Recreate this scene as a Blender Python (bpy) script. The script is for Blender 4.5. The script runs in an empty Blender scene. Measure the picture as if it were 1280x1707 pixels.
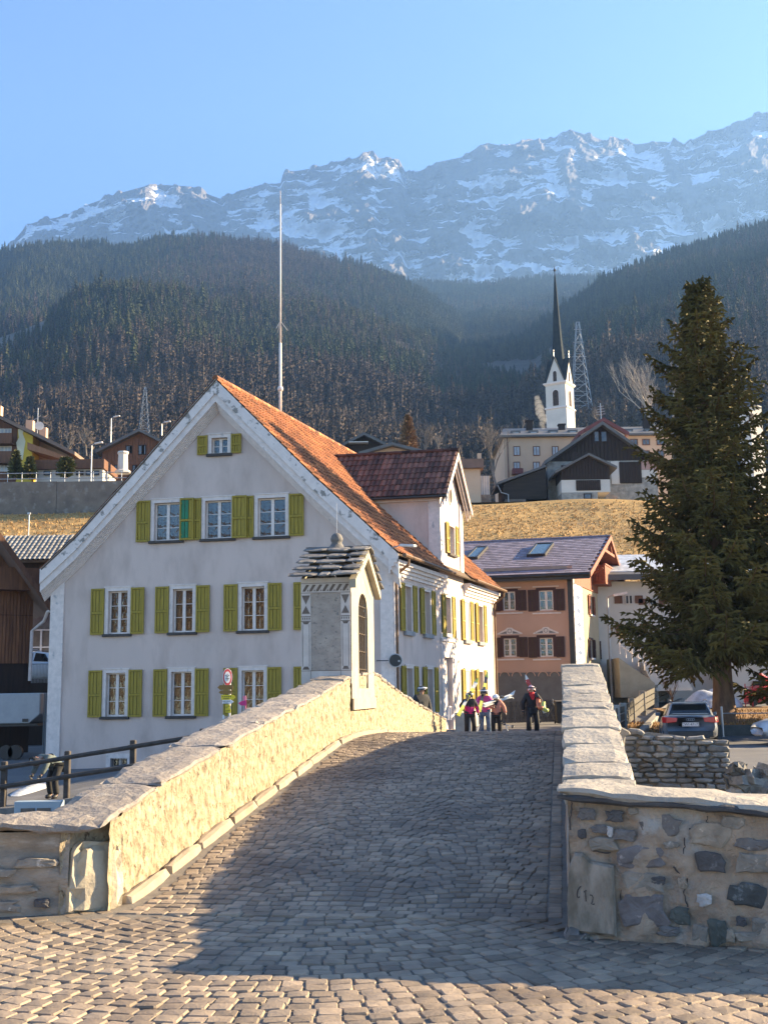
import bpy, bmesh, math, random
import numpy as np
from mathutils import Vector, Matrix, noise
from mathutils.geometry import intersect_line_plane
R = math.radians
V = Vector
random.seed(7)
scn = bpy.context.scene
COL = scn.collection
# ---------------------------------------------------------------- camera
FPX = 1850.0; EYE = V((0, 0, 1.6))
PITCH = math.atan(299.5 / FPX); ROLL = -0.015
CR = Matrix.Rotation(math.pi / 2 + PITCH, 3, 'X') @ Matrix.Rotation(ROLL, 3, 'Z')
cam_d = bpy.data.cameras.new('camera'); cam = bpy.data.objects.new('camera', cam_d); COL.objects.link(cam)
cam_d.sensor_fit = 'VERTICAL'; cam_d.sensor_height = 36; cam_d.lens = FPX / 1707 * 36
cam_d.clip_start = 0.1; cam_d.clip_end = 30000
cam.location = EYE; cam.rotation_euler = CR.to_euler()
scn.camera = cam
# ---------------------------------------------------------------- sky, sun, exposure
SUN_AZ = math.atan2(3.03, 0.74)      # from +Y towards +X
SUN_EL = R(21.0)
world = bpy.data.worlds.new("World"); scn.world = world; world.use_nodes = True
wn = world.node_tree; wn.nodes.clear()
sky = wn.nodes.new('ShaderNodeTexSky'); sky.sky_type = 'NISHITA'; sky.sun_disc = False
sky.sun_elevation = SUN_EL; sky.sun_rotation = SUN_AZ; sky.altitude = 1600; sky.air_density = 1.0; sky.dust_density = 0.3; sky.ozone_density = 4.0
bg = wn.nodes.new('ShaderNodeBackground'); bg.inputs[1].default_value = 0.07
wo = wn.nodes.new('ShaderNodeOutputWorld')
wn.links.new(sky.outputs[0], bg.inputs[0]); wn.links.new(bg.outputs[0], wo.inputs[0])
sd = bpy.data.lights.new('sun', 'SUN'); sun = bpy.data.objects.new('sun', sd); COL.objects.link(sun)
sd.energy = 5.0; sd.angle = R(0.55); sd.color = (1.0, 0.77, 0.46)
sdir = V((math.sin(SUN_AZ) * math.cos(SUN_EL), math.cos(SUN_AZ) * math.cos(SUN_EL), math.sin(SUN_EL)))
sun.rotation_euler = sdir.to_track_quat('Z', 'Y').to_euler()
vs = scn.view_settings; vs.view_transform = 'Standard'; vs.look = 'None'; vs.exposure = 2.38; vs.gamma = 1; vs.use_curve_mapping = False
scn.cycles.max_bounces = 6; scn.cycles.volume_bounces = 0; scn.cycles.transparent_max_bounces = 12

# ---------------------------------------------------------------- helpers
def ray(px, py):
    return (CR @ V(((px - 640) / FPX, (853.5 - py) / FPX, -1))).normalized()
def at(px, py, Y):
    d = ray(px, py); return EYE + d * (Y / d.y)
def onz(px, py, z):
    d = ray(px, py); return EYE + d * ((z - EYE.z) / d.z)

OFF = {}
def tag(o, label=None, cat=None, group=None, kind=None):
    if label: o['label'] = label
    if cat: o['category'] = cat
    if group: o['group'] = group
    if kind: o['kind'] = kind
    return o
def thing(name, loc, label, cat, group=None, rz=0):
    o = bpy.data.objects.new(name, None); COL.objects.link(o)
    o.location = loc; o.rotation_euler = (0, 0, rz); o.empty_display_size = .2
    OFF[o.name] = V(loc)
    return tag(o, label, cat, group)
def copy_tree(o, parent=None, root=True):
    c = o.copy(); COL.objects.link(c); c.parent = parent
    for ch in list(o.children): copy_tree(ch, c)
    return c

class MB:
    def __init__(s): s.v = []; s.f = []; s.m = []; s.t = []
    def add(s, vs, fs, m=0, t=.5):
        o = len(s.v); s.v.extend([tuple(p) for p in vs])
        for f in fs:
            s.f.append(tuple(i + o for i in f)); s.m.append(m)
        s.t.extend(t if isinstance(t, list) else [t]*len(fs))
    def hexa(s, p, m=0, t=.5):
        s.add(p, [(0,3,2,1),(4,5,6,7),(0,1,5,4),(1,2,6,5),(2,3,7,6),(3,0,4,7)], m, t)
    def box(s, c, size, rz=0, m=0, t=.5, M=None):
        x, y, z = size[0]/2, size[1]/2, size[2]/2
        p = [V(q) for q in ((-x,-y,-z),(x,-y,-z),(x,y,-z),(-x,y,-z),(-x,-y,z),(x,-y,z),(x,y,z),(-x,y,z))]
        if M is None: M = Matrix.Rotation(rz, 3, 'Z')
        s.hexa([M @ q + V(c) for q in p], m, t)
    def bar(s, a, b, w, h, m=0, t=.5, up=V((0,0,1))):
        a = V(a); b = V(b); d = (b - a).normalized()
        sx = d.cross(up)
        if sx.length < 1e-4: sx = V((1,0,0))
        sx.normalize(); sz = sx.cross(d)
        p = []
        for e in (a, b):
            for (i, j) in ((-1,-1),(1,-1),(1,1),(-1,1)): p.append(e + sx*(w/2*i) + sz*(h/2*j))
        s.add(p, [(0,1,2,3),(7,6,5,4),(0,4,5,1),(1,5,6,2),(2,6,7,3),(3,7,4,0)], m, t)
    def tube(s, pts, r, n=6, m=0, t=.5, cap=True):
        pts = [V(p) for p in pts]; k = len(pts)
        rs = r if isinstance(r, (list, tuple)) else [r]*k
        o = len(s.v); ref = None
        for i, p in enumerate(pts):
            d = (pts[min(i+1,k-1)] - pts[max(i-1,0)]).normalized()
            if ref is None: ref = V((0,0,1)) if abs(d.z) < .9 else V((1,0,0))
            a = d.cross(ref).normalized(); b = a.cross(d); ref = b
            for j in range(n):
                w = 2*math.pi*j/n
                s.v.append(tuple(p + (a*math.cos(w) + b*math.sin(w))*rs[i]))
        for i in range(k-1):
            for j in range(n):
                s.f.append((o+i*n+j, o+i*n+(j+1)%n, o+(i+1)*n+(j+1)%n, o+(i+1)*n+j)); s.m.append(m); s.t.append(t)
        if cap:
            s.f.append(tuple(o+j for j in range(n))[::-1]); s.m.append(m); s.t.append(t)
            s.f.append(tuple(o+(k-1)*n+j for j in range(n))); s.m.append(m); s.t.append(t)
    def lathe(s, c, prof, n=16, m=0, t=.5, sc=(1,1)):
        o = len(s.v); c = V(c)
        for (r, z) in prof:
            for j in range(n):
                w = 2*math.pi*j/n; s.v.append((c.x + r*math.cos(w)*sc[0], c.y + r*math.sin(w)*sc[1], c.z + z))
        for i in range(len(prof)-1):
            for j in range(n):
                s.f.append((o+i*n+j, o+i*n+(j+1)%n, o+(i+1)*n+(j+1)%n, o+(i+1)*n+j)); s.m.append(m); s.t.append(t)
        s.f.append(tuple(o+j for j in range(n))[::-1]); s.m.append(m); s.t.append(t)
        s.f.append(tuple(o+(len(prof)-1)*n+j for j in range(n))); s.m.append(m); s.t.append(t)
    def prism(s, poly, vec, m=0, t=.5):
        n = len(poly); a = [V(p) for p in poly]; b = [p + V(vec) for p in a]
        s.add(a + b, [tuple(range(n)), tuple(range(2*n-1, n-1, -1))] + [(i, i+n, (i+1)%n+n, (i+1)%n) for i in range(n)], m, t)
    def poly(s, pts, m=0, t=.5): s.add(pts, [tuple(range(len(pts)))], m, t)
    def build(s, name, mats, parent=None, smooth=False, bevel=0, off=None, kind=None, label=None):
        if not isinstance(mats, (list, tuple)): mats = [mats]
        me = bpy.data.meshes.new(name)
        if off is None:
            off = V((0,0,0)); q = parent
            while q is not None:
                if q.name in OFF: off = OFF[q.name]; break
                q = q.parent
        vs = [(a-off.x, b-off.y, c-off.z) for (a,b,c) in s.v] if off.length > 0 else s.v
        me.from_pydata(vs, [], s.f)
        for mt in mats: me.materials.append(mt)
        me.polygons.foreach_set('material_index', s.m)
        at_ = me.attributes.new('tint', 'FLOAT', 'FACE'); at_.data.foreach_set('value', s.t)
        if smooth: me.polygons.foreach_set('use_smooth', [True]*len(me.polygons))
        me.update()
        o = bpy.data.objects.new(name, me); COL.objects.link(o); o.parent = parent
        if bevel:
            b = o.modifiers.new('bevel', 'BEVEL'); b.width = bevel; b.segments = 1; b.limit_method = 'ANGLE'
        tag(o, label=label, kind=kind)
        return o

# ---- materials -------------------------------------------------------------
MATS = {}
def mat(name, c1, c2=None, rough=.8, scale=3., detail=4, bump=0., bscale=30., metal=0., rnd=0., attr=0.,
        lo=.35, hi=.65, stretch=None, c3=None, c3scale=1., c3lo=.55, c3hi=.7, spec=.5, vor=0., vscale=8., emis=None):
    m = bpy.data.materials.new(name); m.use_nodes = True; nt = m.node_tree; N = nt.nodes; L = nt.links
    b = N['Principled BSDF']; b.inputs['Roughness'].default_value = rough; b.inputs['Metallic'].default_value = metal
    b.inputs['Specular IOR Level'].default_value = spec
    geo = N.new('ShaderNodeNewGeometry'); mp = N.new('ShaderNodeMapping')
    if stretch: mp.inputs['Scale'].default_value = stretch
    L.new(geo.outputs['Position'], mp.inputs[0]); P = mp.outputs[0]
    def rgb(c):
        n = N.new('ShaderNodeRGB'); n.outputs[0].default_value = (*c, 1); return n.outputs[0]
    def nz(sc, det=4, rgh=.6):
        n = N.new('ShaderNodeTexNoise'); n.inputs['Scale'].default_value = sc; n.inputs['Detail'].default_value = det; n.inputs['Roughness'].default_value = rgh
        L.new(P, n.inputs[0]); return n.outputs[0]
    def ramp(x, a, bb):
        n = N.new('ShaderNodeMapRange'); n.inputs[1].default_value = a; n.inputs[2].default_value = bb; L.new(x, n.inputs[0]); return n.outputs[0]
    def mix(f, a, bb, mode='MIX'):
        n = N.new('ShaderNodeMix'); n.data_type = 'RGBA'; n.blend_type = mode
        if isinstance(f, float): n.inputs[0].default_value = f
        else: L.new(f, n.inputs[0])
        L.new(a, n.inputs[6]); L.new(bb, n.inputs[7]); return n.outputs[2]
    col = rgb(c1)
    if c2: col = mix(ramp(nz(scale, detail), lo, hi), col, rgb(c2))
    if c3: col = mix(ramp(nz(c3scale, 5), c3lo, c3hi), col, rgb(c3))
    def varmul(src, amt):
        nonlocal col
        mr = N.new('ShaderNodeMapRange'); mr.inputs[3].default_value = 1-amt; mr.inputs[4].default_value = 1+amt
        L.new(src, mr.inputs[0])
        hs = N.new('ShaderNodeHueSaturation'); L.new(mr.outputs[0], hs.inputs['Value']); L.new(col, hs.inputs['Color']); col = hs.outputs[0]
    if rnd:
        oi = N.new('ShaderNodeObjectInfo'); varmul(oi.outputs['Random'], rnd)
    if attr:
        a = N.new('ShaderNodeAttribute'); a.attribute_name = 'tint'; varmul(a.outputs['Fac'], attr)
    L.new(col, b.inputs['Base Color'])
    if bump:
        bp = N.new('ShaderNodeBump'); bp.inputs['Strength'].default_value = 1; bp.inputs['Distance'].default_value = bump
        h = nz(bscale, 6, .65)
        if vor:
            vn = N.new('ShaderNodeTexVoronoi'); vn.inputs['Scale'].default_value = vscale; L.new(P, vn.inputs[0])
            ad = N.new('ShaderNodeMath'); ad.operation = 'MULTIPLY_ADD'; ad.inputs[1].default_value = vor; L.new(vn.outputs[0], ad.inputs[0]); L.new(h, ad.inputs[2]); h = ad.outputs[0]
        L.new(h, bp.inputs['Height']); L.new(bp.outputs[0], b.inputs['Normal'])
    if emis:
        b.inputs['Emission Color'].default_value = (*emis, 1); b.inputs['Emission Strength'].default_value = 1
    MATS[name] = m; return m

# ---- wall frames -------------------------------------------------------------
class Wall:
    """vertical plane through ground point o (x,y) with unit direction d; u along it, n outward, z up"""
    def __init__(s, o, d, flip=False):
        s.o = V((o[0], o[1], 0)); s.d = V((d[0], d[1], 0)).normalized()
        s.n = V((s.d.y, -s.d.x, 0)); 
        if flip: s.n = -s.n
    def px(s, px, py, d=0):
        r = ray(px, py); p0 = s.o + s.n*d
        k = (p0 - EYE).dot(s.n) / r.dot(s.n); p = EYE + r*k
        return ((p - s.o).dot(s.d), p.z)
    def pt(s, u, z, d=0): return s.o + s.d*u + s.n*d + V((0,0,z))
    def box(s, mb, u0, u1, z0, z1, d0, d1, m=0, t=.5):
        P = s.pt
        mb.hexa([P(u0,z0,d1),P(u1,z0,d1),P(u1,z0,d0),P(u0,z0,d0),P(u0,z1,d1),P(u1,z1,d1),P(u1,z1,d0),P(u0,z1,d0)], m, t)
    def slab(s, mb, poly, d0, d1, m=0, t=.5):
        mb.prism([s.pt(u, z, d0) for u, z in poly], s.n*(d1-d0), m, t)
    def wall(s, mb, z0, top, holes=(), depth=.2, m=0, mr=None):
        """top: list of (u,z) roofline; holes: (u0,u1,za,zb)"""
        us = sorted(set([p[0] for p in top] + [h[0] for h in holes] + [h[1] for h in holes]))
        us = [u for u in us if top[0][0]-1e-6 <= u <= top[-1][0]+1e-6]
        def zt(u):
            for (a, za), (b, zb) in zip(top, top[1:]):
                if a - 1e-6 <= u <= b + 1e-6: return za + (zb-za)*(u-a)/max(1e-9, b-a)
            return top[-1][1]
        for a, b in zip(us, us[1:]):
            if b - a < 1e-5: continue
            hs = sorted([h for h in holes if h[0] < (a+b)/2 < h[1]], key=lambda h: h[2])
            z = z0
            for h in hs:
                if h[2] > z: mb.poly([s.pt(a,z),s.pt(b,z),s.pt(b,h[2]),s.pt(a,h[2])], m)
                z = h[3]
            mb.poly([s.pt(a,z),s.pt(b,z),s.pt(b,zt(b)),s.pt(a,zt(a))], m)
        for (a,b,c,d) in holes:
            q = m if mr is None else mr
            mb.poly([s.pt(a,c),s.pt(a,c,-depth),s.pt(a,d,-depth),s.pt(a,d)], q); mb.poly([s.pt(b,c),s.pt(b,d),s.pt(b,d,-depth),s.pt(b,c,-depth)], q)
            mb.poly([s.pt(a,d),s.pt(a,d,-depth),s.pt(b,d,-depth),s.pt(b,d)], q); mb.poly([s.pt(a,c),s.pt(b,c),s.pt(b,c,-depth),s.pt(a,c,-depth)], q)

def glassmat():
    m = bpy.data.materials.new('window_glass'); m.use_nodes = True; nt = m.node_tree; N = nt.nodes; L = nt.links
    for n in list(N): N.remove(n)
    o = N.new('ShaderNodeOutputMaterial'); mx = N.new('ShaderNodeMixShader'); tr = N.new('ShaderNodeBsdfTransparent'); gl = N.new('ShaderNodeBsdfGlossy')
    gl.inputs['Roughness'].default_value = .03; tr.inputs[0].default_value = (.55,.55,.52,1)
    fr = N.new('ShaderNodeFresnel'); fr.inputs[0].default_value = 1.9
    nz = N.new('ShaderNodeTexNoise'); nz.inputs['Scale'].default_value = 1.3
    bp = N.new('ShaderNodeBump'); bp.inputs['Distance'].default_value = .02; L.new(nz.outputs[0], bp.inputs['Height']); L.new(bp.outputs[0], gl.inputs['Normal'])
    L.new(fr.outputs[0], mx.inputs[0]); L.new(tr.outputs[0], mx.inputs[1]); L.new(gl.outputs[0], mx.inputs[2]); L.new(mx.outputs[0], o.inputs[0])
    return m
GLASS = glassmat()
M_stucco = mat('grey_stucco', (.60,.485,.43), (.54,.44,.39), rough=.92, scale=.5, bump=.008, bscale=30, c3=(.44,.35,.305), c3scale=1.6, c3lo=.47, c3hi=.75, stretch=(1,1,.38))
M_plinth = mat('grey_plinth', (.22,.22,.23), (.3,.3,.3), rough=.9, bump=.008, bscale=20)
M_trim = mat('white_trim', (.72,.63,.58), (.60,.53,.49), rough=.75, scale=6, bump=.003, bscale=25, c3=(.36,.35,.35), c3scale=3.5, c3lo=.64, c3hi=.72)
M_trimflake = mat('flaking_white_trim', (.74,.655,.605), (.64,.565,.525), rough=.75, scale=4, bump=.004, bscale=18, c3=(.24,.22,.2), c3scale=3.2, c3lo=.56, c3hi=.62)
M_winw = mat('white_window_paint', (.76,.68,.63), (.64,.58,.53), rough=.55, scale=8)
M_shut = mat('yellow_green_paint', (.34,.245,.025), (.25,.19,.02), rough=.7, scale=3, stretch=(6,6,.7), bump=.003, bscale=12, c3=(.16,.14,.035), c3scale=4, c3lo=.56, c3hi=.72)
M_groove = mat('dark_shutter_groove', (.06,.05,.015), (.10,.09,.02), rough=.9, scale=8)  # dark olive backing seen through the gaps between shutter boards
M_shutd = mat('bottle_green_paint', (.01,.20,.09), (.01,.15,.07), rough=.55, scale=4)
M_dark = mat('dark_slate_sill', (.045,.038,.036), (.07,.06,.055), rough=.8, scale=6)
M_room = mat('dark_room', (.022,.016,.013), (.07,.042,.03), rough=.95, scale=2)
M_curt = mat('pale_curtain', (.55,.5,.42), (.42,.38,.33), rough=.95, scale=3, stretch=(8,8,.6))
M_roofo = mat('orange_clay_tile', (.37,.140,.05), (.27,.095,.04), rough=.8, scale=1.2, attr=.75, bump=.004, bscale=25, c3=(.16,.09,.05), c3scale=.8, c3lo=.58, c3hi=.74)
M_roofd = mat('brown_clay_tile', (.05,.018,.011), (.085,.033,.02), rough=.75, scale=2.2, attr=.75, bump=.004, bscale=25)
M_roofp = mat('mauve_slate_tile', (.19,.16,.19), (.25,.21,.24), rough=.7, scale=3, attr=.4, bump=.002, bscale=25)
M_gut = mat('brown_copper_gutter', (.10,.055,.03), (.15,.09,.05), rough=.5, metal=.3)
M_under = mat('roof_boarding', (.12,.08,.05), (.08,.05,.03), rough=.9, scale=4)
M_pole = mat('galvanised_steel', (.42,.43,.45), (.34,.35,.36), rough=.45, metal=.6)
M_black = mat('black_metal', (.02,.02,.022), (.035,.033,.03), rough=.5)

def box_uv(mb, W, u0, u1, z0, z1, d0, d1, **k): W.box(mb, u0, u1, z0, z1, d0, d1, **k)

def make_window(W, parent, u0, u1, z0, z1, rec=.18, sur=.12, rows=3, cols=2, fm=M_winw, sm=M_trim, sill=M_dark, curtain=None, depth_wall=.2, hood=True, sillw=.1):
    """opening u0..u1 x z0..z1 cut in wall; window thing-part with frame, panes, sill"""
    f = MB()
    if sur:
        W.box(f, u0-sur, u0, z0-.0, z1+sur, 0.002, .035, m=1); W.box(f, u1, u1+sur, z0-.0, z1+sur, 0.002, .035, m=1)
        W.box(f, u0, u1, z1, z1+sur, 0.002, .035, m=1)
        if hood: W.box(f, u0-sur-.03, u1+sur+.03, z1+sur, z1+sur+.035, .002, .06, m=1)
    b = .05
    d0, d1 = -rec-.03, -rec+.03
    W.box(f, u0, u0+b, z0, z1, d0, d1); W.box(f, u1-b, u1, z0, z1, d0, d1)
    W.box(f, u0+b, u1-b, z0, z0+b*1.2, d0, d1); W.box(f, u0+b, u1-b, z1-b, z1, d0, d1)
    if cols == 2: W.box(f, (u0+u1)/2-.055, (u0+u1)/2+.055, z0+b*1.2, z1-b, d0, d1+.012)
    win = f.build('window', [fm, sm], parent)
    cw = (u1-u0)/cols
    for c in range(cols):
        ca, cb = u0+b+c*(cw-b), 0
        a = u0+b if c == 0 else u0+c*cw+.055
        e = u1-b if c == cols-1 else u0+(c+1)*cw-.055
        for r in range(1, rows):
            zz = z0+b*1.2+(z1-z0-2.2*b)*r/rows; mu = MB()
            W.box(mu, a, e, zz-.011, zz+.011, d0+.012, d1-.012)
            mu.build('glazing_bar', fm, win)
        for r in range(rows):
            za = z0+b*1.2+(z1-z0-2.2*b)*r/rows; zb = z0+b*1.2+(z1-z0-2.2*b)*(r+1)/rows
            g = MB(); W.box(g, a, e, za+.011, zb-.011, d0+.028, d0+.034); g.build('pane', GLASS, win)
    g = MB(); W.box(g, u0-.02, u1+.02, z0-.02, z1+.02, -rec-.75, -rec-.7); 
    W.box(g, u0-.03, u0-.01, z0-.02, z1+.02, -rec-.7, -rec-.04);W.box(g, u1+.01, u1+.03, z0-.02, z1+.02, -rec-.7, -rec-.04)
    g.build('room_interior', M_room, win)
    if curtain is not None:
        g = MB()
        for (fa, fb) in curtain:
            k = 7; ua = u0+(u1-u0)*fa; ub = u0+(u1-u0)*fb
            for i in range(k):
                x0 = ua+(ub-ua)*i/k; x1 = ua+(ub-ua)*(i+1)/k; o0 = .03*(i%2); o1 = .03*((i+1)%2)
                g.poly([W.pt(x0,z0+.04,-rec-.12-o0),W.pt(x1,z0+.04,-rec-.12-o1),W.pt(x1,z1-.02,-rec-.12-o1),W.pt(x0,z1-.02,-rec-.12-o0)])
        g.build('curtain', M_curt, win)
    if sill is not None:
        g = MB(); W.box(g, u0-sur-.05, u1+sur+.05, z0-sillw, z0-.003, .002, .11); g.build('sill', sill, win, bevel=.008)
    return win

def make_shutter(W, parent, u0, u1, z0, z1, mt=M_shut, d=.045, boards=3, extra=None, label=None):
    f = MB(); b = .055; D = d
    W.box(f, u0, u0+b, z0, z1, D, D+.042); W.box(f, u1-b, u1, z0, z1, D, D+.042)
    zm = z0+(z1-z0)*.47
    for (a, c) in ((z0, z0+b*1.3), (zm-b*.7, zm+b*.7), (z1-b*1.2, z1)): W.box(f, u0+b, u1-b, a, c, D, D+.042)
    w = (u1-u0-2*b)/boards
    for i in range(boards):
        a = u0+b+i*w
        for (p, q) in ((z0+b*1.3, zm-b*.7), (zm+b*.7, z1-b*1.2)):
            W.box(f, a+.011, a+w-.011, p+.012, q-.012, D+.004, D+.018, m=(1 if extra and i < extra else 0))
    W.box(f, u0+.01, u1-.01, z0+.01, z1-.01, D-.004, D+.003, m=2)
    for zz in (z0+.2, z1-.2): W.box(f, u0+.0, u0+.09, zz-.015, zz+.015, D+.043, D+.048)
    return f.build('shutter', [mt, M_shutd, M_groove], parent, label=label)

def tile_mass(mb, O, U, S, Nn, w, h, nu, nv, keep=None, roll=.03, lap=.03, kind='roll', rng=random, collect=None, jit=.006):
    """tiles on the plane O + U*u + S*v, normal Nn"""
    for j in range(nv):
        for i in range(nu):
            u0 = i*w + (w/2 if (kind == 'flat' and j % 2) else 0); v0 = j*h
            if keep and not keep(u0+w/2, v0+h/2): continue
            t = rng.random(); jj = rng.uniform(-jit, jit); ju = rng.uniform(-jit, jit)
            vs = []; fs = []
            prof = ((0,0),(.18,.2),(.42,1),(.62,.9),(.8,.2),(1,0)) if kind == 'roll' else ((.02,0),(.35,.0),(.65,.0),(.98,0))
            for (a, hh) in prof:
                up = hh*roll
                p = O + U*(u0+a*w+ju)
                vs.append(p + S*(v0+jj) + Nn*(lap+up-.02)); vs.append(p + S*(v0+jj) + Nn*(lap+up)); vs.append(p + S*(v0+h*1.04) + Nn*(up*.9+.002))
            k = len(prof)
            for q in range(k-1):
                a = 3*q; b = 3*(q+1)
                fs += [(a, b, b+1, a+1), (a+1, b+1, b+2, a+2)]
            fs += [(0,1,2), (3*k-3, 3*k-1, 3*k-2)]
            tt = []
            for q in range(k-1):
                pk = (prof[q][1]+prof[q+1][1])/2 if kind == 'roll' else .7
                tt += [t*.5+.05, t*.62+pk*.42-.05]  # step shade painted into lower edges; valleys darker with channel dirt, crests brighter
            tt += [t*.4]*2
            if collect is not None: collect.append((vs, fs, tt))
            else: mb.add(vs, fs, 0, tt)
# ---------------------------------------------------------------- terrain and road
_b = ray(942, 1148); BD = V((_b.x, _b.y, 0)).normalized(); BN = V((BD.y, -BD.x, 0))
def BP(s, u, z=0.): return BD*s + BN*u + V((0,0,z))
def toB(x, y): return (x*BD.x + y*BD.y, x*BN.x + y*BN.y)
_RP = [(0,-.03),(5,-.01),(7.2,0),(8.4,.04),(10.3,.25),(11.6,.39),(14.2,.64),(16.5,.86),(18,.915),(19.5,.90),(22,.80),(25,.62),(32,.30),(40,.10),(60,.05),(90,.05)]
def pw(pts, x):
    if x <= pts[0][0]: return pts[0][1]
    for (a, za), (b, zb) in zip(pts, pts[1:]):
        if x <= b: return za + (zb-za)*(x-a)/(b-a)
    return pts[-1][1]
_RS = np.array([pw(_RP, s*.1) for s in range(0, 901)]); _k = np.ones(13)/13
_RS = np.convolve(np.pad(_RS, 6, mode='edge'), _k, mode='valid')
def zr(s):
    s = max(0, min(89.9, s))*10; i = int(s); f = s-i; return float(_RS[i]*(1-f)+_RS[i+1]*f)
BL = -3.4   # left parapet inner face (lateral), right one at 0
def ss(a, b, x):
    t = max(0, min(1, (x-a)/(b-a))); return t*t*(3-2*t)
def bank(x): return 27 - .3*x
def gz(x, y):
    """far bank ground height"""
    left = min(.1, -1.35 + .043*max(0, y-31) + .15*max(0, x+10.5))
    left = min(left, .1)
    rightz = -.32 + .055*max(0, min(y, 66)-40)
    s, u = toB(x, y)
    mid = max(.08, zr(s)) if s < 40 else .08
    w = ss(0.4, 3.2, u)
    z = mid*(1-w) + rightz*w if u > 0 else mid*(1-ss(-3.4, -6.2, u)*0) 
    if u < BL-.2:
        w = ss(BL-.2, BL-2.5, u) if False else max(0, min(1, (BL-.2-u)/2.0))
        z = mid*(1-w) + left*w
    elif u <= 0: z = mid
    if y > 56:
        w = ss(56, 68, y); z = z*(1-w) + 1.0*w + max(0, y-62)*.478
    if y > 98: z = min(z, gz(x, 98) + (y-98)*.02)
    return z
M_asph = mat('grey_asphalt', (.10,.10,.105), (.14,.135,.13), rough=.85, scale=.8, bump=.004, bscale=60, c3=(.2,.19,.18), c3scale=.35)
M_joint = mat('sandy_joint', (.13,.115,.10), (.19,.17,.145), rough=.95, scale=9, bump=.006, bscale=80)
M_bed = mat('river_gravel', (.12,.11,.1), (.24,.22,.2), rough=.9, scale=5, bump=.08, bscale=6)
M_grass = mat('dry_winter_grass', (.47,.29,.10), (.36,.21,.07), rough=.95, scale=.5, bump=.12, bscale=2.2, stretch=(.35,1,2.5), c3=(.30,.19,.08), c3scale=.6, c3lo=.52, c3hi=.7)
M_verge = mat('brown_dead_grass', (.30,.17,.06), (.2,.11,.045), rough=.95, scale=2, bump=.05, bscale=9)
M_conc = mat('weathered_concrete', (.19,.155,.125), (.115,.095,.08), rough=.9, scale=.7, bump=.01, bscale=9, c3=(.24,.22,.2), c3scale=1.3)

def sheet(name, xs, ys, fz, m, kind='structure', label=None, smooth=True):
    mb = MB(); nx = len(xs); k = 0
    mb.v = [(x, y, fz(x, y)) for y in ys for x in xs]
    for j in range(len(ys)-1):
        for i in range(nx-1):
            a = j*nx+i; mb.f.append((a, a+1, a+nx+1, a+nx)); mb.m.append(0); mb.t.append(.5)
    o = mb.build(name, m, smooth=smooth); o['kind'] = kind
    if label: o['label'] = label
    return o
def fr(a, b, st): 
    n = max(1, int(round((b-a)/st))); return [a+(b-a)*i/n for i in range(n+1)]

# near plaza joint bed + bridge roadway bed
def zplaza(x, y):
    s, u = toB(x, y); return zr(s) - .012 if -4.5 < u < .6 else -.012
mb = MB()
ys = fr(-14, 4.6, 1.5) + fr(4.9, 9.0, .3); xs = fr(-14, 14, .7); nx = len(xs)
mb.v = [(x, y, (zr(toB(x,y)[0]) if y < 8.2 else zr(8.2)) - .013) for y in ys for x in xs]
for j in range(len(ys)-1):
    for i in range(nx-1): a = j*nx+i; mb.f.append((a,a+1,a+nx+1,a+nx)); mb.m.append(0); mb.t.append(.5)
plaza = mb.build('plaza', M_joint, smooth=True, kind='structure'); plaza['label'] = 'cobbled plaza in front of the bridge'
mb = MB(); ss_ = fr(7.4, 34, .2)
for s in ss_:
    for u in (BL-.02, BL/2, .02): mb.v.append(tuple(BP(s, u, zr(s)-.011)))
for j in range(len(ss_)-1):
    for i in range(2): a = j*3+i; mb.f.append((a,a+1,a+4,a+3)); mb.m.append(0); mb.t.append(.5)
roadbed = mb.build('cobbled_road', M_joint, smooth=True, kind='structure'); roadbed['label'] = 'humped cobbled roadway over the bridge'
# street beyond the bridge (far bank)
xs = fr(-40, -8, 2) + fr(-7, 12, .5) + fr(14, 60, 2)
mb = MB(); nx = len(xs); rows = 60
for j in range(rows+1):
    for x in xs:
        yb = bank(x); y = yb + (62-yb)*(j/rows)
        s, u = toB(x, y); z = gz(x, y) - (.03 if s < 33.6 and BL-.3 < u < .3 else 0)
        if s < 33.5 and BL-.6 < u < .8: z -= .35
        mb.v.append((x, y, z))
for j in range(rows):
    for i in range(nx-1): a = j*nx+i; mb.f.append((a,a+1,a+nx+1,a+nx)); mb.m.append(0); mb.t.append(.5)
street = mb.build('street', M_asph, smooth=True, kind='structure')
# embankment wall of far bank
emb = MB()
for a, b in zip(xs, xs[1:]):
    emb.poly([(a,bank(a),gz(a,bank(a))+.0),(b,bank(b),gz(b,bank(b))),(b,bank(b)-.4,-4.6),(a,bank(a)-.4,-4.6)])
emb.build('river_embankment', mat('embankment_stone', (.2,.19,.175), (.12,.11,.1), rough=.9, scale=3, bump=.06, bscale=5, vor=.8, vscale=3), kind='structure')
sheet('river_bed', fr(-40, 60, 2), fr(4, 34, 1.5), lambda x, y: -4.5 + .3*noise.noise(V((x*.4, y*.4, 0))), M_bed)
M_water = mat('river_water', (.03,.05,.05), rough=.06, bump=.03, bscale=2.5)
sheet('river', fr(-40, 60, 10), [9, 28], lambda x, y: -4.2, M_water)
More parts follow.
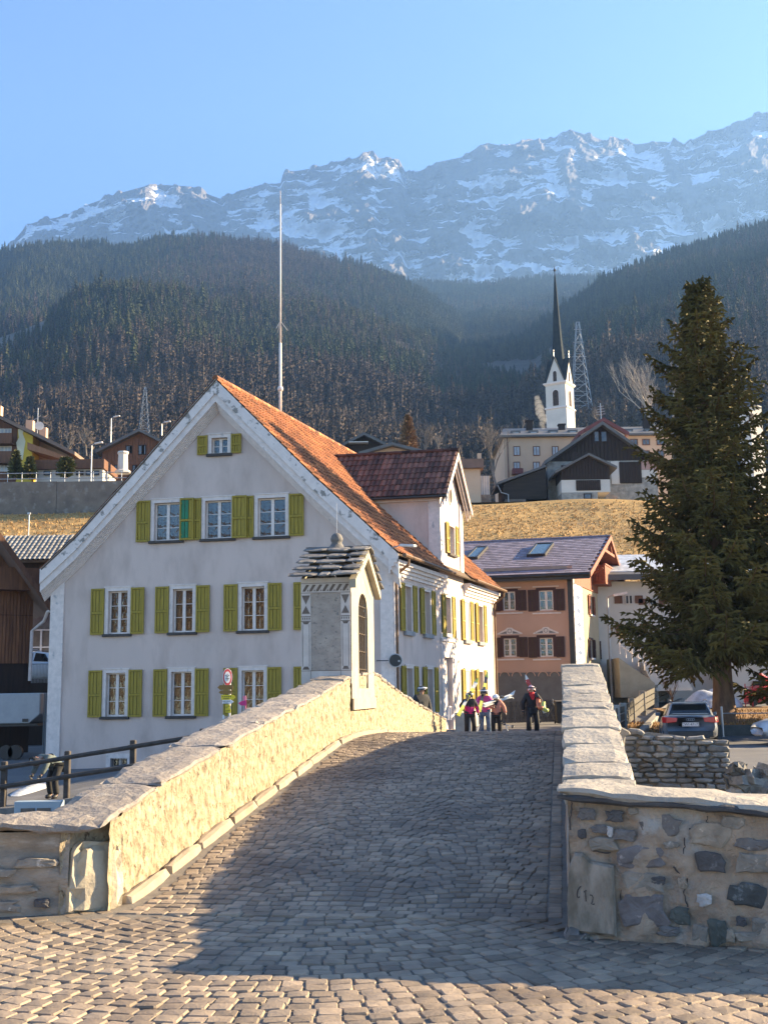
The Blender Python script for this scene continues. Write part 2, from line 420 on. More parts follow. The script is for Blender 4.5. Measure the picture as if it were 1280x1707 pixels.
# meadow slope, terrace
def zmead(x, y):
    return gz(x, y) + .25*noise.noise(V((x*.12, y*.3, 0))) + .5*math.sin(y*.5 + noise.noise(V((x*.03, 0, 0)))*3)*.25*ss(64, 70, y)
sheet('meadow', fr(-60, 70, 1.3), fr(61.5, 98, .6), zmead, M_grass, label='dry golden grass slope behind the houses')
mead_t = MB(); rng = random.Random(3)
for i in range(45000):
    y = rng.uniform(66, 97.5); x = rng.uniform(-.4, .42)*y; z = zmead(x, y); h = rng.uniform(.05, .2); w = rng.uniform(.03,.10); a = rng.uniform(0, 3.14)
    dx, dy = math.cos(a)*w, math.sin(a)*w
    mead_t.add([(x-dx, y-dy, z-.03), (x+dx, y+dy, z-.03), (x+rng.uniform(-.15,.15), y+rng.uniform(-.2,.05), z+h)], [(0,1,2)], 0, rng.random())
mead_t.build('grass_tufts', mat('dry_grass_blades', (.47,.30,.125), (.38,.235,.095), rough=.9, attr=.2), kind='stuff', label='dry golden grass tufts on the meadow slope')
M_terr = mat('village_ground', (.2,.16,.11), (.28,.22,.14), rough=.95, scale=.3, bump=.03, bscale=3)
sheet('village_terrace', fr(-130, 130, 5), [98] + fr(100, 330, 10), lambda x, y: gz(0, 98) + (0 if y < 99 else (y-98)*.0) + max(0, y-175)*.24, M_terr)

# ---- hills ----
def skyl(pts):
    q = []
    for (a, b) in pts:
        d = ray(a, b); q.append((d.x/d.y, d.z/d.y))
    q.sort(); return np.array(q)
HA = skyl([(-700,470),(-300,445),(0,432),(30,420),(60,416),(130,415),(200,412),(280,406),(350,401),(420,405),(480,418),(560,440),(620,455),(660,470),(700,482),(760,522),(820,590),(870,650),(930,700),(1050,760),(1300,800)])
HB = skyl([(560,800),(700,745),(760,700),(820,640),(880,570),(940,512),(1000,472),(1050,455),(1130,431),(1200,406),(1280,384),(1400,345),(1600,300),(1900,240)])
HC = skyl([(-300,520),(300,500),(560,472),(640,475),(700,475),(760,477),(850,472),(950,466),(1050,470),(1200,480),(1800,500)])
HF = skyl([(-700,560),(0,562),(60,540),(130,505),(220,492),(300,500),(380,540),(470,590),(560,640),(650,690),(800,760),(1300,800)])
Z0 = 30.
def hillz(r, Y, detail=True):
    zb = 17 + max(0, Y-175)*.24
    out = 17 + min(max(0, Y-175)*.16, 60)
    x = r*Y
    n = noise.fractal(V((x*.004, Y*.004, 1.3)), 1.0, 2.0, 5) if detail else 0
    n2 = noise.noise(V((x*.0012+5, Y*.0009, 0)))
    for (H, Yr, pw_, ax) in ((HF, 900, 1.25, .5), (HA, 1700, 1.2, 1), (HB, 1350, 1.15, 1), (HC, 2500, 1.15, 1)):
        e = float(np.interp(r, H[:,0], H[:,1])); zr_ = 1.6 + e*Yr
        t = (Y-230)/(Yr-230)
        if t <= 0: continue
        if t <= 1: z = 34 + (zr_-34)*t**pw_ + (28*n + 45*n2)*t*(1-t)*2.4
        else: z = zr_ - (t-1)*zr_*1.3
        out = max(out, z)
    return out
rs = np.linspace(-.60, .62, 290); Ys = np.concatenate([np.linspace(200, 1000, 70), np.linspace(1012, 2560, 110)])
mb = MB(); nx = len(rs)
mb.v = [(r*Y, Y, hillz(r, Y)) for Y in Ys for r in rs]
mb.f = [(j*nx+i, j*nx+i+1, j*nx+nx+i+1, j*nx+nx+i) for j in range(len(Ys)-1) for i in range(nx-1)]
mb.m = [0]*len(mb.f); mb.t = [.5]*len(mb.f)
M_hill = mat('forest_floor', (.06,.05,.038), (.10,.08,.06), rough=.95, scale=.02, c3=(.16,.14,.12), c3scale=.006, c3lo=.62, c3hi=.70, bump=3, bscale=.06)
hills = mb.build('hills', M_hill, smooth=True, kind='structure')

# ---- mountain ----
HM = skyl([(-900,520),(-500,500),(-200,460),(0,425),(20,405),(35,388),(45,375),(75,366),(110,360),(150,340),(200,322),(225,315),(250,308),(290,309),(320,311),(350,325),(370,332),(400,318),(430,310),(468,305),(472,288),(500,284),(520,281),(560,270),(600,262),(612,253),(620,251),(630,263),(665,265),(676,288),(700,285),(730,270),(770,262),(800,243),(812,238),(830,242),(860,240),(880,231),(895,234),(925,230),(950,217),(990,228),(1005,234),(1030,231),(1060,241),(1100,236),(1140,240),(1180,220),(1220,210),(1250,195),(1275,187),(1310,195),(1400,225),(1600,270),(2100,330)])
nr_ = 640; nt_ = 170
rs = np.linspace(-.58, .60, nr_); mb = MB()
Yb, Yt = 2750., 4300.
for j in range(nt_):
    t = j/(nt_-10.)
    for i, r in enumerate(rs):
        e = float(np.interp(r, HM[:,0], HM[:,1])); zt_ = 1.6 + e*Yt
        tt = min(t, 1.0); x = r*Yt
        rd = noise.ridged_multi_fractal(V((x*.0016, tt*3.2, 4.2)), 1.0, 2.1, 7, 1.0, 2.0)
        f2 = noise.fractal(V((x*.006+tt*2.0, tt*14, 2.0)), .9, 2.1, 6)
        f3 = noise.fractal(V((x*.02+tt*7, tt*30, 7.0)), .8, 2.1, 4)
        yy = Yb + (Yt-Yb)*tt**.85 - (rd-1.0)*300*(1-tt*.75) - f2*130*(1-tt*.55) - f3*30
        z = 360 + (zt_-360)*tt**.95 + f2*45*(1-tt) + f3*16*(1-.5*tt)
        cou = noise.ridged_multi_fractal(V((x*.0042+tt*1.1, tt*1.3, 14.2)), .9, 2.2, 5, 1.0, 2.0)   # couloirs and buttresses
        yy -= (cou-1.0)*150*(1-tt*.6)
        bnd = math.sin(z*.012 + x*.009 + f2*2.5 + rd*2); yy += bnd*22*(1-tt*.4)
        if j >= nt_-9:
            yy = Yt + (j-(nt_-9))*90; z = zt_ - (j-(nt_-9))*110
        else:
            # keep the skyline: scale so that the visible elevation stays right
            z = 1.6 + (z-1.6)*(yy/(Yb+(Yt-Yb)*tt**.85))
            if tt > .97: z += f3*18
        mb.v.append((r*yy, yy, z))
mb.f = [(j*nr_+i, j*nr_+i+1, j*nr_+nr_+i+1, j*nr_+nr_+i) for j in range(nt_-1) for i in range(nr_-1)]
mb.m = [0]*len(mb.f); mb.t = [.5]*len(mb.f)
def mountain_mat():
    m = bpy.data.materials.new('rock_and_snow'); m.use_nodes = True; nt = m.node_tree; N = nt.nodes; L = nt.links
    b = N['Principled BSDF']; b.inputs['Roughness'].default_value = .9; b.inputs['Specular IOR Level'].default_value = .1
    g = N.new('ShaderNodeNewGeometry'); sp = N.new('ShaderNodeSeparateXYZ'); L.new(g.outputs['Normal'], sp.inputs[0])
    pp = N.new('ShaderNodeSeparateXYZ'); L.new(g.outputs['Position'], pp.inputs[0])
    def mapn(sc, rot=(0,0,0)):
        n = N.new('ShaderNodeMapping'); n.inputs['Scale'].default_value = sc; n.inputs['Rotation'].default_value = rot; L.new(g.outputs['Position'], n.inputs[0]); return n.outputs[0]
    def nz(v, sc, det=7, ro=.62, dist=0):
        n = N.new('ShaderNodeTexNoise'); n.inputs['Scale'].default_value = sc; n.inputs['Detail'].default_value = det; n.inputs['Roughness'].default_value = ro; n.inputs['Distortion'].default_value = dist; L.new(v, n.inputs[0]); return n.outputs[0]
    def ma(op, a, b_, c=None):
        n = N.new('ShaderNodeMath'); n.operation = op
        for k, q in enumerate((a, b_, c)):
            if q is None: continue
            if isinstance(q, (int, float)): n.inputs[k].default_value = q
            else: L.new(q, n.inputs[k])
        return n.outputs[0]
    diag = nz(mapn((.0028, .0018, .0105), (0, R(30), 0)), 1.0, 8, .68, .6)
    diag2 = nz(mapn((.005, .004, .03), (0, R(-24), 0)), 1.0, 6, .66, .5)
    big = nz(mapn((.0012, .0012, .0018)), 1.0, 4)
    s = ma('ADD', ma('MULTIPLY', diag, 1.05), ma('MULTIPLY', diag2, .62))
    s = ma('ADD', s, ma('MULTIPLY', big, .5))
    at_ = N.new('ShaderNodeAttribute'); at_.attribute_name = 'snow'; s = ma('ADD', s, ma('MULTIPLY', at_.outputs['Fac'], .48))
    # more snow lying in the cirques at the foot and near the crest
    low = N.new('ShaderNodeMapRange'); low.inputs[1].default_value = 1000; low.inputs[2].default_value = 640; low.inputs[3].default_value = 0; low.inputs[4].default_value = .10; L.new(pp.outputs[2], low.inputs[0])
    s = ma('ADD', s, low.outputs[0])
    k = N.new('ShaderNodeMapRange'); k.inputs[1].default_value = SN_LO; k.inputs[2].default_value = SN_LO+.03; L.new(s, k.inputs[0])
    rock = N.new('ShaderNodeMix'); rock.data_type = 'RGBA'; rock.inputs[6].default_value = (.10,.095,.10,1); rock.inputs[7].default_value = (.25,.235,.225,1)
    L.new(nz(mapn((.003,.003,.02), (0, R(12), 0)), 1.0, 8, .7), rock.inputs[0])
    mx = N.new('ShaderNodeMix'); mx.data_type = 'RGBA'; mx.inputs[7].default_value = (.82,.85,.9,1); L.new(rock.outputs[2], mx.inputs[6]); L.new(k.outputs[0], mx.inputs[0])
    L.new(mx.outputs[2], b.inputs['Base Color'])
    bp = N.new('ShaderNodeBump'); bp.inputs['Distance'].default_value = 22; L.new(nz(mapn((.02,.02,.03)), 1.0, 8, .7), bp.inputs['Height']); L.new(bp.outputs[0], b.inputs['Normal'])
    return m
SN_LO = 1.365
mo = mb.build('mountain', mountain_mat(), smooth=False, kind='structure')
G_ = np.array(mb.v).reshape(nt_, nr_, 3)
dz = np.gradient(G_[:,:,2], axis=0); dy = np.abs(np.gradient(G_[:,:,1], axis=0))+1
sl_ = np.clip(1 - np.arctan2(dz, dy)/1.35, 0, 1)
def blur(a, k, ax):
    ker = np.ones(k)/k; return np.apply_along_axis(lambda v: np.convolve(np.pad(v, k//2, mode='edge'), ker, mode='valid')[:len(v)], ax, a)
gl_ = G_[:,:,1] - blur(blur(G_[:,:,1], 25, 1), 9, 0); gl_ = np.clip(gl_/70, -1, 1)
tt_ = np.linspace(0, 1, nt_)[:,None]
lowb = np.clip(1 - np.abs(tt_-.12)/.22, 0, 1)*.45; topb = np.clip((tt_-.82)/.15, 0, 1)*.22
sn_ = np.clip(.30*sl_ + .42*gl_ + lowb*np.clip(gl_+.7,0,1.4) + topb + .28, 0, 1.3)
a_ = mo.data.attributes.new('snow', 'FLOAT', 'POINT'); a_.data.foreach_set('value', sn_.astype(np.float32).ravel())

# ---- forest: three kinds of low conifer meshes instanced on points ----
def conifer_mesh(kind, seed):
    rg = random.Random(seed); mb = MB()
    mb.tube([(0,0,0),(0,0,1)], [.018,.004], 4, m=1, cap=False)
    if kind == 'spruce':
        T = 11
        for k in range(T):
            z = .12 + .86*k/T; r = .19*(1-k/T)**.85+.012; n = 9
            pts = [V((0,0,z+.09))]
            a0 = rg.random()*6
            for j in range(n):
                a = a0+2*math.pi*j/n; rr = r*rg.uniform(.6,1.2) if j%2 == 0 else r*rg.uniform(.3,.55)
                pts.append(V((math.cos(a)*rr, math.sin(a)*rr, z - rr*.35 + rg.uniform(-.012,.012))))
            t = rg.random()
            mb.add(pts, [(0, j+1, (j+1)%n+1) for j in range(n)], 0, t)
    else:
        for k in range(46):
            z = .14 + .84*(k/46)**.95; r = (.20*(1-k/46)**.8+.012)*rg.uniform(.6,1.15); a = rg.random()*6.28
            d = V((math.cos(a), math.sin(a), 0)); q = V((-d.y, d.x, 0))
            tip = d*r + V((0,0,z+.05*rg.random()+r*.2))
            b0 = V((0,0,z)); w = .012+r*.13
            mb.add([b0, d*r*.55+q*w+V((0,0,z+.01)), tip, d*r*.55-q*w+V((0,0,z-.015))], [(0,1,2,3)], 0, rg.random())
            mb.add([b0, d*r*.5+V((0,0,z+w)), tip, d*r*.5-V((0,0,w-z))], [(0,1,2,3)], 0, rg.random())
    return mb
def tree_mat(name, c1, c2):
    m = mat(name, c1, c2, rough=.95, scale=.004, rnd=.45, attr=.25, spec=.1); return m
M_spr = tree_mat('distant_spruce', (.026,.036,.02), (.045,.047,.022))
M_lar = tree_mat('distant_larch', (.062,.048,.043), (.10,.076,.056))
M_trk = mat('distant_trunk', (.08,.06,.05), rough=.9)
protos = []
for i, (kd, mt) in enumerate((('spruce', M_spr), ('spruce', M_spr), ('larch', M_lar), ('larch', M_lar))):
    mb = conifer_mesh(kd, 10+i); me = bpy.data.meshes.new('conifer_shape')
    me.from_pydata(mb.v, [], mb.f); me.materials.append(mt); me.materials.append(M_trk)
    me.polygons.foreach_set('material_index', mb.m)
    a_ = me.attributes.new('tint', 'FLOAT', 'FACE'); a_.data.foreach_set('value', mb.t)
    protos.append(bpy.data.objects.new('conifer_shape', me))
rg = random.Random(11); P = []; SC = []; RT = []; VR = []
def addtree(r, Y):
    x = r*Y
    c = noise.noise(V((x*.004, Y*.003, 9.1)))
    if c > .56 and Y > 600: return
    c3 = noise.noise(V((x*.006+40, Y*.006, 3.)))
    z = hillz(r, Y)
    mixv = noise.noise(V((x*.003, Y*.0035, 20))) + .55*(Y/1700 - .75) + rg.uniform(-.35,.35)
    if Y < 650: mixv -= .35
    if Y < 330: mixv -= .5
    v = rg.randrange(2) if mixv > -.18 else 2+rg.randrange(2)
    h = rg.uniform(8, 21) * (.7 if Y < 330 else 1) * (1 if v < 2 else .95)
    h *= 1 + .45*noise.noise(V((x*.012, Y*.01, 31.)))
    if c3 > .35: h *= .6
    if rg.random() < .03: h *= 1.35
    P.append((x, Y, z-.5)); SC.append(h); RT.append(rg.random()*6.28); VR.append(v)
n = 0
while n < 74000:
    Y = math.sqrt(rg.uniform(300**2, 1760**2)); addtree(rg.uniform(-.50, .52), Y); n += 1
for _ in range(2500):
    Y = math.sqrt(rg.uniform(235**2, 430**2)); addtree(rg.uniform(-.42, .42), Y)
for _ in range(14000):
    Y = math.sqrt(rg.uniform(1760**2, 2540**2)); r = rg.uniform(.0, .3); addtree(r, Y)
me = bpy.data.meshes.new('forest'); me.from_pydata(P, [], [])
for nm, arr in (('sc', SC), ('rt', RT), ('vr', VR)):
    a_ = me.attributes.new(nm, 'FLOAT', 'POINT'); a_.data.foreach_set('value', [float(q) for q in arr])
forest = bpy.data.objects.new('forest', me); COL.objects.link(forest)
tag(forest, 'dark spruce and bare larch forest covering the hills behind the village', None, None, 'stuff')
ng = bpy.data.node_groups.new('forest_scatter', 'GeometryNodeTree')
ng.interface.new_socket('Geometry', in_out='INPUT', socket_type='NodeSocketGeometry'); ng.interface.new_socket('Geometry', in_out='OUTPUT', socket_type='NodeSocketGeometry')
gi = ng.nodes.new('NodeGroupInput'); go = ng.nodes.new('NodeGroupOutput'); jn = ng.nodes.new('GeometryNodeJoinGeometry')
def attr(nm):
    n = ng.nodes.new('GeometryNodeInputNamedAttribute'); n.data_type = 'FLOAT'; n.inputs[0].default_value = nm; return n.outputs[0]
cx = ng.nodes.new('ShaderNodeCombineXYZ'); ng.links.new(attr('rt'), cx.inputs[2])
for i, po in enumerate(protos):
    oi = ng.nodes.new('GeometryNodeObjectInfo'); oi.inputs[0].default_value = po
    ip = ng.nodes.new('GeometryNodeInstanceOnPoints'); cm = ng.nodes.new('FunctionNodeCompare'); cm.data_type = 'FLOAT'; cm.operation = 'EQUAL'
    cm.inputs[1].default_value = float(i); cm.inputs['Epsilon'].default_value = .1
    ng.links.new(attr('vr'), cm.inputs[0]); ng.links.new(cm.outputs[0], ip.inputs['Selection'])
    ng.links.new(gi.outputs[0], ip.inputs['Points']); ng.links.new(oi.outputs['Geometry'], ip.inputs['Instance'])
    ng.links.new(cx.outputs[0], ip.inputs['Rotation']); ng.links.new(attr('sc'), ip.inputs['Scale'])
    ng.links.new(ip.outputs[0], jn.inputs[0])
ng.links.new(jn.outputs[0], go.inputs[0])
md = forest.modifiers.new('scatter', 'NODES'); md.node_group = ng

# ---- haze ----
HZ_DENS = 1.3e-4
hb = MB(); hb.box((0, 2270, 1290), (5300, 4780, 2592))
hm = bpy.data.materials.new('valley_haze'); hm.use_nodes = True; nt = hm.node_tree
nt.nodes.remove(nt.nodes['Principled BSDF'])
pv = nt.nodes.new('ShaderNodeVolumePrincipled'); pv.inputs['Color'].default_value = (.26,.50,1.0,1); pv.inputs['Density'].default_value = HZ_DENS; pv.inputs['Anisotropy'].default_value = .25
nt.links.new(pv.outputs[0], nt.nodes['Material Output'].inputs['Volume'])
hz = hb.build('haze', hm, kind='stuff', label='thin blue valley haze'); hz.visible_shadow = True
# ---------------------------------------------------------------- setts
M_sett = mat('granite_sett', (.325,.248,.175), (.21,.165,.122), rough=.72, scale=5, bump=.006, bscale=55, rnd=.28, c3=(.155,.115,.085), c3scale=.9, c3lo=.50, c3hi=.72)
M_settm = mat('granite_sett_far', (.31,.24,.17), (.19,.152,.115), rough=.72, scale=5, bump=.006, bscale=55, attr=.30, c3=(.13,.10,.078), c3scale=.7, c3lo=.48, c3hi=.68)
rs_ = random.Random(21)
def block_shape(w, d, h, rg, n8=True, jit=.045, depth=.045, tk=1.0):
    """rounded stone block, outline w x d, top at h"""
    c = []
    for (sx, sy) in ((-1,-1),(1,-1),(1,1),(-1,1)): c.append(V((sx*w/2*(1+rg.uniform(-jit,jit)), sy*d/2*(1+rg.uniform(-jit,jit)), 0)))
    if n8:
        o = []
        for i in range(4):
            p, a, b = c[i], c[i-1], c[(i+1)%4]; k = rg.uniform(.06,.14)
            o += [p + (a-p)*k, p + (b-p)*k]
    else: o = c
    n = len(o); tl = V((rg.uniform(-.03,.03), rg.uniform(-.03,.03), 0))*tk
    def ring(sc, z): return [V((p.x*sc, p.y*sc, z + p.x*tl.x + p.y*tl.y)) for p in o]
    vs = ring(1.0, -depth) + ring(.985, h-.012) + ring(.90, h-.002)
    vs.append(V((0,0,h+.002)))
    fs = [(r*n+i, r*n+(i+1)%n, (r+1)*n+(i+1)%n, (r+1)*n+i) for r in range(2) for i in range(n)]
    fs += [(2*n+i, 2*n+(i+1)%n, 3*n) for i in range(n)]
    return vs, fs
sett_pts = []   # (x,y,z,rot,w,d)
CEN = V((-.55, 9.6, 0))
SJ = 8.15
# concentric courses of the plaza
k = 0; r_ = .5
while r_ < 12.5:
    dr = .115 if r_ < 7 else .125; n = max(6, int(2*math.pi*r_/.134)); ph = rs_.random()
    for i in range(n):
        a = 2*math.pi*(i+ph+rs_.uniform(-.06,.06))/n
        x = CEN.x + r_*math.cos(a); y = CEN.y + r_*math.sin(a)
        s, u = toB(x, y)
        if s > SJ-.03 or y < 4.2 or abs(x) > 5.0: continue
        sett_pts.append((x, y, zr(s), a+math.pi/2, .128*rs_.uniform(.93,1.03), dr*.97, 0))
    r_ += dr
# bridge segment: bowed courses
s_ = SJ+.05; row = 0
while s_ < 33.4:
    wd = .108; off = rs_.random()*wd
    u = BL+.16+off*.6
    while u < -.30:
        w = wd*rs_.uniform(.85,1.2)
        ph = (u-BL)/1.06; bow = .17*(1-(2*(ph%1)-1)**2); sl = -.17*4*(2*(ph%1)-1)/1.06*.5
        fd = ss(SJ+.1, SJ+.7, s_)
        s2 = s_ + bow*fd
        p = BP(s2, u+w/2, zr(s2))
        sett_pts.append((p.x, p.y, p.z, math.atan2(BN.y, BN.x) + math.atan(sl)*fd, w*.965, .099, math.atan2(zr(s2+.1)-zr(s2-.1), .2)))
        u += w
    s_ += .103
# gutter strip beside the right parapet: lengthwise setts
for (u0, wv) in ((-.245,.10), (-.135,.10), (-.035,.08)):
    s_ = SJ
    while s_ < 33:
        L_ = .125*rs_.uniform(.9,1.15); p = BP(s_+L_/2, u0, zr(s_+L_/2)-.003)
        sett_pts.append((p.x, p.y, p.z, math.atan2(BN.y, BN.x), wv, L_*.94, math.atan2(zr(s_+.1)-zr(s_-.1), .2))); s_ += L_
# the border course at the foot of the bridge
u = BL+.1
while u < -.3:
    w = .2*rs_.uniform(.9,1.1); p = BP(SJ-.06, u+w/2, zr(SJ)+.004); u += w
    sett_pts.append((p.x, p.y, p.z, math.atan2(BN.y, BN.x), w*.94, .11, 0))
def _inwall(x, y):
    s, u = toB(x, y)
    if u > -.02 and s > 7.9: return True
    if u > -.1 and y > 7.5 - .305*(x-1.215) + .03: return True
    if u < BL+.02 and s > 8.2: return True
    return False
sett_pts = [q for q in sett_pts if not _inwall(q[0], q[1])]
def _scr(q):
    v = CR.transposed() @ (V(q[:3]) - EYE)
    return (abs(v.x/-v.z*FPX) < 660 and abs(v.y/-v.z*FPX) < 870), v.length
vis = []; rest = []
for q in sett_pts:
    ok, dist = _scr(q); (vis if ok else rest).append((dist, q))
vis.sort(key=lambda a: a[0]); near = vis[:300]; rest += vis[300:]
smesh = []
for i in range(14):
    vs, fs = block_shape(1, 1, .0, rs_, True, .05, tk=.18)
    me = bpy.data.meshes.new('sett'); me.from_pydata(vs, [], fs); me.materials.append(M_sett)
    me.polygons.foreach_set('use_smooth', [False]*len(fs)); smesh.append(me)
for dist, (x, y, z, rz, w, d, tl) in near:
    o = bpy.data.objects.new('sett', smesh[rs_.randrange(14)]); COL.objects.link(o); o.parent = plaza
    o.location = (x, y, z + rs_.uniform(-.004,.004)); o.rotation_euler = (rs_.uniform(-.015,.015), rs_.uniform(-.015,.015), rz); o.scale = (w, d, 1)
far = MB(); br = MB()
for dist, (x, y, z, rz, w, d, tl) in rest:
    vs, fs = block_shape(w, d, 0, rs_, dist < 13); c, s_n = math.cos(rz), math.sin(rz); t = rs_.random(); dz = rs_.uniform(-.006,.005)
    onb = tl != 0 or toB(x, y)[0] > SJ
    g = math.tan(tl)
    out = []
    for v in vs:
        X = v.x*c - v.y*s_n; Y = v.x*s_n + v.y*c
        out.append((x+X, y+Y, z + v.z + dz + (X*BD.x+Y*BD.y)*g))
    (br if onb else far).add(out, fs, 0, t)
far.build('sett_paving', M_settm, plaza, kind='stuff')
br.build('sett_paving', M_settm, roadbed, kind='stuff')

# ---------------------------------------------------------------- rough stone shapes
def rough_block(L, W, H, rg, nx=6, ny=3, nz=2, amp=.02, seed=None, edge=.012):
    """box -> noisy slab, centred, returns MB"""
    sd_ = rg.uniform(0, 99); mb = MB(); idx = {}
    def vid(i, j, k):
        if (i,j,k) not in idx:
            x = (i/nx-.5)*L; y = (j/ny-.5)*W; z = (k/nz-.5)*H
            p = V((x, y, z)); q = V((x*3+sd_, y*3, z*3))
            nv = noise.noise_vector(q)*amp + noise.noise_vector(q*3.1)*amp*.5
            e = sum([i in (0,nx), j in (0,ny), k in (0,nz)])
            if e >= 2: p *= 1 - edge*(e-1)/max(.05, min(L, W, H)) if False else 1
            if e >= 2: p -= V(((i==nx)-(i==0), (j==ny)-(j==0), (k==nz)-(k==0)))*edge*(e-1)*rg.uniform(.5,1.5)
            idx[(i,j,k)] = len(mb.v); mb.v.append(tuple(p + nv))
        return idx[(i,j,k)]
    def f(*a): mb.f.append(a); mb.m.append(0); mb.t.append(.5)
    for i in range(nx):
        for j in range(ny):
            f(vid(i,j,nz), vid(i+1,j,nz), vid(i+1,j+1,nz), vid(i,j+1,nz)); f(vid(i,j,0), vid(i,j+1,0), vid(i+1,j+1,0), vid(i+1,j,0))
        for k in range(nz):
            f(vid(i,0,k), vid(i+1,0,k), vid(i+1,0,k+1), vid(i,0,k+1)); f(vid(i,ny,k), vid(i,ny,k+1), vid(i+1,ny,k+1), vid(i+1,ny,k))
    for j in range(ny):
        for k in range(nz):
            f(vid(0,j,k), vid(0,j,k+1), vid(0,j+1,k+1), vid(0,j+1,k)); f(vid(nx,j,k), vid(nx,j+1,k), vid(nx,j+1,k+1), vid(nx,j,k+1))
    return mb
M_cap = mat('pale_capstone', (.36,.325,.27), (.28,.25,.21), rough=.85, scale=3, bump=.012, bscale=28, rnd=.12, c3=(.20,.185,.17), c3scale=5, c3lo=.60, c3hi=.70, vor=.4, vscale=22)
M_capl = mat('pitted_capstone', (.30,.26,.22), (.22,.19,.165), rough=.9, scale=6, bump=.016, bscale=30, rnd=.12, c3=(.33,.30,.26), c3scale=9, vor=.5, vscale=16)
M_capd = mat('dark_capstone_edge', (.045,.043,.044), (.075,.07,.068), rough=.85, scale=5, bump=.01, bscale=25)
M_render = mat('yellow_lime_render', (.40,.33,.225), (.27,.21,.135), rough=.92, scale=11, lo=.40, hi=.62, bump=.06, bscale=12, c3=(.13,.09,.055), c3scale=24, c3lo=.59, c3hi=.65, vor=.8, vscale=11, stretch=(1,1,.7))
M_kerb = mat('kerb_stone', (.33,.27,.20), (.26,.21,.155), rough=.85, scale=4, bump=.006, bscale=30, rnd=.1)
M_mortar = mat('grey_brown_mortar', (.44,.345,.255), (.29,.225,.17), rough=.95, scale=7, bump=.05, bscale=14, c3=(.42,.39,.35), c3scale=3.5, c3lo=.56, c3hi=.66, vor=.5, vscale=9)

def placed(mb, name, mats, parent, M3, loc, kind=None, smooth=False, label=None):
    o = mb.build(name, mats, parent, off=V((0,0,0)), smooth=smooth, kind=kind, label=label)
    b = V((0,0,0)); q = parent
    while q is not None:
        if q.name in OFF: b = OFF[q.name]; break
        q = q.parent
    M4 = M3.to_4x4(); M4.translation = V(loc) - b; o.matrix_local = M4
    return o
def basis(x, y, z): return Matrix((x, y, z)).transposed()

# bridge body (spandrels, vault) under the road
body = MB()
for (u, sg) in ((BL-.45, -1), (.45, 1)):
    for a in fr(8.0, 31.4, .6)[:-1]:
        b = a+.6
        def arch(s): 
            t = (s-19.0)/9.0; return -4.6 if abs(t) >= 1 else -4.6 + 4.6*math.sqrt(1-t*t)
        body.poly([BP(a,u,arch(a)), BP(b,u,arch(b)), BP(b,u,zr(b)+.02), BP(a,u,zr(a)+.02)])
for a in fr(10.0, 28.0, .6)[:-1]:
    b = a+.6; body.poly([BP(a,BL-.45,arch(a)),BP(b,BL-.45,arch(b)),BP(b,.45,arch(b)),BP(a,.45,arch(a))])
body.build('bridge_vault', mat('vault_stone', (.24,.22,.19), (.16,.15,.13), rough=.9, scale=3, bump=.04, bscale=6, vor=.7, vscale=3), kind='structure')
near_bank = MB()
near_bank.poly([(-14, 9.0, -.05), (14, 9.0, -.05), (14, 8.9, -4.8), (-14, 8.9, -4.8)])
near_bank.build('near_embankment', MATS['vault_stone'], kind='structure')

# ---- right parapet ----
RT = [(7.2,.94),(7.8,.94),(9.0,1.12),(9.9,1.26),(11.5,1.49),(13.2,1.73),(14.8,1.915),(17,1.90),(20,1.80),(26,1.35),(33,.85)]
RTf = lambda s: pw(RT, s)
rp = thing('stone_parapet', BP(12, .22, 0), 'right-hand bridge parapet capped with pale stone slabs, rising away from the corner', 'parapet wall')
def face_grid(mb, fn, a0, a1, na, z0f, z1f, nz_, amp, sd, freq=4):
    """fn(a,z,d)->point; displaced"""
    o = len(mb.v)
    for j in range(nz_+1):
        for i in range(na+1):
            a = a0+(a1-a0)*i/na; z = z0f(a)+(z1f(a)-z0f(a))*j/nz_
            q = V((a*freq, z*freq, sd)); d = noise.fractal(q, .9, 2.1, 4)*amp
            mb.v.append(tuple(fn(a, z, d)))
    for j in range(nz_):
        for i in range(na):
            k = o+j*(na+1)+i; mb.f.append((k, k+1, k+na+2, k+na+1)); mb.m.append(0); mb.t.append(.5)
w = MB()
face_grid(w, lambda a, z, d: BP(a, .01+d - .05*(1-ss(0,.9,z-zr(a))), z), 7.62, 33, 200, lambda a: zr(a)-.1, lambda a: RTf(a)-.055, 6, .02, 1.)
face_grid(w, lambda a, z, d: BP(a, .42+d, z), 8.0, 33, 120, lambda a: zr(a)-.5, lambda a: RTf(a)-.055, 5, .02, 2.)
w.poly([BP(33,0,zr(33)-.3),BP(33,.45,zr(33)-.3),BP(33,.45,RTf(33)-.05),BP(33,0,RTf(33)-.05)])
w.build('wall', M_mortar, rp, smooth=True)
ra = random.Random(5)
s_ = 7.66; lens = [.50,.50,.7,.62,.58,.44,.4,.56,.62,.7,.62,.66]
k = 0
while s_ < 32:
    L_ = lens[k] if k < len(lens) else ra.uniform(.5,.8); k += 1
    wd = .50
    b = rough_block(L_-.012, wd+ra.uniform(-.015,.02), .10, ra, 5, 5, 2, .016, edge=.010)
    mz = s_+L_/2; sl = V((BD.x, BD.y, (RTf(mz+.3)-RTf(mz-.3))/.6)).normalized()
    lat = BN; up = lat.cross(sl)
    placed(b, 'cap_slab', M_cap, rp, basis(sl, -lat, up) if False else basis(sl, lat.cross(V((0,0,1)))*0 + (-lat), sl.cross(-lat)), BP(mz, .205 + (wd-.5)/2, RTf(mz)-.045+ra.uniform(-.008,.008)))
    s_ += L_
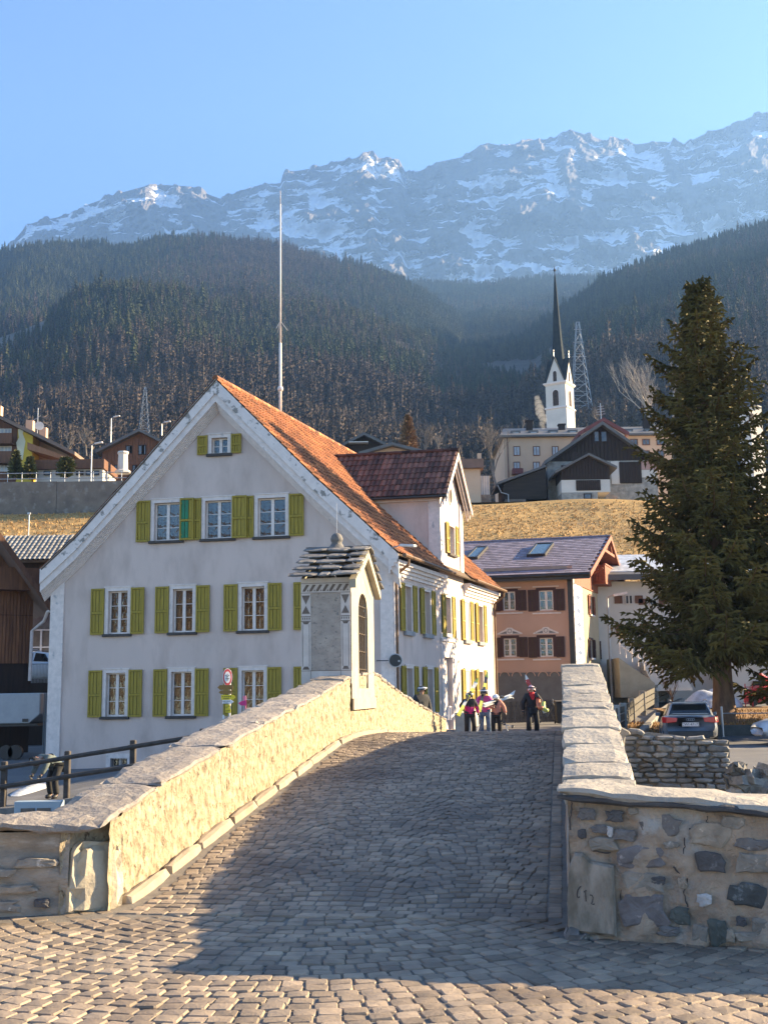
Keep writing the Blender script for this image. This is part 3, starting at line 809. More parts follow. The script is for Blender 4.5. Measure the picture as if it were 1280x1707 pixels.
# ---- right wing wall ----
WR = Wall((1.20, 7.45), (1.14, -.68+.0))   # runs right and slightly nearer
WR = Wall((1.215, 7.50), (.985, -.30), flip=False)
if WR.n.y > 0: WR.n = -WR.n
ww = thing('stone_wing_wall', WR.pt(1.5, 0, -.2), 'rubble wing wall with dark stones in mortar, right of the bridge entrance', 'stone wall')
def WT(u): return .905 - .085*u/1.0*.9 if u < 4 else .60
w = MB()
face_grid(w, lambda a, z, d: WR.pt(a, z, d), -.04, 5.0, 130, lambda a: -.12, lambda a: WT(a)-.0, 30, .05, 5.5, 6)
face_grid(w, lambda a, z, d: WR.pt(a, z, -.5+d), 0, 5.0, 40, lambda a: -.5, lambda a: WT(a), 6, .03, 7.5)
face_grid(w, lambda a, z, d: WR.pt(-.04+d, z, -a), 0, .5, 10, lambda a: -.12, lambda a: WT(0), 18, .01, 8.5, 5)
w.build('mortar', M_mortar, ww, smooth=True)
STC = {'g': (.18,.165,.155), 'd': (.10,.095,.095), 't': (.36,.30,.23), 'n': (.075,.08,.078), 'l': (.29,.255,.21), 'w': (.58,.56,.54), 'p': (.19,.17,.165), 'v': (.095,.105,.092)}
STM = {k: mat('wall_stone_'+{'g':'grey','d':'dark','t':'tan','n':'slate','l':'light','w':'quartz','p':'purple','v':'green'}[k], c, tuple(x*.62 for x in c), rough=.85, scale=9, bump=.012, bscale=26, c3=tuple(min(1,x*1.9+.03) for x in c), c3scale=14, c3lo=.6, c3hi=.7) for k, c in STC.items()}
# hairline cracks in the mortar are narrow recessed strips
stones = [(318,888,95,60,'g'),(465,895,95,60,'d'),(385,965,95,45,'g'),(515,995,110,65,'g'),(290,988,45,50,'d'),(437,978,34,52,'w'),(705,950,215,110,'g'),(965,995,205,115,'t'),(1195,1045,170,62,'g'),(605,1115,245,115,'p'),
 (970,1140,155,105,'d'),(1215,1150,190,100,'l'),(610,1245,220,100,'l'),(610,1395,235,155,'p'),(810,1428,105,85,'v'),(1175,1312,185,108,'n'),(1010,1512,95,125,'v'),(750,1512,115,50,'g'),(935,1340,75,70,'w'),(1200,1540,160,55,'l'),(915,1520,75,85,'l'),
 (400,1045,150,70,'l'),(765,1050,85,40,'l'),(1078,1535,45,60,'t'),(825,1250,50,60,'t'),(690,1240,90,50,'d'),(1090,930,120,60,'l'),(1240,1480,90,70,'l'),(560,870,60,35,'l')]
def stone_mesh(w_, h_, rg, bulge=.03, n=15):
    """flattened rounded field stone seen from the front (x across, z up, -y out)"""
    mb = MB(); sd_ = rg.uniform(0, 50); N_ = n
    def rad(a): return 1 + .42*noise.noise(V((math.cos(a)*1.6+sd_, math.sin(a)*1.6, 0))) + .12*noise.noise(V((math.cos(a)*4+sd_, math.sin(a)*4, 5)))
    sq = rg.uniform(.45,.8)
    rings = ((1.0, -.05), (1.0, .25), (.86, .8), (.5, 1.0))
    for (sc, dd) in rings:
        for j in range(N_):
            a = 2*math.pi*j/N_; c, s = math.cos(a), math.sin(a)
            x = math.copysign(abs(c)**sq, c)*rad(a)*w_/2*sc; z = math.copysign(abs(s)**sq, s)*rad(a)*h_/2*sc
            y = -dd*bulge + rg.uniform(-.004,.004)
            mb.v.append((x, y, z))
    mb.v.append((0, -bulge*1.02, 0))
    for r in range(3):
        for j in range(N_): mb.f.append((r*N_+j, r*N_+(j+1)%N_, (r+1)*N_+(j+1)%N_, (r+1)*N_+j))
    for j in range(N_): mb.f.append((3*N_+j, 3*N_+(j+1)%N_, 4*N_))
    mb.m = [0]*len(mb.f); mb.t = [.5]*len(mb.f); return mb
MW = basis(WR.d, -WR.n, V((0,0,1)))
BIGS = []
for (zx, zy, zw, zh, cc) in stones:
    px = 880+zx*.3125; py = 1080+zy*.3125; u, z = WR.px(px, py); sc = .3125*7.15/FPX; BIGS.append((u, z, zw*sc*.62+.03, zh*sc*.62+.03))
    b = stone_mesh(zw*sc*1.03, zh*sc*1.03, ra, .014)
    placed(b, 'stone', STM[cc], ww, MW, WR.pt(u, z, .018), smooth=False)
# small filler stones
for i in range(130):
    u = ra.uniform(.12, 4.7); z = ra.uniform(.05, WT(u)-.12)
    p = WR.pt(u, z, 0)
    if u < 2.1 and any(abs(u-a)<b_ and abs(z-c)<d for a,c,b_,d in BIGS): continue
    b = stone_mesh(ra.uniform(.05,.26) if u > 1.9 else ra.uniform(.04,.13), ra.uniform(.04,.13) if u > 1.9 else ra.uniform(.03,.07), ra, .012)
    placed(b, 'stone', STM[ra.choice('gdlltg')], ww, MW, WR.pt(u, z, .012))
crk = MB()
for line in (((830,1010),(835,1060),(820,1105),(790,1130),(775,1170)),((775,1170),(800,1200),(835,1225)),((850,1165),(850,1230),(830,1300),(838,1350),(855,1392)),((525,1180),(522,1230),(495,1290),(490,1360),(492,1390)),((230,800),(232,860),(222,920),(228,990)),((880,1490),(905,1480),(890,1560)),((500,1400),(560,1440),(600,1475),(650,1468)),((955,900),(950,930),(985,950)),((860,960),(868,1000),(900,1040),(960,1058)),((600,900),(598,960),(620,990),(720,1010),(800,1012)),((330,1075),(400,1095),(450,1090)),((590,850),(600,870),(590,900)),((1190,1530),(1230,1560),(1280,1570))):
    pts = []
    for (a, c), (e, f) in zip(line, line[1:]):
        for k in range(4): t_ = k/4; pts.append(WR.pt(*WR.px(880+(a+(e-a)*t_)*.3125+ra.uniform(-.8,.8), 1080+(c+(f-c)*t_)*.3125+ra.uniform(-.8,.8), .012), .010))
    crk.tube(pts, [.0045*ra.uniform(.4,1.3) for _ in pts], 4)
crk.build('mortar_cracks', M_dark, ww, kind='stuff')
# corner stone with carved marks
uc0, zc0 = WR.px(946, 1546); uc1, zc1 = WR.px(1026, 1420)
cs = MB(); ol = [WR.px(a, b) for a, b in ((947,1540),(950,1551),(990,1556),(1028,1560),(1026,1500),(1023,1442),(1000,1437),(985,1434),(972,1421),(958,1421),(950,1440),(946,1490))]
M_corner = mat('mossy_corner_stone', (.35,.295,.235), (.23,.19,.145), rough=.85, scale=9, bump=.03, bscale=14, c3=(.11,.09,.06), c3scale=4, c3lo=.52, c3hi=.66, stretch=(1,1,.4))
o_ = len(cs.v); n_ = len(ol); cu = sum(a for a, b in ol)/n_; cz = sum(b for a, b in ol)/n_
for (sc, d) in ((1.0,-.1),(1.0,.035),(.93,.06),(.5,.064)):
    for (a, b) in ol: cs.v.append(tuple(WR.pt(cu+(a-cu)*sc, cz+(b-cz)*sc, d)))
cs.v.append(tuple(WR.pt(cu, cz, .064)))
for r in range(3):
    for j in range(n_): cs.f.append((r*n_+j, r*n_+(j+1)%n_, (r+1)*n_+(j+1)%n_, (r+1)*n_+j))
for j in range(n_): cs.f.append((3*n_+j, 3*n_+(j+1)%n_, 4*n_))
cs.m = [0]*len(cs.f); cs.t = [.5]*len(cs.f)
corner = cs.build('corner_stone', M_corner, ww, label='upright corner stone with numerals scratched in it')
gr_ = MB()
for stroke in (((372,762),(345,785),(318,830),(308,890),(315,940),(335,950),(352,930)), ((420,858),(440,838),(462,832)), ((438,835),(445,880),(450,940),(455,1010)), ((520,905),(555,910),(570,950),(560,1010),(545,1050),(570,1058),(597,1052)),):
    pts = [WR.pt(*WR.px(930+a*.1016, 1400+b*.1016, .066), .066) for a, b in stroke]
    gr_.tube(pts, .0035, 4)
gr_.build('scratched_numerals', M_dark, corner)
placed(rough_block(.17, .22, .12, ra, 3, 3, 2, .02, edge=.02), 'stone', STM['g'], ww, MW, WR.pt(-.015, .035, -.02))
# wing wall cap slabs
MC = basis(WR.d, -WR.n, V((0,0,1)))
u = -.12
for L_ in (1.75, 1.3, 1.5, 1.4):
    b = rough_block(L_-.01, .66, .085, ra, 14, 5, 2, .022, edge=.016)
    b.m = [0]*len(b.f)
    sl = V((WR.d.x, WR.d.y, -.078)).normalized()
    placed(b, 'cap_slab', M_cap, ww, basis(sl, -WR.n, sl.cross(-WR.n)), WR.pt(u+L_/2, WT(u+L_/2)+.03, -.25))
    u += L_
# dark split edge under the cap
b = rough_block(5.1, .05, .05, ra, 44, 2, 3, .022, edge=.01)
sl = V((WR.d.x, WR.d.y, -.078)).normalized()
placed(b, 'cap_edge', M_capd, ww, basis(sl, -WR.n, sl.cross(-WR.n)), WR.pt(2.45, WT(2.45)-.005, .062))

# ---- left parapet ----
LT = [(7.8,.66),(8.0,.70),(9.14,.89),(11.25,1.16),(13.5,1.40),(15.6,1.62),(17.6,1.86),(19.9,1.99),(22.5,1.68),(25.3,1.40),(32,.84)]
LTf = lambda s: pw(LT, s)
lp = thing('stone_parapet', BP(12, BL-.25, 0), 'left-hand bridge parapet with sunlit rough yellow render and grey cap slabs', 'parapet wall')
w = MB()
face_grid(w, lambda a, z, d: BP(a, BL + d*1.0, z), 8.12, 32.1, 440, lambda a: zr(a)-.08, lambda a: LTf(a)-.05, 17, .03, 11., 9)
face_grid(w, lambda a, z, d: BP(a, BL-.5+d, z), 8.12, 32.1, 120, lambda a: zr(a)-.6, lambda a: LTf(a)-.06, 5, .02, 12.)
w.poly([BP(32.1,BL,zr(32)-.3),BP(32.1,BL-.5,zr(32)-.3),BP(32.1,BL-.5,LTf(32)-.05),BP(32.1,BL,LTf(32)-.05)])
w.build('wall', M_render, lp, smooth=True)
s_ = 7.90; lens = [1.24,1.75,1.5,1.55,1.5,1.7,1.55]; k = 0
while s_ < 32:
    L_ = lens[k] if k < len(lens) else ra.uniform(.7,1.1); k += 1
    b = rough_block(L_-.012, .60+ra.uniform(-.03,.03), .075, ra, 12, 5, 2, .018, edge=.016)
    mz = s_+L_/2; sl = V((BD.x, BD.y, (LTf(mz+L_/2)-LTf(mz-L_/2))/L_)).normalized()
    if 17.5 < mz < 19.8: wo_ = 0
    placed(b, 'cap_slab', M_capl, lp, basis(sl, -BN, sl.cross(-BN)), BP(mz, BL-.265, LTf(mz)-.038+ra.uniform(-.006,.006)))
    s_ += L_
s_ = 8.35
while s_ < 31:
    L_ = ra.uniform(.8,1.05); b = rough_block(L_-.01, .11, .16, ra, 4, 2, 2, .008, edge=.012); mz = s_+L_/2
    sl = V((BD.x, BD.y, (zr(mz+.3)-zr(mz-.3))/.6)).normalized()
    placed(b, 'kerb_slab', M_kerb, lp, basis(sl, -BN, sl.cross(-BN)), BP(mz, BL+.055, zr(mz)-.015)); s_ += L_
# corner stone at the near end
ls = stone_mesh(.36, .62, ra, .05, 12)
_A = BP(7.98, BL-.30); _B = BP(8.36, BL-.005); CWl = Wall(tuple(_A)[:2], tuple(_B-_A)[:2])
if CWl.n.y > 0: CWl.n = -CWl.n
_cl = (_B-_A).length
w = MB(); face_grid(w, lambda a, z, d: CWl.pt(a, z, d), -.02, _cl+.02, 10, lambda a: -.1, lambda a: .68, 14, .03, 21., 6)
w.build('splayed_end', M_render, lp, smooth=True)
placed(rough_block(.40, .14, .56, ra, 5, 3, 7, .035, edge=.04), 'corner_stone', mat('yellow_corner_stone', (.46,.40,.29), (.36,.31,.23), rough=.85, scale=4, bump=.012, bscale=20), lp, basis(CWl.d, -CWl.n, V((0,0,1))), CWl.pt(_cl*.52, .25, .03))
# ---- left wing wall ----
WL = Wall(tuple(BP(7.98, BL-.30))[:2], (-.992, -.10))
if WL.n.y > 0: WL.n = -WL.n
lw = thing('stone_wing_wall', WL.pt(1.0, 0, -.2), 'layered rough stone wing wall, left of the bridge entrance', 'stone wall')
w = MB()
def layered(a, z, d):
    lay = abs(math.sin(z*13 + noise.noise(V((a*2, z*2, 3)))*2.5)); return WL.pt(a, z, d - .035*(1-lay)**3)
face_grid(w, layered, -.05, 4.5, 110, lambda a: -.12, lambda a: .62, 26, .035, 15., 5)
face_grid(w, lambda a, z, d: WL.pt(a, z, -.5+d), 0, 4.5, 30, lambda a: -.5, lambda a: .62, 5, .03, 16.)
w.build('mortar', mat('warm_mortar', (.36,.31,.25), (.24,.205,.165), rough=.95, scale=4, bump=.02, bscale=16, c3=(.43,.39,.34), c3scale=3, c3lo=.55, c3hi=.65, vor=.3, vscale=8, stretch=(1,1,2.2)), lw, smooth=True)
MWL = basis(-WL.d, -WL.n, V((0,0,1)))
for (u, z, a, c, cc) in ((.18,.40,.30,.07,'l'),(.55,.33,.42,.10,'l'),(1.05,.38,.4,.08,'g'),(.3,.22,.3,.07,'t'),(.85,.2,.5,.10,'l'),(1.5,.28,.45,.1,'g'),(.45,.1,.35,.08,'l'),(.95,.07,.32,.07,'t'),(1.5,.1,.4,.09,'l'),(.13,.12,.12,.07,'d'),(.7,.47,.4,.06,'l'),(1.35,.48,.35,.06,'t'),(2.1,.3,.5,.12,'l'),(2.6,.15,.5,.12,'g')):
    placed(stone_mesh(a, c, ra, .03), 'stone', STM[cc], lw, MWL, WL.pt(u, z, .012))
u = -.22
for L_ in (1.25, 1.1, 1.3, 1.2):
    b = rough_block(L_-.01, .66, .10, ra, 14, 6, 3, .038, edge=.02)
    placed(b, 'cap_slab', M_capl, lw, basis(WL.d, WL.n, V((0,0,1))) , WL.pt(u+L_/2, .655+ra.uniform(-.01,.01), -.22)); u += L_

# ---------------------------------------------------------------- wayside shrine on the left parapet
SH0, SH1 = 17.7, 19.85; SU0, SU1 = BL+.03, BL-.80
shr = thing('wayside_shrine', BP(18.8, BL-.4, 1.4), 'white wayside shrine with stone slab roof and barred niche on the left parapet', 'shrine')
M_shl = mat('shrine_limewash', (.39,.345,.265), (.33,.285,.215), rough=.9, scale=4, bump=.008, bscale=20, c3=(.45,.4,.33), c3scale=7, c3lo=.62, c3hi=.7)
M_shp = mat('shrine_painted_white', (.60,.54,.49), (.50,.45,.41), rough=.9, scale=5, bump=.003, bscale=30)
M_shg = mat('shrine_grey_render', (.42,.36,.305), (.32,.275,.235), rough=.95, scale=5, bump=.012, bscale=30, c3=(.20,.185,.17), c3scale=14, c3lo=.56, c3hi=.66, stretch=(1,1,1.6))
M_sgr = mat('brown_sgraffito', (.13,.10,.08), (.17,.14,.12), rough=.9, scale=9)
M_slab = mat('roof_stone_slab', (.20,.185,.17), (.12,.115,.11), rough=.85, scale=6, bump=.012, bscale=25, rnd=.25, c3=(.34,.31,.27), c3scale=6, c3lo=.6, c3hi=.68)
FW = Wall(tuple(BP(SH0, SU0))[:2], (BD.x, BD.y))        # bridge-side face, u = s-SH0
if FW.n.dot(BN) < 0: FW.n = -FW.n
NW = Wall(tuple(BP(SH0, SU0))[:2], (-BN.x, -BN.y))      # near side face, u leftwards
if NW.n.y > 0: NW.n = -NW.n
LEN = SH1-SH0; WID = SU0-SU1
zb, zc, zp = 1.55, 3.45, 4.02
b = MB()
ap = (LEN/2, zp-.02)
n0, n1, nz0, nz1 = .62, 1.52, 1.66, 2.85    # niche; arch on top
arch = [(n0 + (n1-n0)*(.5-.5*math.cos(math.pi*i/10)), nz1 + .42*math.sin(math.pi*i/10)**.8) for i in range(11)]
top = [(0, zc), (LEN/2, zp-.04), (LEN, zc)]
def ztop(u): return pw(top, u)
FW.wall(b, 1.33, [(0,zc),(n0,ztop(n0))], []); FW.wall(b, 1.33, [(n1,ztop(n1)),(LEN,zc)], [])
b.poly([FW.pt(n0,1.33),FW.pt(n1,1.33),FW.pt(n1,nz0),FW.pt(n0,nz0)])
for (a, za), (c, zc_) in zip(arch, arch[1:]):
    b.poly([FW.pt(a,za),FW.pt(c,zc_),FW.pt(c,ztop(c)),FW.pt(a,ztop(a))]); b.poly([FW.pt(a,za),FW.pt(a,za,-.35),FW.pt(c,zc_,-.35),FW.pt(c,zc_)])
for u in (n0, n1): b.poly([FW.pt(u,nz0),FW.pt(u,nz0,-.35),FW.pt(u,nz1,-.35),FW.pt(u,nz1)])
b.poly([FW.pt(n0,nz0),FW.pt(n1,nz0),FW.pt(n1,nz0,-.35),FW.pt(n0,nz0,-.35)])
b.poly([FW.pt(n0,nz0,-.35),FW.pt(n1,nz0,-.35),FW.pt(n1,3.4,-.35),FW.pt(n0,3.4,-.35)])
# proud base panel
FW.box(b, .0, LEN, 1.32, 1.50, 0, .03)
# back and far side
b.poly([BP(SH1,SU0,1.3),BP(SH1,SU1,1.3),BP(SH1,SU1,zc),BP(SH1,SU0,zc)])
b.poly([BP(SH0,SU1,1.3),BP(SH1,SU1,1.3),BP(SH1,SU1,zc),BP((SH0+SH1)/2,SU1,zp-.04),BP(SH0,SU1,zc)])
b.build('shrine_wall', M_shl, shr)
b = MB(); NW.box(b, .0, WID, 1.74, zc, -.02, .0); b.build('side_wall', M_shg, shr)
b = MB()
NW.box(b, .02, .17, 1.95, zc, 0, .012); NW.box(b, WID-.16, WID-.0, 1.95, zc, 0, .012)
NW.box(b, .0, WID, 1.74, 1.95, 0, .014); NW.box(b, .0, WID, 3.2, zc, 0.001, .016)
b.build('painted_pilasters', M_shp, shr)
b = MB()
def flat(W, pts, d, m=0): b.poly([W.pt(u, z, d) for u, z in pts], m)
for (a, c) in ((.02,.17),(WID-.16,WID)):
    m_ = (a+c)/2
    flat(NW, [(a+.01,3.17),(c-.01,3.17),(m_,3.02)], .014); flat(NW, [(m_,3.0),(c-.01,2.87),(a+.01,2.87)], .014)
    for z in (2.83, 2.755): flat(NW, [(a,z),(c,z),(c,z-.012),(a,z-.012)], .014)
    for i in range(4): flat(NW, [(a+.012+i*.037,2.81),(a+.03+i*.037,2.81),(a+.03+i*.037,2.775),(a+.012+i*.037,2.775)], .014)
    flat(NW, [(a+.02,2.74),(c-.02,2.74),(m_+.03,2.70),(m_-.03,2.70)], .014)
    for x in (a+.02, c-.028): flat(NW, [(x,2.70),(x+.008,2.70),(x+.008,2.02),(x,2.02)], .014)
    flat(NW, [(a+.02,1.97),(c-.02,1.97),(m_+.03,2.02),(m_-.03,2.02)], .014)
for (z0_, z1_) in ((3.205,3.213),(3.36,3.368),(1.945,1.953)): flat(NW, [(0,z0_),(WID,z0_),(WID,z1_),(0,z1_)], .018)
for x in (.175, WID-.165): flat(NW, [(x,1.75),(x+.006,1.75),(x+.006,1.945),(x,1.945)], .018)
k = 7
for i in range(k):   # running-wave frieze
    x = .03+(WID-.06)*i/k; w_ = (WID-.06)/k
    flat(NW, [(x,3.34),(x+w_*.45,3.345),(x+w_*.95,3.26),(x+w_*1.0,3.23),(x+w_*.6,3.235),(x+w_*.25,3.30)], .019)
    flat(NW, [(x+w_*.1,3.235),(x+w_*.35,3.235),(x+w_*.2,3.27)], .019)
# faint scroll work on the gable
for i in range(9):
    t_ = i/8; u = LEN*.58+LEN*.3*t_; z = pw(top, u)-.16-.05*(i%2)
    flat(FW, [(u,z),(u+.06,z+.03),(u+.07,z+.07),(u+.01,z+.05)], .006, 1)
for (p, q) in (((LEN*.5,zp-.22),(LEN*.93,zc-.12)),((LEN*.5,zp-.42),(LEN*.84,zc-.22)),((LEN*.5,zp-.22),(LEN*.07,zc-.12))):
    flat(FW, [p,q,(q[0],q[1]-.014),(p[0],p[1]-.014)], .006, 1)
b.build('sgraffito', [M_sgr, mat('ochre_sgraffito', (.30,.24,.15), (.36,.3,.2))], shr)
# grille
b = MB()
for i in range(5):
    u = n0+.07+(n1-n0-.14)*i/4; t_ = (u-n0)/(n1-n0); zt_ = nz1+.40*math.sin(math.pi*t_)**.8
    b.tube([FW.pt(u, nz0, -.05), FW.pt(u, zt_, -.05)], .011, 5)
for z in (nz0+.05, 1.98, 2.28, 2.58, 2.88, 3.05):
    b.tube([FW.pt(n0+.02, z, -.05), FW.pt(n1-.02, z, -.05)], .010, 5)
    for i in range(5):
        u = n0+.07+(n1-n0-.14)*i/4; b.lathe(FW.pt(u, z, -.05)-V((0,0,.02)), [(.001,0),(.022,.012),(.022,.03),(.001,.04)], 6)
b.build('iron_grille', mat('rusty_iron', (.10,.075,.05), (.06,.045,.035), rough=.7, scale=20, metal=.3), shr)
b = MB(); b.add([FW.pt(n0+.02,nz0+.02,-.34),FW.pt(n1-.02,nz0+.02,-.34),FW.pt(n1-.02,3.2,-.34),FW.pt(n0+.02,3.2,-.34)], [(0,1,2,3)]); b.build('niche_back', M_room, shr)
# slab roof: ridge runs across the bridge axis
rf = MB(); rdg = BP(SH0+LEN/2, 0, zp)
for sgn in (-1, 1):
    for r in range(5):
        n_s = 3
        t0 = r/5; us = sorted([ra.uniform(.25,.42), ra.uniform(.6,.75)]); us = [0]+us+[1]
        for a, c in zip(us, us[1:]):
            ua = SU1-.17+(SU0+.17-(SU1-.17))*a; ub = SU1-.17+(SU0+.17-(SU1-.17))*c
            if r == 4 and sgn < 0: pass
            sc_ = SH0+LEN/2 + sgn*(LEN/2+.22)*(1-t0-.10); zc_ = zc-.02 + (zp-zc+.09)*(t0+.1)
            bl = rough_block(ub-ua-.012, .40, .05, ra, 5, 3, 2, .014, edge=.01)
            sl = (BD*sgn*-(LEN/2+.22) + V((0,0,(zp-zc+.02)))).normalized()*1.0
            sl = V((sl.x, sl.y, sl.z*.55)).normalized()
            placed(bl, 'roof_slab', M_slab, shr, basis(BN*1.0, sl, BN.cross(sl)), BP(sc_, (ua+ub)/2, zc_+.02+ra.uniform(-.006,.006)))
b = MB(); pc = BP(SH0+LEN/2, BL-.42, zp)
b.lathe(pc, [(.26,-.02),(.22,.03),(.12,.09),(.085,.15),(.10,.17),(.11,.22),(.085,.28),(.05,.31),(.01,.32)], 14)
b.build('finial', M_slab, shr, smooth=True)
b = MB(); b.tube([pc+V((0,0,.30)), pc+V((0,0,.85))], .005, 5); b.build('finial_rod', M_pole, shr)
# verge mouldings of the gable on the bridge side
b = MB()
for (ua, ub) in ((-.16, LEN/2), (LEN+.16, LEN/2)):
    za = zc-.10; zb_ = zp-.0
    b.prism([FW.pt(ua, za-.09, .0), FW.pt(ua, za+.05, .0), FW.pt(ub, zb_+.0, .0), FW.pt(ub, zb_-.14, .0)], FW.n*.11)
b.build('gable_moulding', M_shl, shr)
# ================================================================ the big grey house with green-yellow shutters
pL = at(84, 1100, 40.2); pR = at(656, 1050, 38.0)
F = Wall((pL.x, pL.y), (pR.x-pL.x, pR.y-pL.y))
if F.n.y > 0: F.n = -F.n
FWID = (V((pR.x, pR.y, 0)) - V((pL.x, pL.y, 0))).length
pE = at(823, 1050, 51.8)
S = Wall((pR.x, pR.y), (pE.x-pR.x, pE.y-pR.y))
if S.n.x < 0: S.n = -S.n
SLEN = (V((pE.x, pE.y, 0)) - V((pR.x, pR.y, 0))).length
house = thing('grey_house', (pL+pR)/2*1.0 - V((0,0,(pL+pR).z/2+1.6)), 'large pale grey gabled house with yellow-green shutters and orange tiled roof', 'house')
OH = .45
def fz_(px, py, d=OH): return F.px(px, py, d)
apex = fz_(359, 630)
Lr = [fz_(67, 947), fz_(126, 892), fz_(219, 789)]
Rr = [fz_(520, 789), fz_(600, 862), fz_(664, 921)]
roofline = Lr + [apex] + Rr           # outer top edge, in F coordinates
zw = lambda u: pw(roofline, u) - 1.02   # wall top a bit below
eaveL = roofline[0]; eaveR = roofline[-1]
# windows of the front, by row
rows_f = []
def fwin(x0, x1, y0, y1):   # glazed opening px
    a = F.px(x0, y1); b = F.px(x1, y0); return (a[0], b[0], a[1], b[1])
att = [fwin(257, 300, 838, 903), fwin(342, 386, 833, 899), fwin(430, 476, 828, 894)]
r2 = [fwin(180, 214, 985, 1058), fwin(288, 322, 981, 1055), fwin(403, 441, 977, 1050)]
r1 = [fwin(176, 210, 1122, 1195), fwin(285, 320, 1119, 1193), fwin(403, 440, 1117, 1192)]
top_ = [fwin(353, 380, 729, 757)]
def rowfix(lst):
    z0 = sum(q[2] for q in lst)/len(lst); z1 = sum(q[3] for q in lst)/len(lst); return [(q[0], q[1], z0, z1) for q in lst]
att, r2, r1 = rowfix(att), rowfix(r2), rowfix(r1)
w = r2[2][1]-r2[2][0]
r2.append((F.px(520,1000)[0], F.px(520,1000)[0]+w, r2[0][2], r2[0][3])); r1.append((F.px(520,1000)[0], F.px(520,1000)[0]+w, r1[0][2], r1[0][3]))
base = [fwin(184, 213, 1264, 1296)]
holes_f = att + r2 + r1 + top_ + base
b = MB()
topw = [(0, zw(0)+.25)] + [(u, zw(u)) for u in (.35,)] 
tl = [(u, pw(roofline, u)-.62) for u in sorted(set([0, FWID] + [p[0] for p in roofline if 0 < p[0] < FWID]))]
F.wall(b, -2.4, tl, holes_f, .16, 0)
# side facade
sw2 = []; sw1 = []
def swin(x0, x1, y0, y1):
    a = S.px(x0, y1); c = S.px(x1, y0); return (a[0], c[0], a[1], c[1])
# glazed openings on the side by frame px
s2px = [(674,684), (706,716), (741,750), (772,781), (795,803)]
s1px = [(674,684), (709,717), (771,779), (793,801)]
z2 = (S.px(679, 1051)[1], S.px(679, 977)[1]); z1_ = (S.px(679, 1168)[1], S.px(679, 1114)[1])
z2 = (3.55, 5.15); z1_ = (.75, 2.32)
q = S.px(679, 978); q2 = S.px(679, 1052); z2 = (q2[1], q[1])
q = S.px(679, 1114)[1]; z1_ = (q-(z2[1]-z2[0]), q)
for a, c in s2px: sw2.append((S.px(a,1000)[0], S.px(c,1000)[0], z2[0], z2[1]))
for a, c in s1px: sw1.append((S.px(a,1000)[0], S.px(c,1000)[0], z1_[0], z1_[1]))
def widen(l, w=.80): return [((p[0]+p[1])/2-w/2, (p[0]+p[1])/2+w/2, p[2], p[3]) for p in l]
sw2, sw1 = widen(sw2), widen(sw1)
ud0, ud1 = S.px(730, 800)[0], S.px(767.5, 800)[0]       # dormer along the side
eaveS = S.px(664, 938)[1]
eaveS = Rr[-1][1]-.20
dm = ((ud0+ud1)/2-.42, (ud0+ud1)/2+.42)
dz0 = S.px(748, 922)[1]; dz1 = S.px(748, 876)[1]
dapx = ((ud0+ud1)/2, S.px(752, 760)[1])
dev = S.px(731, 826)[1]
door = (S.px(738.5,1100)[0], S.px(752,1100)[0], .1, S.px(743,1096)[1])
dwin = (dm[0], dm[1], dz0, dz1)
S.wall(b, -1.8, [(0,eaveS),(ud0,eaveS)], [h for h in sw2+sw1 if h[1] < ud0], .22, 0)
S.wall(b, -1.8, [(ud0,dev),(dapx[0],dapx[1]-.1),(ud1,dev)], [h for h in sw2+sw1 if ud0 < h[0] < ud1 and h[1] < ud1]+[door, dwin], .22, 0)
S.wall(b, -1.8, [(ud1,eaveS),(SLEN,eaveS)], [h for h in sw2+sw1 if h[0] > ud1], .22, 0)
# straddling safety: back walls
BLV = V((pE.x, pE.y, 0)) + F.d*(-FWID)
b.poly([(pE.x,pE.y,-1.8),(BLV.x,BLV.y,-1.8),(BLV.x,BLV.y,eaveS),(BLV.x+F.d.x*FWID/2,BLV.y+F.d.y*FWID/2,apex[1]-.7),(pE.x,pE.y,eaveS)])
b.poly([(pL.x,pL.y,-2.4),(BLV.x,BLV.y,-2.4),(BLV.x,BLV.y,eaveS),(pL.x,pL.y,eaveS)])
b.build('wall', M_stucco, house)
b = MB(); F.box(b, 0, 3.4, -2.4, -1.0, .002, .03); F.box(b, 3.4, FWID, -2.4, -.75, .002, .03)
S.box(b, 0, door[0]-.1, -1.8, .38, .002, .03); S.box(b, door[1]+.1, SLEN, -1.8, .45, .002, .03); b.build('plinth', M_plinth, house)
# corner lesenes
for W_, a_ in ((F, (-.03, .48, -1.0, zw(.2)+.35, .002, .05)), (F, (FWID-.45, FWID+.0, -.7, eaveS-.1, .002, .03)), (S, (-.0, .42, .4, eaveS-.05, .002, .05)), (S, (ud0, ud0+.45, eaveS+.35, dev+.1, .002, .05)), (S, (ud1-.45, ud1, eaveS+.35, dev+.1, .002, .05))):
    b = MB(); W_.box(b, *a_); b.build('corner_pilaster', M_trim, house)
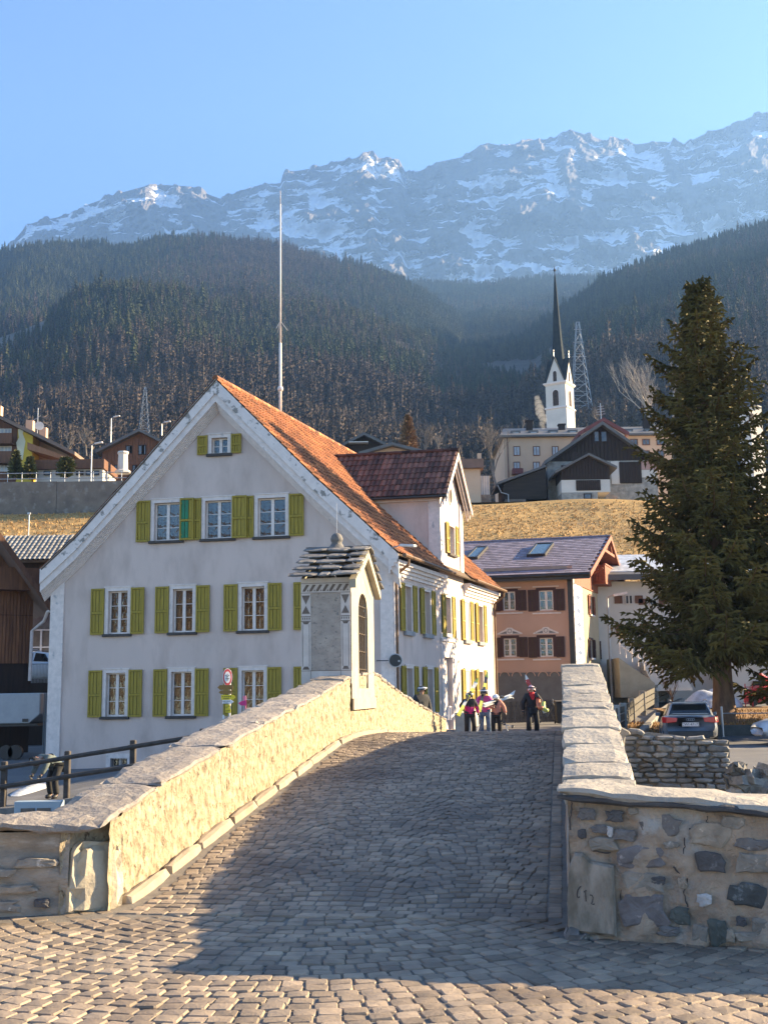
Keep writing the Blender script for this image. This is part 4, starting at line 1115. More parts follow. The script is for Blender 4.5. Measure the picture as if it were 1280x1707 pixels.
# front windows
kw = dict(sur=.13)
for i, h in enumerate(att): make_window(F, house, *h, curtain=[[(0,1)],[(.0,.0)],None][i] if i != 1 else None, **kw)
for i, h in enumerate(r2): make_window(F, house, *h, curtain=[[(0,.26),(.70,1)],[(0,.35)],[(.62,1)],[(0,.3),(.7,1)]][i], **kw)
for i, h in enumerate(r1): make_window(F, house, *h, curtain=[(0,.22)] if i in (0,) else ([(.62,1)] if i == 2 else None), **kw)
make_window(F, house, *top_[0], rows=2, **kw)
make_window(F, house, *base[0], rows=1, sur=.16, sill=None, hood=False)
sg = MB(); hb_ = base[0]
for i in range(6): x = hb_[0]+(hb_[1]-hb_[0])*(i+.5)/6; sg.tube([F.pt(x,hb_[2],-.08),F.pt(x,hb_[3],-.08)], .012, 5)
sg.build('window_grille', M_black, house)
sh_w = .50
def shut_pair(W, h, wl=sh_w, wr=sh_w, gl=.14, gr=.14, **k):
    za, zb_ = h[2]-.02, h[3]+.10
    return make_shutter(W, house, h[0]-gl-wl, h[0]-gl, za, zb_, **k), make_shutter(W, house, h[1]+gr, h[1]+gr+wr, za, zb_, **k)
for h in r2 + r1: shut_pair(F, h)
shut_pair(F, top_[0], .38, .38)
za, zb_ = att[0][2]-.02, att[0][3]+.10
make_shutter(F, house, att[0][0]-.14-.52, att[0][0]-.14, za, zb_)
make_shutter(F, house, att[1][0]-.14-.50, att[1][0]-.14, za, zb_)
s_ = make_shutter(F, house, att[0][1]+.05, att[0][1]+.05+.52, za, zb_+.02, d=.10, extra=2, label='shutter half painted dark green')
s_.data.materials[1] = M_shutd
make_shutter(F, house, att[2][0]-.14-.50, att[2][0]-.14, za, zb_)
make_shutter(F, house, att[1][1]+.06, att[1][1]+.06+.54, za, zb_+.02, d=.10)
make_shutter(F, house, att[2][1]+.14, att[2][1]+.14+.54, za, zb_)
# side windows: open shutters folded on the wall
for h in sw2 + sw1:
    make_window(S, house, *h, rec=.20, sill=M_plinth, sur=.10, sillw=.16, hood=True)
    make_shutter(S, house, h[0]-.10-.44, h[0]-.10, h[2]-.02, h[3]+.08); make_shutter(S, house, h[1]+.10, h[1]+.10+.44, h[2]-.02, h[3]+.08)
make_window(S, house, *dwin, rec=.15, sur=.1)
make_shutter(S, house, dwin[0]-.10-.40, dwin[0]-.10, dwin[2]-.02, dwin[3]+.08); make_shutter(S, house, dwin[1]+.10, dwin[1]+.10+.40, dwin[2]-.02, dwin[3]+.08)
# door with sgraffito surround
M_sgg = mat('grey_sgraffito', (.16,.16,.165), (.2,.2,.2), rough=.9, scale=6)
b = MB(); S.box(b, door[0], door[1], door[2], door[3], -.2, -.16); dr = b.build('door', mat('carved_oak', (.12,.075,.045), (.08,.05,.03), rough=.7, scale=3, stretch=(3,3,.4), bump=.004), house)
b = MB(); S.box(b, door[0]-.3, door[0], 0, door[3]+.95, .002, .05); S.box(b, door[1], door[1]+.45, 0, door[3]+.95, .002, .05); S.box(b, door[0], door[1], door[3], door[3]+.95, .002, .05)
S.box(b, door[0]-.38, door[1]+.52, door[3]+.62, door[3]+.74, .05, .12); dsur = b.build('door_surround', M_trim, house)
b = MB()
def circ(W, u, z, r, d, m=0, n=14, w=None):
    if w is None: b.poly([W.pt(u+r*math.cos(2*math.pi*i/n), z+r*math.sin(2*math.pi*i/n), d) for i in range(n)], m)
    else:
        for i in range(n):
            a, c = 2*math.pi*i/n, 2*math.pi*(i+1)/n
            b.poly([W.pt(u+q*math.cos(e), z+q*math.sin(e), d) for q, e in ((r,a),(r,c),(r-w,c),(r-w,a))], m)
uc = (door[0]+door[1])/2; rr_ = (door[1]-door[0])/2-.04
for i in range(3):
    z = door[2]+.45+i*(door[3]-door[2]-.75)/2
    circ(S, uc, z, rr_, -.152, w=.03); circ(S, uc, z, rr_*.68, -.152, w=.02); circ(S, uc, z, rr_*.2, -.152)
    for k in range(6): circ(S, uc+rr_*.44*math.cos(k*1.047), z+rr_*.44*math.sin(k*1.047), .05, -.152, n=6)
for i in range(13): S_z = door[2]+.2+i*.2; flat(S, [(door[1]+.16,S_z),(door[1]+.26,S_z),(door[1]+.26,S_z+.12),(door[1]+.16,S_z+.12)], .053)
for x in (door[0]-.2, door[1]+.08, door[1]+.34): flat(S, [(x,.2),(x+.02,.2),(x+.02,door[3]+.5),(x,door[3]+.5)], .053)
for i in range(10): x = door[0]-.2+i*(door[1]-door[0]+.5)/10; flat(S, [(x,door[3]+.3),(x+.04,door[3]+.3),(x+.04,door[3]+.52),(x,door[3]+.52)], .053)
b.build('sgraffito', M_sgg, dsur)
b = MB(); S.box(b, door[0]+.005, door[1]-.005, door[2], door[3]-.0, -.16, -.155); b.build('door_panel', M_trim, dr)
# ---- roof ----
SD = V((S.d.x, S.d.y, 0)); RL = SLEN + OH + .25
def roofpt(p, k=0, dz=0): return F.pt(p[0], p[1]+dz, OH) + SD*k
slb = MB()
for a, c in zip(roofline, roofline[1:]):
    A, C_ = roofpt(a), roofpt(c); nrm = (C_-A).cross(SD).normalized()
    if nrm.z < 0: nrm = -nrm
    P4 = [A - nrm*.10, C_ - nrm*.10, C_ + SD*RL - nrm*.10, A + SD*RL - nrm*.10]
    isR = a[0] >= apex[0]-1e-6 and a[0] > 3
    slb.prism(P4, nrm*.06)
slb.build('roof_boarding', M_under, house)
# tiles of the right-hand slope
tiles = MB(); coll = []
def in_dormer(p):   # world point hidden under / beyond the dormer
    q = V((p.x, p.y, 0)) - S.o; u = q.dot(S.d); d = q.dot(S.n)
    if d > -.02 and ud0-.02 < u < ud1+.02: return True
    return False
for a, c in zip([apex]+Rr, Rr):
    A, C_ = roofpt(a), roofpt(c); n_ = max(1, round((C_-A).length/.33)); h = (C_-A).length/n_
    sd_ = (A-C_).normalized(); nrm = sd_.cross(SD); nrm = nrm if nrm.z > 0 else -nrm; nrm.normalize()
    o_ = C_.copy()
    def keep(u, v, o_=o_, sd_=sd_):
        p = o_ + SD*u + sd_*v; return not in_dormer(p)
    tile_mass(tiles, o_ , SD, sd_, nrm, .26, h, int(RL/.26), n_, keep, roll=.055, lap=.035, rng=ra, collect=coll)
coll.sort(key=lambda q: (V(q[0][0])-EYE).length)
tiles2 = MB()
for vs, fs, t in coll[300:]: tiles2.add(vs, fs, 0, t)
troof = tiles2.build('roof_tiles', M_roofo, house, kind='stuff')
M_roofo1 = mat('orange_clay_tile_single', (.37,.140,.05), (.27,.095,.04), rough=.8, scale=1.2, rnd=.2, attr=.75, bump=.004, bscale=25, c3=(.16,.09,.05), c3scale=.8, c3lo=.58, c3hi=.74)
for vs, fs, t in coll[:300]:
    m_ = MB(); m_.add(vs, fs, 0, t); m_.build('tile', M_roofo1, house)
# left slope plain tile covering (seen only edge-on)
lt = MB()
for a, c in zip(Lr, Lr[1:]+[apex]):
    A, C_ = roofpt(a), roofpt(c); sd_ = (C_-A).normalized(); nrm = SD.cross(sd_); nrm = nrm if nrm.z > 0 else -nrm; nrm.normalize()
    n_ = max(1, round((C_-A).length/.33)); h = (C_-A).length/n_
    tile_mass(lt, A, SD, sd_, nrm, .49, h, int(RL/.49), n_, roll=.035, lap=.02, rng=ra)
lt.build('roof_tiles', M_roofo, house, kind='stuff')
b = MB()
for k in np.arange(0, RL, .38):
    p = roofpt(apex, k); b.tube([p+V((0,0,.0)), p+SD*.40+V((0,0,.015))], [.12,.105], 7, t=ra.random())
b.build('ridge_tiles', M_roofo, house, kind='stuff')
# ---- verge boards and mouldings ----
def shrink(p, dz): return (p[0], p[1]-dz)
def band(name, za, zb_, d0, d1, m):
    bb = MB()
    pts = roofline
    for a, c in zip(pts, pts[1:]):
        bb.prism([F.pt(a[0],a[1]-za,d0), F.pt(c[0],c[1]-za,d0), F.pt(c[0],c[1]-zb_,d0), F.pt(a[0],a[1]-zb_,d0)], F.n*(d1-d0))
    return bb.build(name, m, house)
band('verge_board', .04, .56, OH-.05, OH, M_trimflake)
band('verge_moulding', .50, .86, OH-.12, OH-.055, M_trim)
for k in range(6):
    band('cornice_moulding', .80+k*.055, .86+k*.055+.03, OH-.14-.055*(k+1), OH-.13-.055*k+.0, M_trim)
band('soffit_board', .74, .82, .0, OH-.13, M_trim)
# eave returns on the side facade
def eave_run(u0, u1):
    bb = MB()
    for k, (za, zb_, dd) in enumerate(((-.50,-.38,.06),(-.38,-.26,.12),(-.26,-.14,.20),(-.14,.0,.30))):
        S.box(bb, u0, u1, eaveS+za+.0, eaveS+zb_, .002, dd)
    bb.build('eave_cornice', M_trim, house)
    g = MB(); zz = Rr[-1][1]-.10
    g.tube([S.pt(u0, zz, .58), S.pt(u1, zz-.03, .58)], .075, 8)
    for u in np.arange(u0+.2, u1, .7): g.bar(S.pt(u, zz+.08, .5), S.pt(u, zz-.09, .6), .03, .015)
    g.build('gutter', M_gut, house)
eave_run(-.45, ud0-.0); eave_run(ud1+.0, SLEN+.2)
def downpipe(u, zt_, bulge=.3):
    g = MB(); g.tube([S.pt(u,zt_,.56), S.pt(u,zt_-.25,.54), S.pt(u,zt_-.55,.12), S.pt(u,zt_-.8,.09), S.pt(u,.1,.09)], .05, 8)
    for z in (4.3, 2.6, 1.0): g.tube([S.pt(u,z,.09),S.pt(u,z+.04,.09)], .062, 8)
    g.build('downpipe', M_gut, house)
downpipe(.12, Rr[-1][1]-.12); downpipe(SLEN-.1, Rr[-1][1]-.14)
# ---- dormer (cross gable) ----
INW = -F.d                                     # runs back from the side facade towards the ridge
rA = roofpt(apex); rC = roofpt(Rr[0]); nR = (rC-rA).cross(SD).normalized()
if nR.z < 0: nR = -nR
rD = roofpt(Rr[1]); nR2 = (rD-rC).cross(SD).normalized(); nR2 = nR2 if nR2.z > 0 else -nR2
def hit(p, up=.0):
    best = None
    for (q, n_) in ((rA, nR), (rC, nR2)):
        den = INW.dot(n_)
        if abs(den) < 1e-6: continue
        k = (q - p).dot(n_)/den
        if k > 0: best = k if best is None else max(best, k)
    return p + INW*((best or 1)+.15)
dOH = .42
eN = S.pt(ud0-.30, dev+.02-.05, dOH); eF = S.pt(ud1+.30, dev-.05, dOH); rg_ = S.pt(dapx[0], dapx[1]+.12, dOH)
dt = MB(); db = MB(); coll = []
for e in (eN, eF):
    sl = (rg_-e); L_ = sl.length; sd_ = sl.normalized(); nrm = sd_.cross(INW); nrm = nrm if nrm.z > 0 else -nrm; nrm.normalize()
    he = hit(e); hr = hit(rg_); n_ = 8; h = L_/n_
    wl = max((he-e).length, (hr-rg_).length)
    def keep(u, v, e=e, sd_=sd_):
        p = e + INW*u + sd_*v
        return max((q - p).dot(n_)/INW.dot(n_) for (q, n_) in ((rA, nR), (rC, nR2))) > -.1
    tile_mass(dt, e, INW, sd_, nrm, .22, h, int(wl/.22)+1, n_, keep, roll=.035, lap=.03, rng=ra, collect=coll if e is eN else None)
    db.prism([e-nrm*.04, rg_-nrm*.04, hr-nrm*.04, he-nrm*.04], -nrm*.05)
M_roofd1 = mat('brown_clay_tile_single', (.11,.045,.03), (.18,.08,.05), rough=.75, scale=2.2, rnd=.25, attr=.75, bump=.004, bscale=25)
dk = sorted(coll, key=lambda q: (V(q[0][0])-EYE).length)
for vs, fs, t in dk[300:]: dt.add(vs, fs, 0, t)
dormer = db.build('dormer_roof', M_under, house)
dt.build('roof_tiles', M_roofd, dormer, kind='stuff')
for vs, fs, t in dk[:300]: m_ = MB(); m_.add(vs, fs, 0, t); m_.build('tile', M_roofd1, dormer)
b = MB(); k_ = 0
while k_ < (hit(rg_)-rg_).length:
    p = rg_+INW*k_; b.tube([p+V((0,0,.02)), p+INW*.36+V((0,0,.04))], [.10,.085], 6, t=ra.random()); k_ += .34
b.build('ridge_tiles', M_roofd, dormer, kind='stuff')
b = MB()
for e, sg_ in ((eN, 1), (eF, -1)):
    for (za, zb_, d0) in ((.02, .30, 0), (.26, .42, -.12), (.38, .5, -.22)):
        b.prism([e-V((0,0,za))+S.n*d0, rg_-V((0,0,za))+S.n*d0, rg_-V((0,0,zb_))+S.n*d0, e-V((0,0,zb_))+S.n*d0], -S.n*.06)
b.build('dormer_verge_board', M_trim, house)
for ue in (ud0, ud1):
    b = MB()
    p0 = S.pt(ue, eaveS-.3, 0); p1 = S.pt(ue, dev, 0); p2 = hit(p1)
    q = hit(S.pt(ue, eaveS+.02, 0))
    b.poly([p0, p1, p2, q])
    b.build('dormer_cheek', M_stucco, house)
b = MB()
for ue, sg_ in ((ud0, 1), (ud1, -1)):
    p1 = S.pt(ue, dev-.22, 0) - S.d*.0*sg_; p2 = hit(p1)
    nn = -S.d*sg_
    b.prism([p1+nn*.003, p2+nn*.003, p2+nn*.003+V((0,0,.2)), p1+nn*.003+V((0,0,.2))], nn*.12)
    c0 = S.pt(ue, eaveS-.2, 0); c1 = c0+INW*.42; c2 = S.pt(ue, dev-.22, 0)+INW*.42; c3 = S.pt(ue, dev-.22, 0)
    b.prism([c0+nn*.003, c1+nn*.003, c2+nn*.003, c3+nn*.003], nn*.03)
b.build('dormer_trim', M_trim, house)
b = MB(); g0 = eN + V((0,0,-.06)); b.tube([g0, hit(g0)], .06, 7); b.build('gutter', M_black, house)
b = MB()   # oval window in the dormer gable
uo, zo = dapx[0], S.px(744, 823)[1]
for (r0, d, m) in ((.30, .03, 0), (.24, .035, 1)):
    b.add([S.pt(uo+r0*.8*math.cos(i*.449), zo+r0*1.3*math.sin(i*.449), d) for i in range(14)], [tuple(range(14))], m)
b.build('window', [M_trim, M_room], house)
# chimney-less; tall radio mast on the ridge
uR = S.d
k_ = (at(471, 690, 44).y - rA.y)/SD.y
mb_ = rA + SD*k_
mast = thing('radio_mast', mb_ - V((0,0,.3)), 'tall thin white radio mast rising from the ridge of the big grey house', 'antenna')
topz = at(470, 318, mb_.y).z
b = MB(); b.tube([mb_-V((0,0,.3)), V((mb_.x,mb_.y,mb_.z+3.0))], .055, 8); b.tube([V((mb_.x,mb_.y,mb_.z+3.0)), V((mb_.x,mb_.y,topz-.6))], [.042,.03], 8); b.tube([V((mb_.x,mb_.y,topz-.6)), V((mb_.x,mb_.y,topz))], [.02,.012], 6)
b.build('pole', MATS['white_trim'], mast, smooth=True)
zb2 = at(471, 648, mb_.y).z; b = MB(); b.lathe((mb_.x,mb_.y,zb2-.12), [(.03,0),(.1,.05),(.12,.12),(.1,.19),(.03,.24)], 10); b.build('ball', M_trim, mast, smooth=True)
zb3 = at(471, 545, mb_.y).z; b = MB()
for a in (0, 2.09, 4.19): b.tube([(mb_.x,mb_.y,zb3+.25),(mb_.x+.3*math.cos(a),mb_.y+.3*math.sin(a),zb3-.15)], .012, 4)
b.build('radial_rods', M_pole, mast)
# street lamp on the house corner
pl = F.pt(FWID-.35, F.px(633, 917, .1)[1], .05)
lamp = thing('wall_lamp', pl, 'street lamp on a slim arm fixed to the corner of the big grey house', 'street lamp')
b = MB(); e1 = at(668, 909, pl.y-.9); b.tube([pl, e1], .022, 6); b.build('arm', M_pole, lamp)
b = MB(); e2 = at(692, 910, pl.y-1.3); b.bar(e1, e2, .2, .09, up=V((0,0,1))); b.build('lamp_head', M_trim, lamp, bevel=.02)
# traffic mirror
pm = F.pt(F.px(628, 1101)[0], F.px(628, 1101)[1], 0)
mir = thing('traffic_mirror', pm, 'round dark traffic mirror on a bracket by the corner of the grey house', 'traffic mirror')
pc = at(659, 1101, pm.y-.25)
b = MB(); b.tube([pm, V((pm.x, pc.y, pc.z)), pc], .014, 5); b.build('bracket', M_black, mir)
b = MB()
def disc(mb, c, r, nrm, th, n=20, m=0):
    nrm = nrm.normalized(); a = nrm.cross(V((0,0,1))).normalized(); bb = a.cross(nrm)
    p = [c + a*r*math.cos(2*math.pi*i/n) + bb*r*math.sin(2*math.pi*i/n) for i in range(n)]; mb.prism(p, nrm*th, m)
disc(b, pc, .235, V((0,-1,0)), .03, m=0); b.build('rim', M_pole, mir)
b = MB(); disc(b, pc-V((0,.031,0)), .205, V((0,-1,0)), .02); b.build('mirror_back', M_black, mir)
b = MB(); b.box(pc+V((.12,-.055,-.02)), (.06,.01,.06)); b.build('sticker', M_pole, mir)
# ================================================================ pink house
M_pink = mat('pink_stucco', (.52,.325,.24), (.46,.29,.21), rough=.92, scale=.6, bump=.005, bscale=30)
M_pinks = mat('cream_stucco', (.45,.335,.21), (.40,.30,.19), rough=.92, scale=.8, bump=.005, bscale=30)
M_brown = mat('oxblood_shutter', (.055,.016,.012), (.04,.012,.01), rough=.6, scale=5, stretch=(6,6,.7))
M_redwood = mat('red_brown_wood', (.28,.09,.045), (.20,.06,.03), rough=.7, scale=4, stretch=(1,1,6), bump=.003, bscale=20)
M_blue = mat('blue_sgraffito', (.10,.14,.24), (.13,.17,.27), rough=.9)
q0 = at(808, 1050, 54.6); q1 = at(957, 1050, 53.6)
PF = Wall((q0.x,q0.y), (q1.x-q0.x, q1.y-q0.y)); PF.n = PF.n if PF.n.y < 0 else -PF.n
PW = (V((q1.x,q1.y,0))-V((q0.x,q0.y,0))).length
vpd = ray(1345, 1147); PSd = V((vpd.x, vpd.y, 0)).normalized()
PS = Wall((q1.x,q1.y), PSd); PS.n = PS.n if PS.n.x > 0 else -PS.n
PD = PS.px(1019, 1050)[0]
pink = thing('pink_house', (q1.x-2, q1.y, 0), 'salmon pink house with mauve slate roof, dark red shutters and sgraffito corner', 'house')
ezp = PF.px(900, 955)[1]; rzp = 0
pw_px = [((839,858),(986,1018)), ((899,921),(984,1018)), ((840,860),(1064,1095)), ((900,921),(1063,1095))]
hp = []
for (xa, xb), (ya, yb) in pw_px:
    a = PF.px(xa, yb); c = PF.px(xb, ya); hp.append((a[0], c[0], a[1], c[1]))
b = MB(); PF.wall(b, -.6, [(0,ezp+.3),(PW,ezp+.3)], hp, .12, 0)
b.build('front_wall', M_pink, pink)
b = MB()
sp = [((981,987),(988,1020)),((999,1004),(994,1024)),((982,988),(1065,1096)),((1001,1006),(1070,1098))]
hs = []
for (xa, xb), (ya, yb) in sp:
    a = PS.px(xa, (ya+yb)/2)[0]; c = PS.px(xb, (ya+yb)/2)[0]; m_ = (a+c)/2
    row = 0 if ya < 1030 else 2; hs.append((m_-.42, m_+.42, hp[row][2]-.02, hp[row][3]+.02))
ridz = PF.px(1003, 872)[1]
rpk = PD/2
PS.wall(b, -.6, [(0,ezp),(rpk,ridz-.5),(PD,ezp)], hs, .15, 0)
qb = PS.pt(PD, 0); b.poly([qb-V((0,0,.6)), qb-PF.d*PW-V((0,0,.6)), qb-PF.d*PW+V((0,0,ezp)), qb+V((0,0,ezp))])
b.build('side_wall', M_pinks, pink)
zpl = PF.px(880, 1121)[1]
b = MB(); PF.box(b, 0, PW, -.6, zpl, .002, .04); PS.box(b, .02, PD, -.6, zpl-.2, .002, .04); b.build('plinth', mat('grey_base_render', (.13,.125,.12), (.16,.155,.15), rough=.9), pink)
# arched recesses
M_rec = mat('pale_pink_recess', (.30,.21,.16), (.25,.17,.13))
for xc in (841, 861, 884, 905, 924, 944):
    u, z = PF.px(xc, 1128); r = .22
    pts = [(u-r*.8, z-.10), (u+r*.8, z-.10)] + [(u+r*math.cos(a), z+.02+r*math.sin(a)) for a in np.linspace(.0, math.pi, 9)]
    b = MB(); b.prism([PF.pt(x, y, .002) for x, y in pts], PF.n*.012); ar = b.build('arched_recess', M_rec, pink)
    b = MB(); b.prism([PF.pt(u+r*1.12*math.cos(a), z+.02+r*1.12*math.sin(a), .03) for a in np.linspace(0, math.pi, 10)] + [PF.pt(u+r*.92*math.cos(a), z+.02+r*.92*math.sin(a), .03) for a in np.linspace(math.pi, 0, 10)], PF.n*.05); b.build('arch_hood', M_pink, ar)
    b = MB(); b.add([PF.pt(u+.05*math.cos(a), z+.05*math.sin(a), .02) for a in np.linspace(0, 5.5, 8)], [tuple(range(8))], 0); b.build('vent_hole', M_room, ar)
for h in hp:
    make_window(PF, pink, *h, rec=.06, sur=.14, rows=3 if h[2] < 4 else 2, sm=M_brown, sill=None, hood=False, curtain=[(0,1)] if h[2] > 4 else None)
    make_shutter(PF, pink, h[0]-.14-.40, h[0]-.14, h[2]-.03, h[3]+.05, mt=M_brown, boards=2, d=.03); make_shutter(PF, pink, h[1]+.14, h[1]+.14+.40, h[2]-.03, h[3]+.05, mt=M_brown, boards=2, d=.03)
b = MB()
for h in hp:
    m_ = (h[0]+h[1])/2
    PF.box(b, h[0]-.35, h[1]+.35, h[2]-.17, h[2]-.10, .002, .05)
    if h[2] < 4:
        flat(PF, [(m_-.62,h[3]+.20),(m_+.62,h[3]+.20),(m_+.60,h[3]+.26),(m_+.2,h[3]+.44),(m_+.12,h[3]+.52),(m_-.12,h[3]+.52),(m_-.2,h[3]+.44),(m_-.60,h[3]+.26)], .012)
    else: PF.box(b, h[0]-.3, h[1]+.3, h[3]+.17, h[3]+.22, .002, .05)
b.build('window_ornament', M_trim, pink)
b = MB()
for h in hp:
    if h[2] < 4:
        m_ = (h[0]+h[1])/2; circ(PF, m_, h[3]+.36, .11, .016, w=.03); flat(PF, [(m_-.5,h[3]+.23),(m_-.14,h[3]+.23),(m_-.16,h[3]+.36)], .016); flat(PF, [(m_+.5,h[3]+.23),(m_+.14,h[3]+.23),(m_+.16,h[3]+.36)], .016)
b.build('ornament_scroll', MATS['grey_sgraffito'], pink)
for h in hs:
    make_window(PS, pink, *h, rec=.08, sur=.1, rows=2, sm=M_brown, sill=M_trim, hood=False)
    make_shutter(PS, pink, h[0]-.10-.38, h[0]-.10, h[2]-.02, h[3]+.02, mt=M_brown if h[2]<4 else M_redwood, boards=2); make_shutter(PS, pink, h[1]+.10, h[1]+.10+.38, h[2]-.02, h[3]+.02, mt=M_brown if h[2]<4 else M_redwood, boards=2)
# frieze below the eave
zf = PF.px(880, 967)[1]
b = MB(); PF.box(b, 0, PW-.25, zf-.08, zf, .002, .06); PF.box(b, 0, PW-.25, zf, ezp+.3, .002, .03); b.build('frieze', mat('frieze_cream', (.36,.30,.24), (.30,.25,.2)), pink)
b = MB(); us = 0.3
while us < PW-.5:
    circ(PF, us, zf+.2, .15, .034, w=.05, n=9); flat(PF, [(us+.14,zf+.08),(us+.4,zf+.3),(us+.44,zf+.22),(us+.2,zf+.05)], .034); us += .42
b.build('scroll_frieze', MATS['grey_sgraffito'], pink)
for xa in (838, 897):
    a = PF.px(xa, 965); h = (a[0], a[0]+.62, zf+.07, zf+.36)
    b = MB(); PF.box(b, *h, .03, .06); PF.box(b, h[0]+.05, h[1]-.05, h[2]+.05, h[3]-.04, .06, .066, m=1); b.build('window', [M_brown, M_curt], pink)
# corner strip: dark pipe + patterned band
b = MB(); PF.box(b, PW-.25, PW-.02, zpl, zf, .002, .09); b.build('downpipe', M_black, pink)
cbw = PS.px(971.5,1050)[0]; b = MB(); PS.box(b, .0, cbw, zpl-.2, ezp, .002, .03); b.build('corner_band', M_trim, pink)
b = MB(); z = zpl+.1; i = 0
while z < ezp-.2:
    cm_ = cbw/2; flat(PS, [(cm_,z),(cm_+cbw*.28,z+.14),(cm_,z+.28),(cm_-cbw*.28,z+.14)], .034)
    if i % 2: flat(PS, [(cm_,z+.07),(cm_+cbw*.12,z+.14),(cm_,z+.21),(cm_-cbw*.12,z+.14)], .038, 1)
    for x in (cbw*.03, cbw*.85): flat(PS, [(x,z),(x+cbw*.12,z),(x+cbw*.12,z+.1),(x,z+.1)], .034)
    z += .34; i += 1
b.build('sgraffito', [M_blue, M_trim], pink)
# roof
ez2 = ezp-.02; fo = .55; go = .95
eA = PF.pt(-.2, ez2-.1, fo); eB = PS.pt(0, ez2-.1, go) + PF.n*fo
rB = PS.pt(rpk, ridz+.05, go+.1); rA_ = rB - PF.d*(PW+go+.4)
fB = PS.pt(PD, ez2-.1, go) - PF.n*fo*0 + PS.d*.5; 
eB = PS.pt(-fo, ez2-.1, go)
rows_ = 20; sl = rB-eB; sd_ = sl.normalized(); U_ = -PF.d; nrm = U_.cross(sd_); nrm = nrm if nrm.z > 0 else -nrm
nrm.normalize(); Lr_ = sl.length; wl = PW+go+3.2
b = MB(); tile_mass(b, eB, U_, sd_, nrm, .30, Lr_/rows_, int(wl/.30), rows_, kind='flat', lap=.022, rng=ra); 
rfp = MB(); rfp.prism([eB-nrm*.03, rB-nrm*.03, rB+U_*wl-nrm*.03, eB+U_*wl-nrm*.03], -nrm*.10)
rfp.prism([fB-V((0,0,.03)), rB-V((0,0,.03)), rB+U_*wl-V((0,0,.03)), fB+U_*wl-V((0,0,.03))], V((0,0,-.1)))
rf_ = rfp.build('roof', M_redwood, pink); b.build('roof_slates', M_roofp, rf_, kind='stuff')
b = MB(); b.tube([rB+V((0,0,.03)), rB+U_*wl+V((0,0,.03))], .07, 6); b.build('ridge', M_roofp, rf_)
b = MB(); b.tube([eB+V((0,0,-.1))+PF.n*.05, eB+U_*wl+V((0,0,-.1))+PF.n*.05], .07, 8); b.prism([eB-V((0,0,.12)), eB+U_*wl-V((0,0,.12)), eB+U_*wl-V((0,0,.3)), eB-V((0,0,.3))], -PF.n*.05); b.build('gutter', M_black, rf_)
b = MB()
for e in (eB, fB): b.prism([e-V((0,0,.24)), e+V((0,0,.02)), rB+V((0,0,.06)), rB-V((0,0,.2))], PS.n*.05)
b.build('verge_board', M_redwood, rf_)
b = MB(); mz = (ridz+ezp)/2+.3
b.bar(PS.pt(rpk-1.5, mz, go), PS.pt(rpk+1.5, mz, go), .1, .14); b.bar(PS.pt(rpk, mz, go), PS.pt(rpk, ridz-.1, go), .1, .1)
for s3 in (-1, 1): b.bar(PS.pt(rpk+s3*.9, mz, go), PS.pt(rpk, mz+.9, go), .07, .07); b.bar(PS.pt(rpk+s3*2.2, ezp, 0), PS.pt(rpk+s3*2.2, ezp+.45, go), .09, .09)
b.build('gable_truss', M_redwood, rf_)
# gable boarding and balcony
b = MB(); k = 22
for i in range(k):
    u0 = .3+(PD-.6)*i/k; u1 = u0+(PD-.6)/k-.012; zt0 = min(ridz-.6, ezp+.1+(ridz-ezp-.6)*(1-abs((u0+u1)/2-rpk)/rpk))
    PS.box(b, u0, u1, ezp-.55, zt0, .002, .05)
b.build('gable_boarding', M_redwood, pink)
bal = MB(); u0, u1 = PS.px(985, 960)[0], PS.px(1006, 960)[0]; bz = PS.px(990, 976)[1]
PS.box(bal, u0, u1, bz, bz+.12, .0, .75); bo = bal.build('balcony', M_redwood, pink)
n_ = int((u1-u0)/.16)
for i in range(n_):
    m_ = MB(); a = u0+i*(u1-u0)/n_; PS.box(m_, a, a+(u1-u0)/n_-.02, bz+.1, bz+1.0, .70, .74); m_.build('board', M_redwood, bo)
for i in range(4):
    m_ = MB(); PS.box(m_, u0, u0+.04, bz+.1, bz+1.0, .05+i*.17, .20+i*.17); m_.build('board', M_redwood, bo)
m_ = MB(); PS.box(m_, u0-.03, u1+.03, bz+1.0, bz+1.08, .66, .78); m_.build('handrail', M_redwood, bo)
# skylights
for (xa, xb, ya, yb) in ((767, 796, 908, 926), (866, 902, 906, 925)):
    def onroof(px, py):
        r = ray(px, py); k = (eB-EYE).dot(nrm)/r.dot(nrm); return EYE + r*k
    c = [onroof(xa, yb), onroof(xb-6, yb), onroof(xb, ya), onroof(xa+6, ya)]
    u_a = (c[0]-eB).dot(U_); v_a = (c[0]-eB).dot(sd_); u_b = (c[2]-eB).dot(U_); v_b = (c[2]-eB).dot(sd_)
    if u_a < u_b: u_a, u_b = u_b, u_a
    def rp_(u, v, d): return eB + U_*u + sd_*v + nrm*d
    m_ = MB(); fw = .10
    for (a, c_, e, f) in ((u_a, u_b, v_a, v_a+fw), (u_a, u_b, v_b-fw, v_b), (u_a, u_a-fw, v_a+fw, v_b-fw), (u_b+fw, u_b, v_a+fw, v_b-fw)):
        m_.hexa([rp_(a,e,.0),rp_(c_,e,.0),rp_(c_,f,.0),rp_(a,f,.0),rp_(a,e,.16),rp_(c_,e,.16),rp_(c_,f,.16),rp_(a,f,.16)])
    sk = m_.build('skylight', M_black, rf_)
    m_ = MB(); m_.poly([rp_(u_a-fw,v_a+fw,.13),rp_(u_b+fw,v_a+fw,.13),rp_(u_b+fw,v_b-fw,.13),rp_(u_a-fw,v_b-fw,.13)])
    m_.build('skylight_pane', mat('skylight_glass', (.05,.08,.09), rough=.04, spec=1.0) if 'skylight_glass' not in MATS else MATS['skylight_glass'], rf_)
